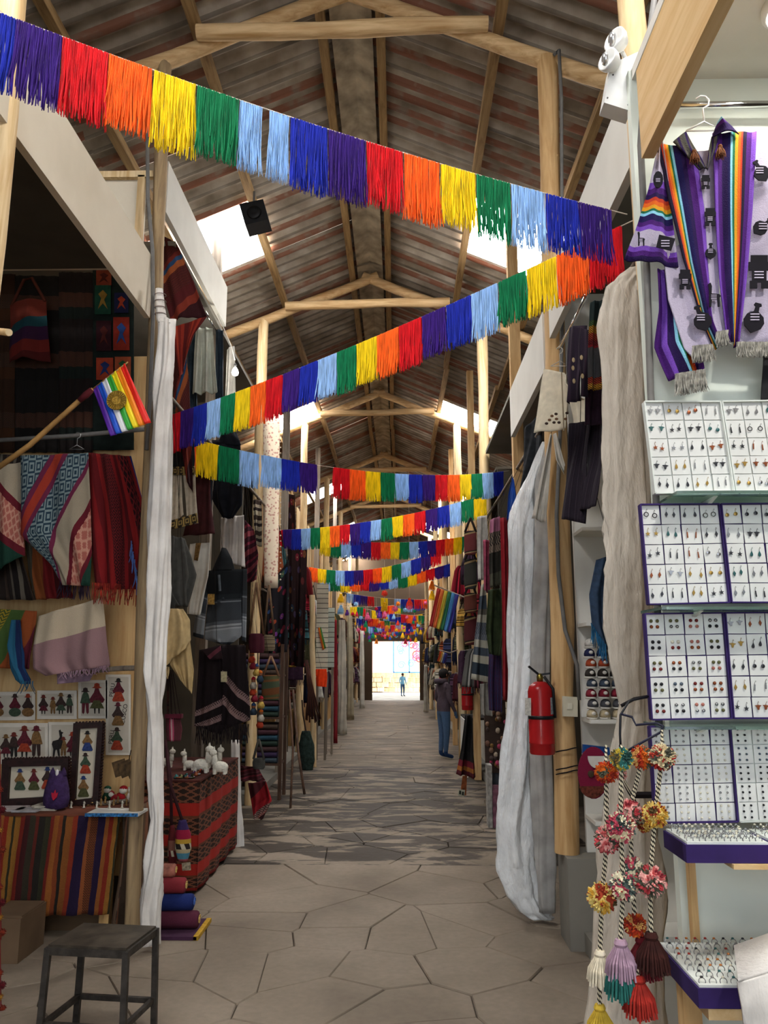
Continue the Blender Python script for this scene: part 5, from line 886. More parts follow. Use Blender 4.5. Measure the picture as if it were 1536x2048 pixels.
sw = thing('light_switch', 'ivory switch box on the knotty log post', 'switch', atY(1140, 1432, 5.2)); MB().prism([atY(x, y, 5.22) for x, y in ((1124, 1392), (1153, 1394), (1153, 1433), (1124, 1432))], (0, -.035, 0)).build('plate', M('#c9c2ac', .5, .05), sw); MB().prism([atY(x, y, 5.186) for x, y in ((1134, 1406), (1144, 1406), (1144, 1418), (1134, 1418))], (0, -.008, 0)).build('rocker', M('#d8d2be', .4, .03), sw)
tag(MB().tube([atY(1108, 110, 5.2), atY(1118, 100, 5.2), atY(1123, 200, 5.2), atY(1124, 640, 5.2), atY(1120, 870, 5.2), atY(1113, 1030, 5.19), atY(1117, 1150, 5.19), atY(1130, 1260, 5.19), atY(1154, 1330, 5.19), atY(1158, 1400, 5.19)], .013, 10).build('conduit', GREYPIPE, None, True), 'grey conduit curving down the knotty log post to the switch', 'conduit')
for y in (1500, 1536, 1545): tag(MB().tube([atY(1112, y + 4, 5.24), atY(1120, y + 2, 5.215), atY(1133, y, 5.21), atY(1148, y - 4, 5.215), atY(1156, y - 5, 5.25)], .004, 6).build('black_wire', M(BLK), None, True), 'thin black wire wound round the knotty log post', 'wire', 'wires round the log post')
def extinguisher(lab, p, r, h, s=1):
    t = thing('fire_extinguisher', lab, 'fire extinguisher', p); RED = M('#a01c1e', .25, .08, 6); MB().lathe([(r * .93, 0), (r, .012), (r, h * .14), (r * 1.02, h * .145), (r * 1.02, h * .16), (r, h * .165), (r, h * .86), (r * .9, h * .93), (r * .55, h * .985), (r * .28, h)], p, 24).build('cylinder', RED, t, True, auto=40)
    BL = M('#17171a', .4); MB().lathe([(r * .24, 0), (r * .26, .03), (r * .16, .05)], p + Vector((0, 0, h)), 12).build('valve', M('#8a7a3a', .3, metal=.8), t, True); MB().bar(p + Vector((-.01, 0, h + .045)), p + Vector((-r * .9, -.01, h + .095)), .018, .012).build('lever', BL, t); MB().bar(p + Vector((-.01, 0, h + .04)), p + Vector((r * .8, -.01, h + .05)), .018, .012).build('carry_handle', BL, t)
    MB().tube([p + Vector((r * .3, -.02, h + .03)), p + Vector((r * .9, -.05, h * .9)), p + Vector((r * 1.0, -.04, h * .5))], .009, 8).build('hose', BL, t, True)
    mb = MB(); 
    for a0, a1, nm, col in ((-2.2, -1.5, 'label', '#c9c4b8'), (-.9, -.5, 'label', '#b9c0c4')): MB().prism([p + Vector((cos(a) * r * 1.01, sin(a) * r * 1.01, h * z)) for z, aa in ((.55, (a0, a1)), (.78, (a1, a0))) for a in aa], (0, -.001, 0)).build(nm, M(col, .5, .35, 60), t) if nm == 'label' and a0 > -1 else None
    MB().lathe([(r * 1.02, 0), (r * 1.025, .012), (r * 1.02, .022)], p + Vector((0, 0, h * .48)), 24).build('strap', BL, t, True)
    return t
ex = extinguisher('red fire extinguisher strapped to the knotty log post', atY(1085, 1508, 5.22), .080, .445); polyc(5.15, [(1050, 1396), (1062, 1396), (1062, 1432), (1050, 1430)], M('#c4beb4', .6, .3, 60), 'inspection_tag', ex, .002)
# white plastic sheet curtain
PLS = NT('plastic_sheet'); _c = PLS.ramp(PLS.noise(5, 4), [(.3, '#d2d5d6'), (.65, '#eceeee')]); PLS.bump(PLS.noise(16, 5, PLS.stretch(2, 2, .9)), .8, .02); PLS.b.inputs['Specular IOR Level'].default_value = .6; PLS = PLS.done(_c, .22)
ps = thing('plastic_curtain', 'shiny white plastic sheet gathered beside the fire extinguisher', 'curtain', atY(1050, 1835, 5.62)); column_mb([(1084, 1106, 884), (1060, 1082, 940), (1034, 1072, 990), (1018, 1066, 1060), (1016, 1068, 1200), (1018, 1066, 1340), (1010, 1062, 1450), (998, 1064, 1560), (990, 1066, 1650), (994, 1070, 1730), (1012, 1078, 1790), (1034, 1100, 1822), (1060, 1108, 1838)], 5.68, .5, 5, .24, seed=6).build('bright_fold', PLS, ps, True)
column_mb([(1092, 1110, 880), (1074, 1108, 960), (1068, 1104, 1060), (1062, 1100, 1200), (1062, 1098, 1340), (1060, 1100, 1500), (1066, 1108, 1620), (1072, 1112, 1740), (1080, 1112, 1826)], 5.58, .4, 4, .2, seed=9).build('dull_fold', M('#a8a6a2', .4, .25, 6, bump=.5, bscale=20), ps, True)
bt = garment('tarpaulin', 'blue tarpaulin corner tied above the plastic sheet', 'tarpaulin', [('sheet', 6.55, [(1024, 952), (1016, 990), (1014, 1040)], [(1028, 960), (1034, 1000), (1024, 1034)], M('#1c4aa0', .4, .2), dict(folds=1, amp=.02))])
garment('cloth', 'white cloth tied round the post under the cream jacket', 'cloth', [('left_tail', 5.16, [(1100, 868), (1080, 960), (1064, 1036)], [(1104, 870), (1098, 960), (1090, 1046)], M('#c4beb2', .8, .15), dict(folds=1.2, amp=.02)), ('right_tail', 5.16, [(1106, 868), (1112, 920), (1128, 950)], [(1112, 866), (1122, 900), (1130, 930)], M('#c4beb2', .8, .15), dict(folds=.6, amp=.01))])
# ================================================================ second left stall: hanging clothes, red table
W_MAR = W('maroon_cloth', [(0, '#3a1418'), (.3, '#7a2a20'), (.34, '#2a4a70'), (.38, '#a85a30'), (.44, '#3a1418'), (.62, '#5a1c1e'), (.72, '#8a3424'), (.8, '#3a1418')], 72, 1, [(0, .3, '#6a2c24', 'diamond', 14, 10), (.44, .62, '#6a2c24', 'diamond', 14, 10)])
W_RSTR = W('red_stripe', [(0, '#7a2018'), (.15, '#a83a24'), (.3, '#7a2018'), (.5, '#9a3020'), (.7, '#5a1614')], 0, 2)
garment('blanket', 'maroon blanket with zigzag bands hung under the white fascia', 'blanket', [('upper_drape', (6.0, 6.0), [(316, 470), (318, 560), (340, 640)], [(352, 485), (386, 560), (414, 634)], W_MAR, dict(folds=1.2, amp=.03)), ('edge_fold', 5.96, [(345, 655), (350, 690), (360, 760)], [(414, 632), (390, 670), (372, 720)], W_RSTR, dict(folds=1, amp=.02)), ('tail', 6.02, [(344, 680), (346, 800), (372, 960)], [(366, 672), (378, 760), (385, 985)], W_MAR, dict(folds=1, amp=.02))])
FLUFF = M('#c9cdbf', .95, .12, 8, bump=.8, bscale=70); tw = garment('scarf', 'fluffy off white scarf hanging from the stall rail', 'scarf', [('body', 7.0, [(392, 658), (388, 720), (385, 788)], [(424, 655), (430, 720), (437, 786)], FLUFF, dict(folds=2.2, amp=.04))])
for i, (x0, x1, col, lab) in enumerate(((376, 394, '#2c3a44', 'dark slate scarf left of the fluffy one'), (432, 446, '#24303c', 'dark blue grey scarf right of the fluffy one'))): garment('scarf', lab, 'scarf', [('body', 7.05, [(x0, 660), (x0 - 2, 860)], [(x1, 660), (x1 + 2, 860)], M(col, .95, .25), dict(folds=1.3, amp=.02))], 'dark scarves by the fluffy scarf')
garment('scarf', 'pale grey scarf behind the light bulb', 'scarf', [('body', 7.5, [(454, 700), (450, 800)], [(468, 690), (472, 800)], M('#b0aca4', .95, .15), dict(folds=1, amp=.03))])
tag(MB().tube([atX(404, 612, -1.72), atX(436, 668, -1.72)], .012, 8).build('chrome_rail', CHROME, None, True), 'chrome rail under the white fascia on the scarf stall', 'rail')
bu = thing('light_bulb', 'bare glowing light bulb hung in the second left stall', 'light bulb', atY(470, 752, 7.2)); MB().lathe([(.004, 0), (.026, .012), (.033, .035), (.026, .06), (.014, .08)], atY(470, 752, 7.2), 16).build('glass', M('#fffaf0', .3, 0, emit=18), bu, True); MB().lathe([(.014, 0), (.016, .03), (.008, .045)], atY(470, 752, 7.2) + Vector((0, 0, .078)), 12).build('socket', M('#1c1c1c', .4), bu, True); MB().tube([atY(470, 720, 7.2), atY(462, 690, 7.2), Vector((-1.75, 7.2, 4.99))], .004, 6).build('wire', M('#d8d2c8', .5), bu)
_l = bpy.data.lights.new('bulb_light', 'POINT'); _l.energy = 9; _l.color = (1, .95, .85); _l.shadow_soft_size = .035; _lo = bpy.data.objects.new('bulb_light', _l); COL.objects.link(_lo); _lo.parent = bu; _lo.location = (0, -.06, .035)
sp = thing('loudspeaker', 'black loudspeaker fixed under the roof by the skylight', 'loudspeaker', atY(508, 450, 6.95)); MB().prism([atY(x, y, 6.95) for x, y in ((478, 408), (526, 398), (537, 438), (490, 450))], (0, .22, 0)).build('cabinet', M('#16171a', .6, .2), sp); MB().lathe([(.07, 0), (.06, .01), (.02, .002)], atY(508, 424, 6.94), 16, (0, -1, 0)).build('cone', M('#0c0c0e', .5), sp, True); MB().bar(atY(508, 402, 7.05), (atY(508, 402, 7.05).x, 7.05, atY(508, 402, 7.05).z + .1), .02, .02, (0, 1, 0)).build('bracket', GREYPIPE, sp)
# clothes at eye level
CRE = M('#c4b8a2', .95, .15, 25); KEY = W('greek_key', [(0, '#3a3226')], 90, 1, [(0, 1, '#b89a58', 'key', 1, 4)]); BLKW = M('#1c1a1c', .95, .3)
garment('sweater', 'black and cream llama sweater with gold key pattern borders', 'sweater', [('yoke', 6.1, [(345, 880), (343, 920), (345, 944)], [(388, 880), (390, 920), (388, 944)], BLKW, dict(folds=1, amp=.01)), ('key_border', 6.08, [(344, 934), (345, 950)], [(390, 932), (391, 950)], KEY, dict(folds=1, amp=.006, nv=4)), ('left_front', 6.1, [(345, 948), (340, 1010), (338, 1055)], [(363, 950), (365, 1000), (368, 1030)], CRE, dict(folds=.8, amp=.012)), ('right_front', 6.1, [(367, 948), (371, 1000), (373, 1034)], [(391, 950), (393, 1000), (396, 1046)], CRE, dict(folds=.8, amp=.012)), ('hem_border', 6.08, [(340, 1042), (338, 1060)], [(394, 1026), (397, 1046)], KEY, dict(folds=1, amp=.006, nv=4))])
garment('sweater', 'dark maroon sweater behind the llama sweater', 'sweater', [('body', 6.5, [(388, 930), (384, 1000), (366, 1072)], [(420, 930), (422, 1000), (430, 1068)], M('#3a1416', .95, .3), dict(folds=1.4, amp=.02))])
NAV = M('#15161e', .95, .3); garment('sweater', 'black long sweater with rounded hem', 'sweater', [('body', 7.2, [(424, 880), (428, 960), (424, 1000), (446, 1036)], [(480, 880), (486, 960), (486, 1010), (466, 1038)], NAV, dict(folds=1.3, amp=.025)), ('sleeve', 7.22, [(408, 880), (410, 960), (408, 1024)], [(424, 885), (426, 960), (424, 1020)], NAV, dict(folds=.7, amp=.02)), ('hood', 7.18, [(436, 886), (446, 860)], [(482, 890), (470, 858)], NAV, dict(folds=.7, amp=.02))])
garment('curtain_cloth', 'white crumpled cloth hanging behind the hooded sweater', 'cloth', [('body', 7.45, [(442, 1035), (440, 1120)], [(488, 1030), (490, 1135)], M('#c0b8b0', .9, .2, 6), dict(folds=2.5, amp=.03))])
gs = garment('shawl', 'plain dark grey shawl with fringe by the white curtain', 'shawl', [('body', (5.9, 6.0), [(334, 1072), (330, 1140), (328, 1180), (350, 1212)], [(372, 1076), (384, 1110), (393, 1150), (376, 1214)], M('#454440', .95, .18, 20), dict(folds=2, amp=.035))]); fringe_mb(atY(330, 1178, 5.86), atY(350, 1205, 5.86), .09, 22, .005, 2, .3, 4, .01).build('fringe', M('#3c3b38', .95, .2), gs)
garment('blouse', 'white cotton blouse with embroidered neck', 'blouse', [('body', 6.6, [(380, 1088), (376, 1150), (374, 1228)], [(420, 1085), (418, 1150), (402, 1230)], M('#c9c6bc', .9, .1), dict(folds=1.3, amp=.02)), ('neck_trim', 6.57, [(392, 1086), (388, 1120)], [(402, 1086), (396, 1122)], M('#7a5a30', .9, .4, 60), dict(folds=1, amp=.004, nv=6))])
HOOD = W('hooded_gradient', [(0, '#1a1d20'), (.30, '#23272b'), (.36, '#3b3f44'), (.38, '#787c80'), (.395, '#3b3f44'), (.62, '#5a5e63'), (.66, '#9a9ea0'), (.68, '#6a6e72'), (.70, '#9a9ea0'), (.72, '#82868a'), (.94, '#2c3034')], 90, 1, tone=.3)
hs = garment('hooded_sweater', 'hooded sweater fading from black to grey with thin stripes', 'sweater', [('body', 7.05, [(412, 1142), (416, 1200), (408, 1278), (440, 1288)], [(486, 1138), (482, 1200), (484, 1272), (460, 1290)], HOOD, dict(folds=1, amp=.025, bulge=.05)), ('sleeve', 7.1, [(406, 1142), (396, 1200), (384, 1272)], [(418, 1148), (414, 1200), (408, 1278)], HOOD, dict(folds=.6, amp=.015, bulge=.03)), ('sleeve', 7.1, [(482, 1140), (482, 1200), (482, 1280)], [(494, 1138), (494, 1200), (493, 1284)], HOOD, dict(folds=.6, amp=.015, bulge=.03)), ('hood', 7.03, [(424, 1142), (434, 1118), (444, 1098)], [(470, 1140), (464, 1118), (452, 1096)], M('#1c1e20', .95, .3), dict(folds=.5, amp=.01, bulge=.06))])
MB().prism([atY(x, y, 6.96) for x, y in ((416, 1188), (429, 1188), (429, 1209), (416, 1209))], (0, -.004, 0)).build('price_tag', M('#a8823c', .6, .5, 50), hs); MB().tube([atY(438, 1150, 6.95), atY(440, 1182, 6.94)], .012, 6).build('button_placket', M('#5a6066', .9, .3), hs)
for x, y in ((437, 1205), (446, 1198)): m = place('toggle_pompom', PM_S, M('#2c3034', .95, .3), hs, atY(x, y, 6.93)); m.scale = (.32, .32, .32)
cs = garment('shawl', 'cream yellow fringed shawl by the white curtain', 'shawl', [('upper_layer', (5.60, 5.66), [(328, 1216), (322, 1270), (314, 1330), (322, 1340)], [(366, 1218), (380, 1240), (384, 1280), (376, 1292)], M('#b89f72', .95, .14, 20), dict(folds=1.6, amp=.03)), ('lower_layer', (5.70, 5.74), [(338, 1290), (340, 1330), (360, 1360)], [(380, 1280), (388, 1340), (384, 1388)], M('#ae9568', .95, .14, 20), dict(folds=1.6, amp=.03))]); fringe_mb(atY(318, 1330, 5.58), atY(338, 1334, 5.58), .08, 14, .006, 2, .3, 4, .01).build('fringe', M('#b89f72', .95, .15), cs)
DKP = W('dark_poncho', [(0, '#1c1215'), (.66, '#3c2226'), (.69, '#8a6a68'), (.72, '#1c1215'), (.80, '#3c2226'), (.83, '#8a6a68'), (.86, '#1c1215')], 78, 1, [(.66, .72, '#a08480', 'check', 30, 16), (.80, .86, '#a08480', 'check', 30, 16)])
dk = garment('poncho', 'near black poncho with patterned bands and fringe', 'poncho', [('left_front', 7.0, [(398, 1300), (394, 1380), (390, 1452)], [(446, 1292), (446, 1390), (444, 1470)], DKP, dict(folds=1.3, amp=.03)), ('right_front', 6.98, [(444, 1290), (446, 1380), (440, 1462)], [(490, 1290), (498, 1380), (501, 1440)], W('dark_poncho_right', [(0, '#1c1215'), (.50, '#3c2226'), (.54, '#8a6a68'), (.58, '#1c1215'), (.70, '#3c2226'), (.74, '#8a6a68'), (.78, '#1c1215')], 112, 1, [(.50, .58, '#a08480', 'check', 30, 16), (.70, .78, '#a08480', 'check', 30, 16)]), dict(folds=1.3, amp=.03)), ('collar', 6.94, [(404, 1300), (420, 1320)], [(440, 1290), (446, 1318)], W('poncho_neck', [(0, '#2a1a1e'), (.4, '#6a3440'), (.6, '#2a1a1e')], 60), dict(folds=.6, amp=.01, nv=6))])
fringe_mb(atY(392, 1452, 6.95), atY(498, 1448, 6.95), .16, 60, .007, 2, .4, 4, .02).build('fringe', M('#1e1518', .95, .4), dk); MB().prism([atY(x, y, 6.9) for x, y in ((442, 1343), (454, 1343), (454, 1364), (442, 1364))], (0, -.004, 0)).build('price_tag', M('#b8ae88', .6, .3, 50), dk)
# pink striped bag and knit pouches hanging at the curtain
tb = thing('tote_bag', 'pink striped tote bag on dark woven straps', 'bag', atY(348, 1480, 5.95)); column_mb([(332, 362, 1436), (332, 364, 1460), (334, 362, 1482)], 5.95, .4, 3, .05, seed=2).build('bag_body', W('pink_tote', [(0, '#a02a4a'), (.1, '#c9a0a0'), (.2, '#b84a6a'), (.3, '#5a2a30')], 0, 3), tb, True)
for dx in (-8, -2, 4, 10): MB().bar(atY(340 + dx * .5, 1340, 5.9), atY(347 + dx * 1.4, 1438, 5.92), .018, .006).build('strap', W('strap', [(0, '#2a1c1c'), (.5, '#4a2c26')], 90, 6) if dx == -8 else M('#30201e', .95, .4, 40), tb)
MB().box(atY(348, 1432, 5.93), (.12, .05, .03)).build('top_band', M('#5a1a2a', .9), tb)
for i, (x, y0, y1, w, lab) in enumerate(((366, 1640, 1722, 17, 'knitted pouch with crimson, yellow and blue rows'), (345, 1650, 1740, 10, 'dark red knitted pouch beside the blue rowed one'))):
    PYk = 5.88 + i * .07; t = thing('knit_pouch', lab, 'pouch', atY(x, y1, PYk)); column_mb([(x - w * .5, x + w * .4, y0), (x - w * .9, x + w * .9, y0 + (y1 - y0) * .35), (x - w, x + w, y0 + (y1 - y0) * .7), (x - w * .5, x + w * .5, y1)], PYk, .7, 4, .04, seed=i).build('pouch_body', W('pouch%d' % i, [(0, '#3a2a5a'), (.2, '#9a1c3c'), (.4, '#c8a03a'), (.5, '#2c2420'), (.62, '#c9b890'), (.72, '#5a9ab0'), (.88, '#b05a60')] if i == 0 else [(0, '#5a1a1c'), (.3, '#8a5a4a'), (.5, '#5a1a1c'), (.8, '#7a4a3a')], 90, 1, [(.5, .62, '#d8ccb0', 'zigzag', 1, 5)]), t, True)
    MB().tube([atY(x - 2, y0, PYk), atY(338 + i * 4, 1560, PYk), atY(331, 1480, PYk)], .011, 7).build('strap', M('#3a1c20', .95, .3), t, True)
t = thing('patch_badge', 'small pale patterned patch hanging on the pouch', 'patch', atY(372, 1740, 5.88)); polyc(5.88, [(364, 1726), (381, 1724), (382, 1740), (365, 1741)], M('#a89a80', .9, .5, 60), 'patch', t, .006)
# red cloth table
RT = thing('display_table', 'wooden table hidden under the red banded cloth', 'table', (-2.05, 7.0, 0)); MB().box((-2.05, 7.0, .77), (1.02, 1.36, .04)).build('table_top', WPLANK, RT)
for x in (-2.5, -1.6):
    for y in (6.4, 7.6): MB().box((x, y, .375), (.06, .06, .75)).build('leg', WPLANK, RT)
W_RED = W('red_banded', [(0, '#2e2018'), (.20, '#a8281e'), (.32, '#6a3a24'), (.34, '#2e2018'), (.50, '#a8281e'), (.60, '#6a3a24'), (.62, '#2e2018'), (.76, '#a8281e'), (.86, '#6a3a24'), (.88, '#2e2018'), (.97, '#8a2018')], 90, 1, [(0, .20, '#7a4a34', 'step', 16, 9), (.34, .50, '#7a4a34', 'step', 18, 9), (.62, .76, '#7a4a34', 'step', 20, 9), (.88, .97, '#7a4a34', 'step', 26, 9)])
rc = thing('tablecloth', 'red banded cloth with dark motif rows over the second table', 'tablecloth', (-1.9, 6.9, .03)); cloth_mb([(-2.56, 6.28, .80), (-2.56, 6.27, .05)], [(-1.52, 6.28, .80), (-1.50, 6.26, .03)], folds=3, amp=.012, seed=2, nu=30).build('front_drop', W_RED, rc, True); cloth_mb([(-1.52, 6.28, .80), (-1.50, 6.26, .03)], [(-1.52, 7.72, .80), (-1.50, 7.74, .04)], folds=4, amp=.012, seed=3, nu=36).build('side_drop', W_RED, rc, True); MB().box((-2.04, 7.0, .80), (1.06, 1.46, .014)).build('cloth_top', M('#4a2018', .95, .4, 8), rc)
cu2 = thing('tied_curtain', 'white crumpled curtain foot beside the red table', 'curtain', atY(470, 1738, 7.9)); column_mb([(462, 478, 1480), (460, 480, 1560), (458, 481, 1620), (457, 488, 1690), (452, 494, 1736)], 7.85, .7, 5, .2, seed=12).build('fabric', WCUR, cu2, True)
ZR = .81
def plush(x, y, s, lab, col='#d8d4c6', flip=1):
    p = atZ(x, y, ZR); t = thing('plush_alpaca', lab, 'plush toy', p, 'white plush alpacas on the red table'); m = M(col, .98, .1, 30, bump=1.0, bscale=80); MB().ball(p + Vector((0, 0, .055 * s)), .05 * s, 14, 9, (1.3, .85, .85)).build('body', m, t, True); MB().lathe([(.026 * s, 0), (.022 * s, .05 * s), (.02 * s, .08 * s)], p + Vector((.05 * s * flip, 0, .07 * s)), 10).build('neck', m, t, True); MB().ball(p + Vector((.06 * s * flip, -.01, .165 * s)), .028 * s, 12, 8, (1.2, .9, .9)).build('head', m, t, True)
    for e in (-1, 1): MB().lathe([(.007 * s, 0), (.001, .024 * s)], p + Vector((.055 * s * flip, e * .014 * s, .188 * s)), 6).build('ear', m, t)
    for a, b in ((-1, -1), (-1, 1), (1, -1), (1, 1)): MB().lathe([(.013 * s, 0), (.016 * s, .04 * s)], p + Vector((a * .04 * s, b * .022 * s, 0)), 8).build('leg', m, t)
plush(402, 1545, 1.1, 'upright white plush alpaca in the middle of the red table'); plush(440, 1548, 1.0, 'fluffy white plush alpaca at the aisle side of the table', flip=-1); plush(428, 1536, .9, 'white plush alpaca behind the aisle side one'); plush(378, 1540, .8, 'small white plush alpaca beside the upright one', flip=-1); plush(333, 1535, .8, 'white plush alpaca half hidden by the tied curtain')
rng = random.Random(9); TC = [('copper', '#8a4a2c'), ('silver', '#9a9898'), ('purple', '#4a2a5a'), ('red', '#8a2420'), ('olive', '#5a5a34'), ('turquoise', '#3a7a7a'), ('black', '#1c1a1a')]
for k in range(34):
    x = rng.uniform(338, 452); y = rng.uniform(1552, 1578) - (x - 338) * .06; nm, col = rng.choice(TC); q = atZ(x, y, ZR); q = Vector((min(q.x, -1.60), min(max(q.y, 6.36), 7.6), ZR)); kd = k % 3
    mb = MB().tube([q + Vector((.022 * cos(a), .022 * sin(a), .008)) for a in [i * pi / 6 for i in range(13)]], .006, 6) if kd == 0 else MB().lathe([(.016, 0), (.02, .008), (.012, .02), (.004, .03)], q, 10) if kd == 1 else MB().ball(q + Vector((0, 0, .014)), .014, 10, 7).ball(q + Vector((.012, 0, .03)), .008, 8, 6)
    tag(mb.build('trinket', M(col, .4, .3, 60, metal=.3), None, True), '%s %s among the trinkets on the red table' % (nm, ['bead bracelet', 'little bell', 'bead animal'][kd]), 'trinket', 'trinkets on the red table')
# cloth rolls on the floor
mt = tag(MB().box((-1.42, 5.48, .012), (.32, .36, .02)).build('floor_mat', W('mat', [(0, '#4a2a44')], 0)), 'purple mat with a yellow edge under the cloth rolls', 'mat'); MB().box((-1.265, 5.48, .013), (.03, .36, .024)).build('yellow_edge', M('#b8902c', .95, .3, 40), mt)
for i, (z, r, x1, col, lab, L) in enumerate(((.075, .052, -1.285, '#5a2438', 'maroon cloth roll at the bottom of the pile', .34), (.175, .05, -1.325, '#1c2c6a', 'blue cloth roll in the middle of the pile', .30), (.270, .048, -1.385, '#8a2c34', 'red cloth roll on top of the blue one', .26), (.358, .040, -1.46, '#a86a5a', 'small pink and yellow striped roll crowning the pile', .2))):
    y = 5.46 + i * .015; t = thing('cloth_roll', lab, 'cloth roll', (x1 - L / 2, y, z - r), 'cloth rolls on the floor'); MB().tube([(x1 - L * q, y - .01 * q, z) for q in (1, .98, .5, .06, .02, 0)], [r * .86, r, r * 1.03, r, r * .9, r * .6], 16, True, .05, i).build('roll', W('roll%d' % i, [(0, col)], 0) if i < 3 else M(col, .95, .4, 20), t, True); MB().tube([(x1 + .002, y + r * .6 * (1 - q / 14) * cos(q * .9), z + r * .6 * (1 - q / 14) * sin(q * .9)) for q in range(14)], .003, 5).build('rolled_edge', M('#c8a860' if i != 1 else '#4a6ab0', .9), t)
# ================================================================ farther left: lace roll, bags, folded stacks
LACE = NT('lace'); _c = LACE.ramp(LACE.voronoi(26, None, 'Distance'), [(.28, '#b88a7c'), (.42, '#dccbb2')]); LACE = LACE.done(_c, .9)
lr = thing('lace_textile', 'long cream lace textile hanging in a roll at the pale post', 'textile', atY(545, 1176, 9.88)); column_mb([(526, 560, 830), (527, 560, 950), (525, 558, 1060), (528, 556, 1176)], 9.88, .5, 4, .05, seed=3).build('textile', LACE, lr, True)
for k in range(30): q = place('edge_bobble', PM_S, M('#d8c8b0', .9), lr, atY(561, 840 + k * 11, 9.86)); q.scale = (.2, .2, .2)
def flower_mat(name, base, cols):
    t = NT('flowers_' + name); u, v = t.uv(); cb_ = t.n('ShaderNodeCombineXYZ'); t.link(t.math('MULTIPLY', u, 4.0), cb_.inputs[0]); t.link(t.math('MULTIPLY', v, 11.0), cb_.inputs[1]); d = t.voronoi(1.0, cb_.outputs[0], 'Distance'); h = t.voronoi(1.0, cb_.outputs[0], 'Color'); sx = t.n('ShaderNodeSeparateColor'); t.link(h, sx.inputs[0])
    fc = t.ramp(sx.outputs[0], [(i / len(cols), q) for i, q in enumerate(cols)], True); ring = t.math('MULTIPLY', t.math('LESS_THAN', d, .36), t.math('GREATER_THAN', d, .12)); col = t.mix(ring, base, fc); col = t.mix(t.math('LESS_THAN', d, .08), col, '#c8a878'); col = t.mix(t.math('MULTIPLY', t.noise(160, 2), .4), col, '#0c0a0a'); return t.done(col, .95)
FLW = flower_mat('dark', '#1e1a20', ['#8a2a44', '#a8482a', '#2c4a7a', '#7a3a8a', '#a8344a', '#3a5a44'])
FLW2 = flower_mat('red', '#2a1616', ['#6a2a2a', '#4a3a54', '#7a4a2a', '#2a3a4a', '#7a2030'])
BOB = ['dark', 'maroon']
garment('embroidered_hanging', 'black hanging embroidered with rows of bright flower rosettes', 'wall hanging', [('body', 10.4, [(532, 1178), (534, 1240), (538, 1308)], [(578, 1120), (578, 1240), (574, 1304)], FLW, dict(folds=1.4, amp=.03))]); garment('embroidered_hanging', 'tall dark floral hanging with tassels beside the lace textile', 'wall hanging', [('body', 13.55, [(563, 985), (566, 1060), (570, 1200)], [(590, 990), (592, 1080), (594, 1200)], FLW2, dict(folds=1.4, amp=.03))]); garment('embroidered_hanging', 'long maroon floral hanging beside the white slat panel', 'wall hanging', [('body', 12.2, [(576, 1090), (578, 1200), (578, 1330)], [(614, 1090), (612, 1200), (608, 1335)], FLW2, dict(folds=2, amp=.05))])
def bag(lab, Y, x0, x1, y0, y1, ytop, mat, strapcol='#4a3424', group=None):
    t = thing('shoulder_bag', lab, 'bag', atY((x0 + x1) / 2, y1, Y), group); column_mb([(x0 + 1, x1 - 1, y0), (x0, x1, y0 + (y1 - y0) * .3), (x0, x1, y0 + (y1 - y0) * .8), (x0 + 2, x1 - 2, y1)], Y, .4, 3, .05, seed=int(x0)).build('bag_body', mat, t, True)
    xm = (x0 + x1) / 2; hold(t)
    for a in (x0 + 2, x1 - 2): MB().tube([atY(a, y0 + 2, Y - .01), atY((a + xm) / 2, (y0 + ytop) / 2, Y), atY(xm, ytop, Y)], .014, 6).build('strap', M(strapcol, .9, .3), t, True)
    return t
bag('plain maroon woven bag on long brown straps', 8.45, 497, 529, 1267, 1306, 1165, W('maroon_bag', [(0, '#4a1626'), (.5, '#54202c')], 0, 6), '#6a4c34'); bag('beige striped bag behind the maroon bag', 8.68, 526, 550, 1270, 1302, 1170, W('beige_bag', [(0, '#8a7a60'), (.4, '#4a3a30'), (.5, '#8a7a60'), (.8, '#6a5a44')], 90, 3), '#5a4430'); bag('green and orange striped bag tilted on its strap', 8.6, 524, 560, 1350, 1400, 1312, W('green_bag', [(0, '#7a4a2a'), (.3, '#5a5a3a'), (.55, '#8a5a34'), (.7, '#4c5a44')], 80, 2), '#7a5a44'); bag('small grey flap bag above the red cloth', 8.62, 505, 530, 1516, 1538, 1478, M('#4a4a46', .9, .3), '#4a4640')
garment('blanket', 'red fringed blanket with white patterned bands hung near the floor', 'blanket', [('body', 9.15, [(496, 1566), (502, 1600), (508, 1642)], [(532, 1562), (545, 1600), (522, 1646)], W('red_low', [(0, '#4a161c'), (.3, '#9a1c24'), (.5, '#b0242c'), (.62, '#3a1216'), (.74, '#a03a34'), (.8, '#3a1216')], 68, 1, [(.62, .8, '#b8988c', 'check', 24, 8)]), dict(folds=1.4, amp=.05))]); garment('blanket', 'striped maroon shawl above the red blanket', 'blanket', [('body', 9.3, [(478, 1530), (480, 1562)], [(516, 1535), (530, 1562)], W('maroon_low', [(0, '#4a1a22'), (.4, '#6a3a40'), (.5, '#3a1418'), (.8, '#7a2a34')], 70, 3), dict(folds=1.6, amp=.04))])
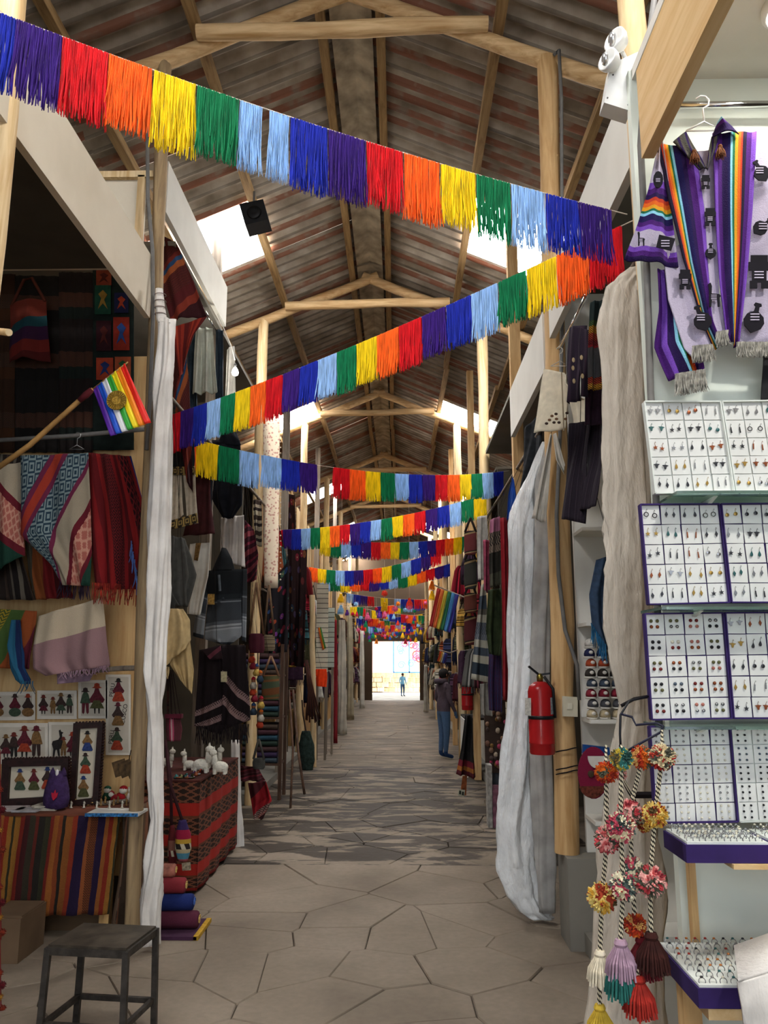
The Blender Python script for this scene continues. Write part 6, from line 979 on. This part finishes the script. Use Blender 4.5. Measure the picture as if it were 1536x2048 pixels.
garment('poncho', 'maroon striped poncho by the lace textile', 'poncho', [('body', 8.4, [(490, 1040), (488, 1100), (490, 1168)], [(508, 1060), (518, 1110), (514, 1160)], W('mid_mar', [(0, '#3a1220'), (.3, '#7a2438'), (.45, '#3a1220'), (.7, '#8a3a44')], 78, 4), dict(folds=1.3, amp=.03))]); garment('hat_string', 'string of brown and cream knitted hats by the lace textile', 'hats', [('body', 9.3, [(506, 1000), (508, 1050), (512, 1092)], [(522, 1000), (526, 1050), (526, 1094)], W('hats', [(0, '#3a2c24'), (.3, '#a89a84'), (.5, '#2c2220'), (.7, '#b0a48c')], 90, 3), dict(folds=1.2, amp=.05))])
rng = random.Random(31)
for k in range(11):
    x, y = rng.uniform(503, 528), 1318 + k * 13; col, nm = [('#a83a20', 'orange'), ('#7a1c2c', 'wine'), ('#b8984a', 'yellow'), ('#2a3a4a', 'navy'), ('#a8a094', 'grey')][k % 5]; t = thing('felt_doll', '%s felt doll on the toy string, %s from its top' % (nm, ['first', 'second', 'third', 'fourth', 'fifth', 'sixth', 'seventh', 'eighth', 'ninth', 'tenth', 'eleventh'][k]), 'doll', atY(x, y + 8, 8.5), 'felt dolls on the toy string'); p = atY(x, y + 8, 8.5); MB().lathe([(.03, 0), (.04, .03), (.02, .07)], p, 10).build('body', M(col, .95, .3, 40), t, True); MB().ball(p + Vector((0, 0, .085)), .024, 10, 7).build('head', M('#8a5a40', .9, .2), t, True); MB().lathe([(.026, 0), (.02, .02), (.002, .035)], p + Vector((0, 0, .095)), 10).build('hat', M(['#c8641f', '#a01c2c', '#2c4a7a'][k % 3], .95, .2), t, True)
tag(MB().tube([atY(516, 1300, 8.52), atY(515, 1470, 8.52)], .005, 5).build('toy_string', M('#3a2a20')), 'string holding the felt dolls beside the striped bag', 'string')
FC2 = [('#3a4650', 'slate'), ('#4a2c34', 'plum'), ('#2c3c34', 'dark green'), ('#3a2c4a', 'violet'), ('#52433a', 'taupe'), ('#2c4a5a', 'teal'), ('#4a3434', 'brown')]
def folded(x, y, z, w, d, h, col, lab, group):
    t = tag(MB().tube([(x - w / 2, y - d / 2 + h / 2, z + h / 2), (x + w / 2, y - d / 2 + h / 2, z + h / 2)], h / 2, 10).box((x, y, z + h / 2), (w, d - h, h * .96)).build('folded_cloth', M(col, .95, .25, 20), None, True, auto=40), lab, 'folded cloth', group); return t
WDK = wood('dark_shelf', '#5a4030', '#2e2018')
shf = thing('cloth_shelf', 'wooden shelf stand stacked with folded cloths', 'shelf', (-1.75, 10.5, 0))
for x in (-2.02, -1.50): MB().box((x, 10.75, .95), (.04, .05, 1.9)).build('upright', WDK, shf); MB().box((x, 10.35, .95), (.04, .05, 1.9)).build('upright', WDK, shf)
for z in (.42, .98, 1.5): MB().box((-1.76, 10.55, z), (.52, .45, .025)).build('board', WDK, shf)
for s, (z0, n) in enumerate(((.433, 7), (.993, 6), (1.513, 4))):
    for k in range(n): col, nm = FC2[(k * 3 + s * 2) % 7]; folded(-1.76, 10.54, z0 + k * .068, .44, .40, .066, col, '%s folded cloth, %s from the bottom of the %s shelf pile' % (nm, ORD[k], ['lowest', 'middle', 'upper'][s]), 'folded cloths on the shelf stand')
# braided whips, sack, slat panel, orange shirt and flag past the shelf stand
bw_ = thing('braided_cords', 'bundle of long brown braided cords hanging by the slat panel', 'cords', atY(630, 1450, 12.8)); rng = random.Random(3)
for k in range(14): MB().tube([atY(612 + rng.uniform(-3, 3), 1320, 12.8), atY(616 + k * .9, 1385, 12.75), atY(612 + k * 2.3, 1440 + rng.uniform(-10, 8), 12.75)], .012, 5).build('cord', M(['#3a241c', '#5a3424', '#4a2c2c'][k % 3], .9, .3), bw_, True)
hold(bw_); sk = thing('cloth_sack', 'dark green patterned sack hanging above the floor', 'sack', atY(614, 1535, 11.8)); column_mb([(604, 620, 1462), (598, 628, 1490), (597, 630, 1520), (602, 626, 1540)], 11.8, .6, 6, .1, seed=3).build('sack_body', M('#26342e', .95, .5, 25), sk, True); hold(sk); MB().tube([atY(612, 1462, 11.8), atY(606, 1430, 11.8), atY(604, 1400, 11.8)], .012, 6).build('strap', M('#3a2a22'), sk)
tag(MB().tube([atY(586, 1380, 10.6), atY(596, 1500, 10.2), atY(609, 1588, 9.95)], .016, 8).build('leaning_stick', WDK, None, True), 'long stick leaning against the shelf stand', 'stick', 'sticks leaning at the shelf stand'); tag(MB().tube([atY(578, 1380, 10.4), atY(586, 1500, 10.2), Vector((-1.28, 9.75, .01))], .014, 8).build('leaning_stick', WDK, None, True), 'thinner stick leaning against the shelf stand', 'stick', 'sticks leaning at the shelf stand')
def slatwall(lab, Y, x0, x1, y0, y1, n, col='#d8d2bc'):
    t = thing('slat_panel', lab, 'slat panel', atY(x0, y1, Y)); a, b = atY(x0, y0, Y), atY(x1, y1, Y); MB().box(((a.x + b.x) / 2, Y + .02, (a.z + b.z) / 2), (b.x - a.x, .015, a.z - b.z)).build('backing', M('#5a564c', .8), t); h = (a.z - b.z) / n
    for k in range(n): MB().box(((a.x + b.x) / 2, Y, b.z + h * (k + .5)), (b.x - a.x, .02, h * .86)).build('slat', M(col, .7, .06), t)
    for x in (a.x + .03, b.x - .03): MB().box((x, Y + .03, b.z / 2), (.04, .03, b.z)).build('leg', WGREY, t)
slatwall('tall white slat panel standing behind the orange shirt', 14.3, 634, 655, 1168, 1345, 18); slatwall('shorter grey white slat panel behind the red cloth', 15.2, 652, 668, 1215, 1335, 12, '#b8c0b4'); 
tag(log('pale_board_post', atY(627, 1534, 13.4), atY(624, 1190, 13.4), .05, WPALE, None, 77), 'pale board post next to the tall white slat panel', 'post')
garment('shirt', 'bright orange knit shirt hanging past the braided cords', 'shirt', [('body', 13.6, [(634, 1338), (632, 1355), (633, 1372)], [(653, 1338), (655, 1355), (653, 1374)], M('#f04416', .9, .12, 20), dict(folds=1.3, amp=.02, bulge=.05)), ('sleeve', 13.58, [(632, 1338), (629, 1350)], [(637, 1338), (635, 1354)], M('#f04416', .9, .12, 20), dict(folds=.5, amp=.01, nv=6))])
def flag(lab, Y, top, cols, amp=.02, stick=None, thick=.004):
    """top = four photograph corners: upper left, upper right, lower right, lower left"""
    t = thing('rainbow_flag', lab, 'flag', atY(*top[3], Y)); n = len(cols)
    for k in range(n):
        a, b = k / n, (k + 1) / n; q = lambda f, v: bil(top, f, v); cloth_mb(px([q(a, 0), q(a, .5), q(a, 1)], Y), px([q(b, 0), q(b, .5), q(b, 1)], Y), folds=.3, amp=amp, seed=5 + k // 9, thick=thick, nu=5, nv=14).build('stripe', cols[k], t, True)
    if stick: MB().tube([atY(*stick[0], Y + .02), atY(*stick[1], Y + .02)] + [Vector(q) for q in stick[2:]], .012, 8).build('pole', M('#8a7a6a', .6), t, True)
RB = [M(x, .6, .1) for x in ('#a02a24', '#c8602a', '#c0a83a', '#2c6a44', '#4a86b8', '#3a3a8a')]
flag('large rainbow striped flag waving from a pole over the right stalls', 13.0, [(874, 1176), (918, 1190), (902, 1266), (858, 1252)], RB, .03, ((868, 1170), (932, 1196), (1.12, 12.1, 2.5))); flag('small rainbow flag over the right stalls', 14.6, [(880, 1302), (896, 1308), (891, 1328), (874, 1322)], [M(x, .6, .1) for x in ('#b8441f', '#c88a2a', '#b8b0a0', '#3a4a9a', '#3a2a6a')], .02, ((878, 1300), (900, 1306), (1.1, 14.7, 1.9))); flag('narrow rainbow flag hanging at the slat panel', 14.27, [(636, 1256), (642, 1254), (652, 1296), (645, 1300)], [M(x, .6, .1) for x in ('#d8541c', '#e0a02a', '#3a7a3a')], .02)
# ================================================================ farther right: hanging goods past the plastic sheet
R6 = (('blanket', 'long plain red cloth hanging beside the plastic sheet', 'cloth', 6.6, [(1000, 1036), (1004, 1200), (1006, 1400)], [(1016, 1036), (1022, 1200), (1018, 1400)], M('#8a1a22', .95, .15), 1.0), ('jacket', 'olive green jacket hanging beside the red cloth', 'jacket', 7.4, [(976, 1180), (972, 1260), (978, 1308)], [(1002, 1176), (1006, 1260), (1000, 1312)], M('#2e3820', .95, .35, 12), 1.3), ('blanket', 'grey blue and cream banded blanket hanging at the aisle', 'blanket', 8.2, [(962, 1170), (950, 1270), (942, 1358)], [(972, 1166), (976, 1270), (980, 1366)], W('banded', [(0, '#b8b4a4'), (.12, '#4a5460'), (.26, '#6a665c'), (.32, '#b8b4a4'), (.40, '#3c4654'), (.52, '#5c6470'), (.58, '#b8b4a4'), (.66, '#4a5460'), (.74, '#b8b4a4'), (.82, '#2e3844'), (.94, '#b8b4a4')], 90, 1, [(.40, .58, '#8a8e94', 'zigzag', 14, 8)]), 1.2), ('scarf', 'purple checked scarf with fringe under the olive jacket', 'scarf', 7.6, [(978, 1300), (976, 1360), (978, 1420)], [(1002, 1304), (1004, 1370), (1004, 1424)], W('check', [(0, '#4a3a6a'), (.3, '#6a2a44'), (.5, '#3a4a7a'), (.8, '#5a2a4a')], 0, 4, [(0, 1, '#2a2440', 'check', 6, 12)]), 1.3), ('sweater', 'pink and dark patterned poncho high beside the red cloth', 'poncho', 7.3, [(980, 1040), (978, 1110), (980, 1176)], [(1000, 1032), (1002, 1100), (1000, 1170)], W('pinkdark', [(0, '#a86a84'), (.2, '#2c2424'), (.4, '#6a5a50'), (.5, '#2c2a24'), (.8, '#4a4a3c')], 90, 1, [(.2, .5, '#8a7a6a', 'zigzag', 10, 6)]), 1.2), ('sweater', 'pale grey sweater hanging behind the banded blanket', 'sweater', 8.8, [(954, 1034), (954, 1090), (956, 1160)], [(974, 1030), (976, 1080), (976, 1160)], M('#a8a49c', .95, .2), 1.2), ('shawl', 'pink fringed shawl edge behind the olive jacket', 'shawl', 7.9, [(966, 1080), (968, 1180)], [(980, 1080), (980, 1190)], M('#8a3a50', .95, .3), 1.2), ('cloth', 'grey white cloth hanging under the checked scarf', 'cloth', 8.3, [(960, 1368), (962, 1430)], [(980, 1366), (984, 1432)], M('#8a867e', .95, .2), 1.2))
for nm, lab, cat, Y, L, Rr, mat, fo in R6: garment(nm, lab, cat, [('body', Y, L, Rr, mat, dict(folds=fo, amp=.035))])
for k, (y0, y1, col, lab) in enumerate(((1062, 1110, '#5a2424', 'dark red patterned bag high on the right stall post'), (1118, 1178, '#2c2a24', 'black and olive woven bag below the dark red one'), (1186, 1226, '#5a2c20', 'brown leather backpack on the right stall post'), (1232, 1290, '#4a1a1c', 'wine red leather bag under the brown backpack'))): bag(lab, 9.3 + k * .05, 928, 954, y0, y1, y0 - 26, W('rbag%d' % k, [(0, col), (.4, '#1c1614'), (.5, '#8a7450'), (.6, col)], 70, 2), '#241a16', 'bags on the right stall post')
extinguisher('second red fire extinguisher farther along the right stalls', Vector((.985, 12.05, atY(931, 1420, 12.05).z)), .085, .44)
for k in range(8):
    z = .80 + k * .062; col, nm = [('#7a1f1c', 'red'), ('#b0a68c', 'cream'), ('#8a3420', 'rust'), ('#3a1c1c', 'brown'), ('#7a2424', 'brick'), ('#b8ae94', 'ivory'), ('#c8bc9c', 'pale cream'), ('#cfc8b0', 'off white')][k]; folded(1.16, 8.0, z, .24, .34, .058, col, '%s folded cloth, %s in the pile by the plastic sheet' % (nm, (ORD + ['eighth'])[k]), 'folded cloths by the plastic sheet')
tb3 = thing('display_table', 'dark low table carrying the folded cloth pile', 'table', (1.18, 8.0, 0)); MB().box((1.18, 8.0, .78), (.34, .5, .03)).build('table_top', WPLANK, tb3)
for x in (1.04, 1.32):
    for y in (7.8, 8.2): MB().box((x, y, .38), (.04, .04, .765)).build('leg', M('#1e4a30', .7) if x < 1.1 and y < 8 else WPLANK, tb3)
kr = thing('keyring_rack', 'rack crowded with brown and pink keyring charms', 'rack', (1.07, 9.0, .55)); MB().box((1.08, 9.05, 1.05), (.32, .03, 1.1)).build('board', M('#3a2c24', .8), kr); rng = random.Random(2)
for k in range(60): MB().ball((1.08 + rng.uniform(-.14, .14), 9.0, .56 + rng.uniform(0, .98)), rng.uniform(.018, .03), 8, 5, (1, .5, 1.2)).build('charm', M(['#6a4a3a', '#8a6a54', '#a83a5a', '#4a3a34', '#b0a08a', '#7a5a2c'][k % 6], .6, .3, 50), kr, True)
MB().box((1.08, 9.1, .28), (.30, .04, .56)).build('stand', M('#4a5460', .7), kr)
for k, (x, z, w, h, col, lab) in enumerate(((.93, .0, .05, .62, '#b0aca4', 'pale upright carton beside the keyring rack'), (1.06, .12, .22, .40, '#8a5a6a', 'pink printed carton under the keyring rack'))): bx_ = MB().box((x, 8.8, z + h / 2), (w, .18, h)).box((x, 8.705, z + h * .6), (w * .8, .01, h * .3)).build('carton', M(col, .7, .4, 20)); tag(bx_, lab, 'carton'); bx_.location.z = 0.0
sg = thing('pattern_sign', 'orange pictured sign board with pale square key pattern', 'sign', atY(930, 1598, 9.9)); polyc(9.9, [(925, 1552), (934, 1550), (932, 1590), (920, 1590)], M('#8a4a24', .8, .5, 20), 'board', sg, .02); polyc(9.87, [(917, 1578), (930, 1580), (928, 1594), (915, 1590)], W('sign_key', [(0, '#c8c2a8')], 0), 'key_panel', sg, .01)
for a, b in ((918.5, 1581), (924, 1583)): polyc(9.855, [(a, b), (a + 4, b + .6), (a + 3.6, b + 8), (a - .6, b + 7)], M('#2c3028', .8), 'key_square', sg, .004)
garment('blanket', 'dark blanket with red and orange edge heaped by the sign board', 'blanket', [('body', 9.9, [(930, 1430), (922, 1500), (912, 1548)], [(944, 1430), (946, 1500), (952, 1556)], W('heap', [(0, '#1c1818'), (.6, '#24201e'), (.75, '#7a1f2c'), (.85, '#a8682a'), (.92, '#5a1a24')], 90, 1), dict(folds=1.5, amp=.08))])
wtb = thing('display_table', 'narrow table with a white board front on the right', 'table', (1.12, 12.75, 0)); MB().box((.98, 12.75, .41), (.04, .9, .82)).build('front_board', PWHITE, wtb); MB().box((1.2, 12.75, .835), (.46, .95, .03)).build('table_top', M('#2a2624', .6), wtb)
# ================================================================ people
def person(lab, p, h, mats, pose, yaw=0):
    """one continuous skinned body; mats = skin, top, trousers, shoes, hair"""
    t = thing('person', lab, 'person', p); s = h / 1.65; rot = Matrix.Rotation(R(yaw), 3, 'Z')
    J = pose; names = list(J); vs = [rot @ (Vector(J[n][0]) * s) for n in names]; idx = {n: i for i, n in enumerate(names)}
    E_ = [('pelvis', 'waist'), ('waist', 'chest'), ('chest', 'neck'), ('neck', 'head'), ('head', 'crown')]
    for a in 'lr': E_ += [('chest', a + 'shoulder'), (a + 'shoulder', a + 'elbow'), (a + 'elbow', a + 'wrist'), (a + 'wrist', a + 'palm'), ('pelvis', a + 'hip'), (a + 'hip', a + 'knee'), (a + 'knee', a + 'ankle'), (a + 'ankle', a + 'toe')]
    for a in 'lr':
        for q, (dx, dz) in enumerate(((-.022, -.075), (-.008, -.088), (.008, -.085), (.022, -.07), (.04, -.035))):
            n = a + 'finger%d' % q; idx[n] = len(vs); base = Vector(J[a + 'palm'][0]); vs.append(rot @ ((base + Vector((dx * .4, dx, dz))) * s)); names.append(n); J[n] = (None, .008); E_.append((a + 'palm', n))
    me = bpy.data.meshes.new('body'); me.from_pydata([tuple(v) for v in vs], [(idx[a], idx[b]) for a, b in E_], [])
    ob = place('body', me, None, t, p); md = ob.modifiers.new('skin', 'SKIN'); sv = me.skin_vertices
    if not sv: return t
    for n in names: r = J[n][1] * s; sv[0].data[idx[n]].radius = (r, r)
    sv[0].data[idx['pelvis']].use_root = True; ob.modifiers.new('sub', 'SUBSURF').levels = 2; ob.modifiers['sub'].render_levels = 2
    me.materials.append(mats)
    return t
def body_mat(name, skin, top, low, shoe, hw, ht, zs=.10, h=1.65, sleeve=True):
    t = NT('person_' + name); sp_ = t.n('ShaderNodeSeparateXYZ'); t.link(t.obj(), sp_.inputs[0]); z = t.math('DIVIDE', sp_.outputs[2], h)
    col = t.ramp(z, [(0, shoe), (zs / 1.65, low), (hw, top), (ht, skin)], True); col = t.mix(t.math('MULTIPLY', t.noise(30, 3), .35), col, '#101010'); return t.done(col, .9)
STAND = lambda: {'pelvis': ((0, 0, .90), .12), 'waist': ((0, 0, 1.06), .115), 'chest': ((0, -.01, 1.26), .14), 'neck': ((0, -.02, 1.42), .055), 'head': ((0, -.04, 1.52), .085), 'crown': ((0, -.03, 1.60), .07), 'lshoulder': ((-.18, 0, 1.33), .062), 'lelbow': ((-.24, .0, 1.08), .048), 'lwrist': ((-.22, -.12, .88), .034), 'lpalm': ((-.21, -.16, .82), .03), 'rshoulder': ((.18, 0, 1.33), .062), 'relbow': ((.25, .02, 1.08), .048), 'rwrist': ((.20, -.14, .93), .034), 'rpalm': ((.19, -.18, .87), .03), 'lhip': ((-.09, 0, .86), .10), 'lknee': ((-.10, -.01, .48), .066), 'lankle': ((-.10, .02, .08), .042), 'ltoe': ((-.11, -.14, .035), .035), 'rhip': ((.09, 0, .86), .10), 'rknee': ((.10, -.02, .48), .066), 'rankle': ((.10, .02, .08), .042), 'rtoe': ((.12, -.14, .035), .035)}
pp1 = atZ(898, 1514, 0); pp1 = Vector((pp1.x - .10, pp1.y - .25, 0))
pr = person('person in a grey plum hooded sweatshirt and blue jeans facing the right stalls', pp1, 1.55, body_mat('hooded', '#8a5c44', '#54464e', '#4a6484', '#24406a', .52, .86, .14, 1.55), STAND(), 115)
def on_person(par, p, h, yaw, hair, hood=None):
    s = h / 1.65; rot = Matrix.Rotation(R(yaw), 3, 'Z'); q = lambda v: p + rot @ (Vector(v) * s); f = rot @ Vector((0, -1, 0))
    MB().ball(q((0, -.012, 1.555)), .098 * s, 14, 9, (1, 1, 1.02)).build('hair', M(hair, .8, .3, 60), par, True)
    MB().ball(q((0, -.128, 1.525)), .014 * s, 8, 6, (1, 1, 1.4)).build('nose', M('#8a5c44', .7), par, True)
    for e in (-1, 1): MB().ball(q((e * .032, -.115, 1.55)), .010 * s, 8, 6).build('eye', M('#1c1614', .3), par, True); MB().ball(q((e * .088, -.03, 1.53)), .018 * s, 8, 6, (.6, 1, 1.4)).build('ear', M('#8a5c44', .7), par, True)
    MB().ball(q((0, -.118, 1.488)), .018 * s, 8, 5, (1.2, .5, .35)).build('mouth', M('#6a3630', .6), par, True)
    if hood: column = MB().lathe([(.10, 0), (.135, .03), (.12, .08), (.08, .09)], q((0, .05, 1.37)), 16, None, s, s).build('hood', M(hood, .95, .2), par, True)
on_person(pr, pp1, 1.55, 115, '#1a1412', '#4c4048')
pp2 = Vector((.12, 39.5, -.02)); p2 = person('small person in pale blue walking in the sunlit yard', pp2, 1.1, body_mat('yard', '#8a5c44', '#7ab0c8', '#3a5a7a', '#2a2a2a', .52, .86, .08, 1.1), STAND(), 30); on_person(p2, pp2, 1.1, 30, '#1a1412')
pp3 = atZ(690, 1478, 0); pp3 = Vector((-1.5, pp3.y, 0))
# ================================================================ the rows of goods along the far stalls
rng = random.Random(77)
PALS = [('maroon', '#4a1a22'), ('dark red', '#7a1c22'), ('charcoal', '#2a2a2c'), ('navy', '#1e2440'), ('olive', '#44442c'), ('cream', '#b8ac94'), ('white', '#c8c4ba'), ('rust', '#8a4424'), ('plum', '#3c2438'), ('brown', '#4a3226'), ('teal', '#24484c'), ('grey', '#6a6864'), ('crimson', '#98182c'), ('ochre', '#9a742c')]
WV = {}
def weave_of(n, col, k):
    if (n, k) in WV: return WV[(n, k)]
    l = '#%02x%02x%02x' % tuple(min(255, int(int(col[i:i + 2], 16) * 1.5) + 24) for i in (1, 3, 5)); d = '#%02x%02x%02x' % tuple(int(int(col[i:i + 2], 16) * .55) for i in (1, 3, 5))
    WV[(n, k)] = m = M(col, .95, .25, 20) if k == 0 else W('%s_%d' % (n.replace(' ', '_'), k), [(0, col), (.3, d), (.4, l), (.48, d), (.6, col), (.85, l), (.9, d)], 90 if k == 1 else 0, 2, [(.6, .85, l, 'diamond', 6, 8)] if k == 1 else []); return m
KIND = [('poncho', .46, .62, .62), ('shawl', .34, .42, .75), ('sweater', .40, .44, .55), ('scarf', .16, .18, .9), ('blanket', .42, .44, .85), ('bag', .26, .3, .3)]
BAYN = ['third', 'fourth', 'fifth', 'sixth', 'seventh']
used = {}
def hang(side, Y, X, z, kd, pal, k, where):
    nm, wt, wb, h = KIND[kd]; h = min(h, .60 if nm in ('sweater', 'bag') else .54); n, col = pal; lab = '%s %s %s %s' % (n, ['plain', 'banded', 'striped'][k], nm, where)
    used[lab] = used.get(lab, 0) + 1; s = rng.uniform(.88, 1.04); a = R(rng.uniform(20, 48)) * side; dx, dy = cos(a), -sin(a) * 1.0
    t = thing('hanging_' + nm, lab, nm, (X, Y, z - h * s), 'goods hung along the far stalls'); e = lambda w, zz: ((X - dx * w / 2, Y - dy * w / 2, zz), (X + dx * w / 2, Y + dy * w / 2, zz))
    t0, t1 = e(wt * s * .7, z), e(wt * s, z - h * s * .15); m0 = e((wt + wb) / 2 * s, z - h * s * .55); b0 = e(wb * s, z - h * s)
    cloth_mb([t0[0], t1[0], m0[0], b0[0]], [t0[1], t1[1], m0[1], b0[1]], folds=rng.uniform(1.2, 2.6), amp=.035, seed=rng.randint(0, 9999), nu=14, nv=14, bulge=.06 if nm in ('sweater', 'bag') else .02).build('body', weave_of(n, col, k), t, True)
    if nm in ('poncho', 'shawl', 'blanket', 'scarf'): fringe_mb(b0[0], b0[1], .09, 16, .012, rng.randint(0, 99), .3, 2, .02).build('fringe', weave_of(n, col, 0), t)
    if nm == 'sweater':
        for sg in (0, 1): p = Vector(t1[sg]); o = (p - Vector((X, Y, p.z))).normalized(); MB().tube([p - o * .03, p + o * .06 + Vector((0, 0, -.2)), p + o * .07 + Vector((0, 0, -.45))], [.055, .05, .04], 8).build('sleeve', weave_of(n, col, k), t, True)
    if nm == 'bag': MB().tube([t0[0], (X, Y, z + .3), t0[1]], .012, 5).build('strap', M('#2c2018', .9), t)
for b in range(5):
    y0, y1 = TR[1] + 4.7 * b + (.5 if b else .6), TR[2] + 4.7 * b - .4
    for side in (-1, 1):
        xf = -1.72 if side < 0 else 1.12
        where = 'past the %s truss, %s side' % (ORD[b + 1], 'stool' if side < 0 else 'jewellery'); rz = 3.3 if b == 0 else 2.88; RAILS.append((xf + side * .10, y0 - .55, y1 + .45, rz))
        for lv in range(3): tag(MB().tube([(xf + side * .02, y0 - .55, rz - .72 * lv), (xf + side * .02, y1 + .45, rz - .72 * lv)], .014, 8).build('hanging_rail', WGREY), '%s pole rail of hung goods %s' % (['upper', 'middle', 'lower'][lv], where), 'rail', 'pole rails of the far stalls')
        for lv, (z, stp) in enumerate(((rz, .56), (rz - .72, .54), (rz - 1.44, .56))):
            y = y0 + rng.uniform(0, .3)
            while y < y1:
                if not (b == 0 and side < 0 and y < 12.5 and lv > 0) and not (b == 0 and side > 0 and lv < 2 and (y < 10.2 or 12.4 < y < 13.7)) and not any(abs(y - q) < .32 for q in (12.1, 16.9, 21.6)):
                    pal = rng.choice(PALS if b > 0 else [q for q in PALS if q[0] not in ('white', 'cream')]); hang(side, y, xf + side * .02, z, rng.randrange(6), pal, rng.randrange(3), where)
                y += stp * rng.uniform(.85, 1.3)
        # table with goods
        ty = (y0 + y1) / 2; L = (y1 - y0) * (.8 if b else .35); ty = ty if b else y1 - L / 2; t = thing('stall_table', 'long stall table %s' % where, 'table', (xf + side * .56, ty, 0), 'tables of the far stalls'); MB().box((xf + side * .56, ty, .76), (.6, L, .04)).build('table_top', WPLANK, t); n, col = rng.choice(PALS); MB().box((xf + side * .25, ty, .42), (.02, L, .66)).build('front_board', [M('#b8b4a8', .8, .15), WPLANK, weave_of(n, col, 0)][rng.randrange(3)], t)
        for q in (-1, 1): MB().box((xf + side * .56, ty + q * (L / 2 - .08), .37), (.5, .05, .74)).build('leg', WPLANK, t)
        q = ty - L / 2 + .22; pn_ = 0
        while q < ty + L / 2 - .15:
            m = rng.randint(2, 6); zz = .78
            for k in range(m): n, col = rng.choice(PALS); folded(xf + side * .54, q, zz, .40, .34, .06, col, '%s folded cloth stacked on the stall table %s' % (n, where), 'folded cloths on the far tables'); zz += .061
            q += rng.uniform(.48, .8); pn_ += 1
# pale draped cloths that catch the light on the far left and the exit sides
for k, (x, Y, y0, y1, w, col, lab) in enumerate(((684, 19.0, 1240, 1400, 9, '#b8b2a4', 'long grey white cloth draped at the far left stalls'), (671, 17.0, 1240, 1425, 4, '#7a1620', 'narrow tall crimson cloth draped at the far left stalls'), (700, 23.5, 1210, 1440, 7, '#9a9078', 'beige printed long cloth toward the exit'), (724, 29.0, 1260, 1425, 5, '#c4c0b4', 'white long cloth nearest the exit on the red tablecloth side'), (852, 27.0, 1330, 1425, 5, '#a8a498', 'grey white cloth nearest the exit on the plastic sheet side'), (866, 27.3, 1290, 1350, 8, '#24383c', 'dark teal trousers hung high past the rainbow flag'))):
    if k < 5: y1 = FH / 2 + (1573.3 * 1.68 / Y + 290.9) / (.98332 - .18187 * 1.68 / Y)
    t = thing('draped_cloth', lab, 'cloth', atY(x, y1, Y)); column_mb([(x - w * .7, x + w * .6, y0), (x - w, x + w * .9, (y0 * 2 + y1) / 3), (x - w * .8, x + w, (y0 + 2 * y1) / 3), (x - w, x + w * 1.1, y1)], Y, .7, 5, .18, seed=k).build('fabric', M(col, .9, .2, 5), t, True)
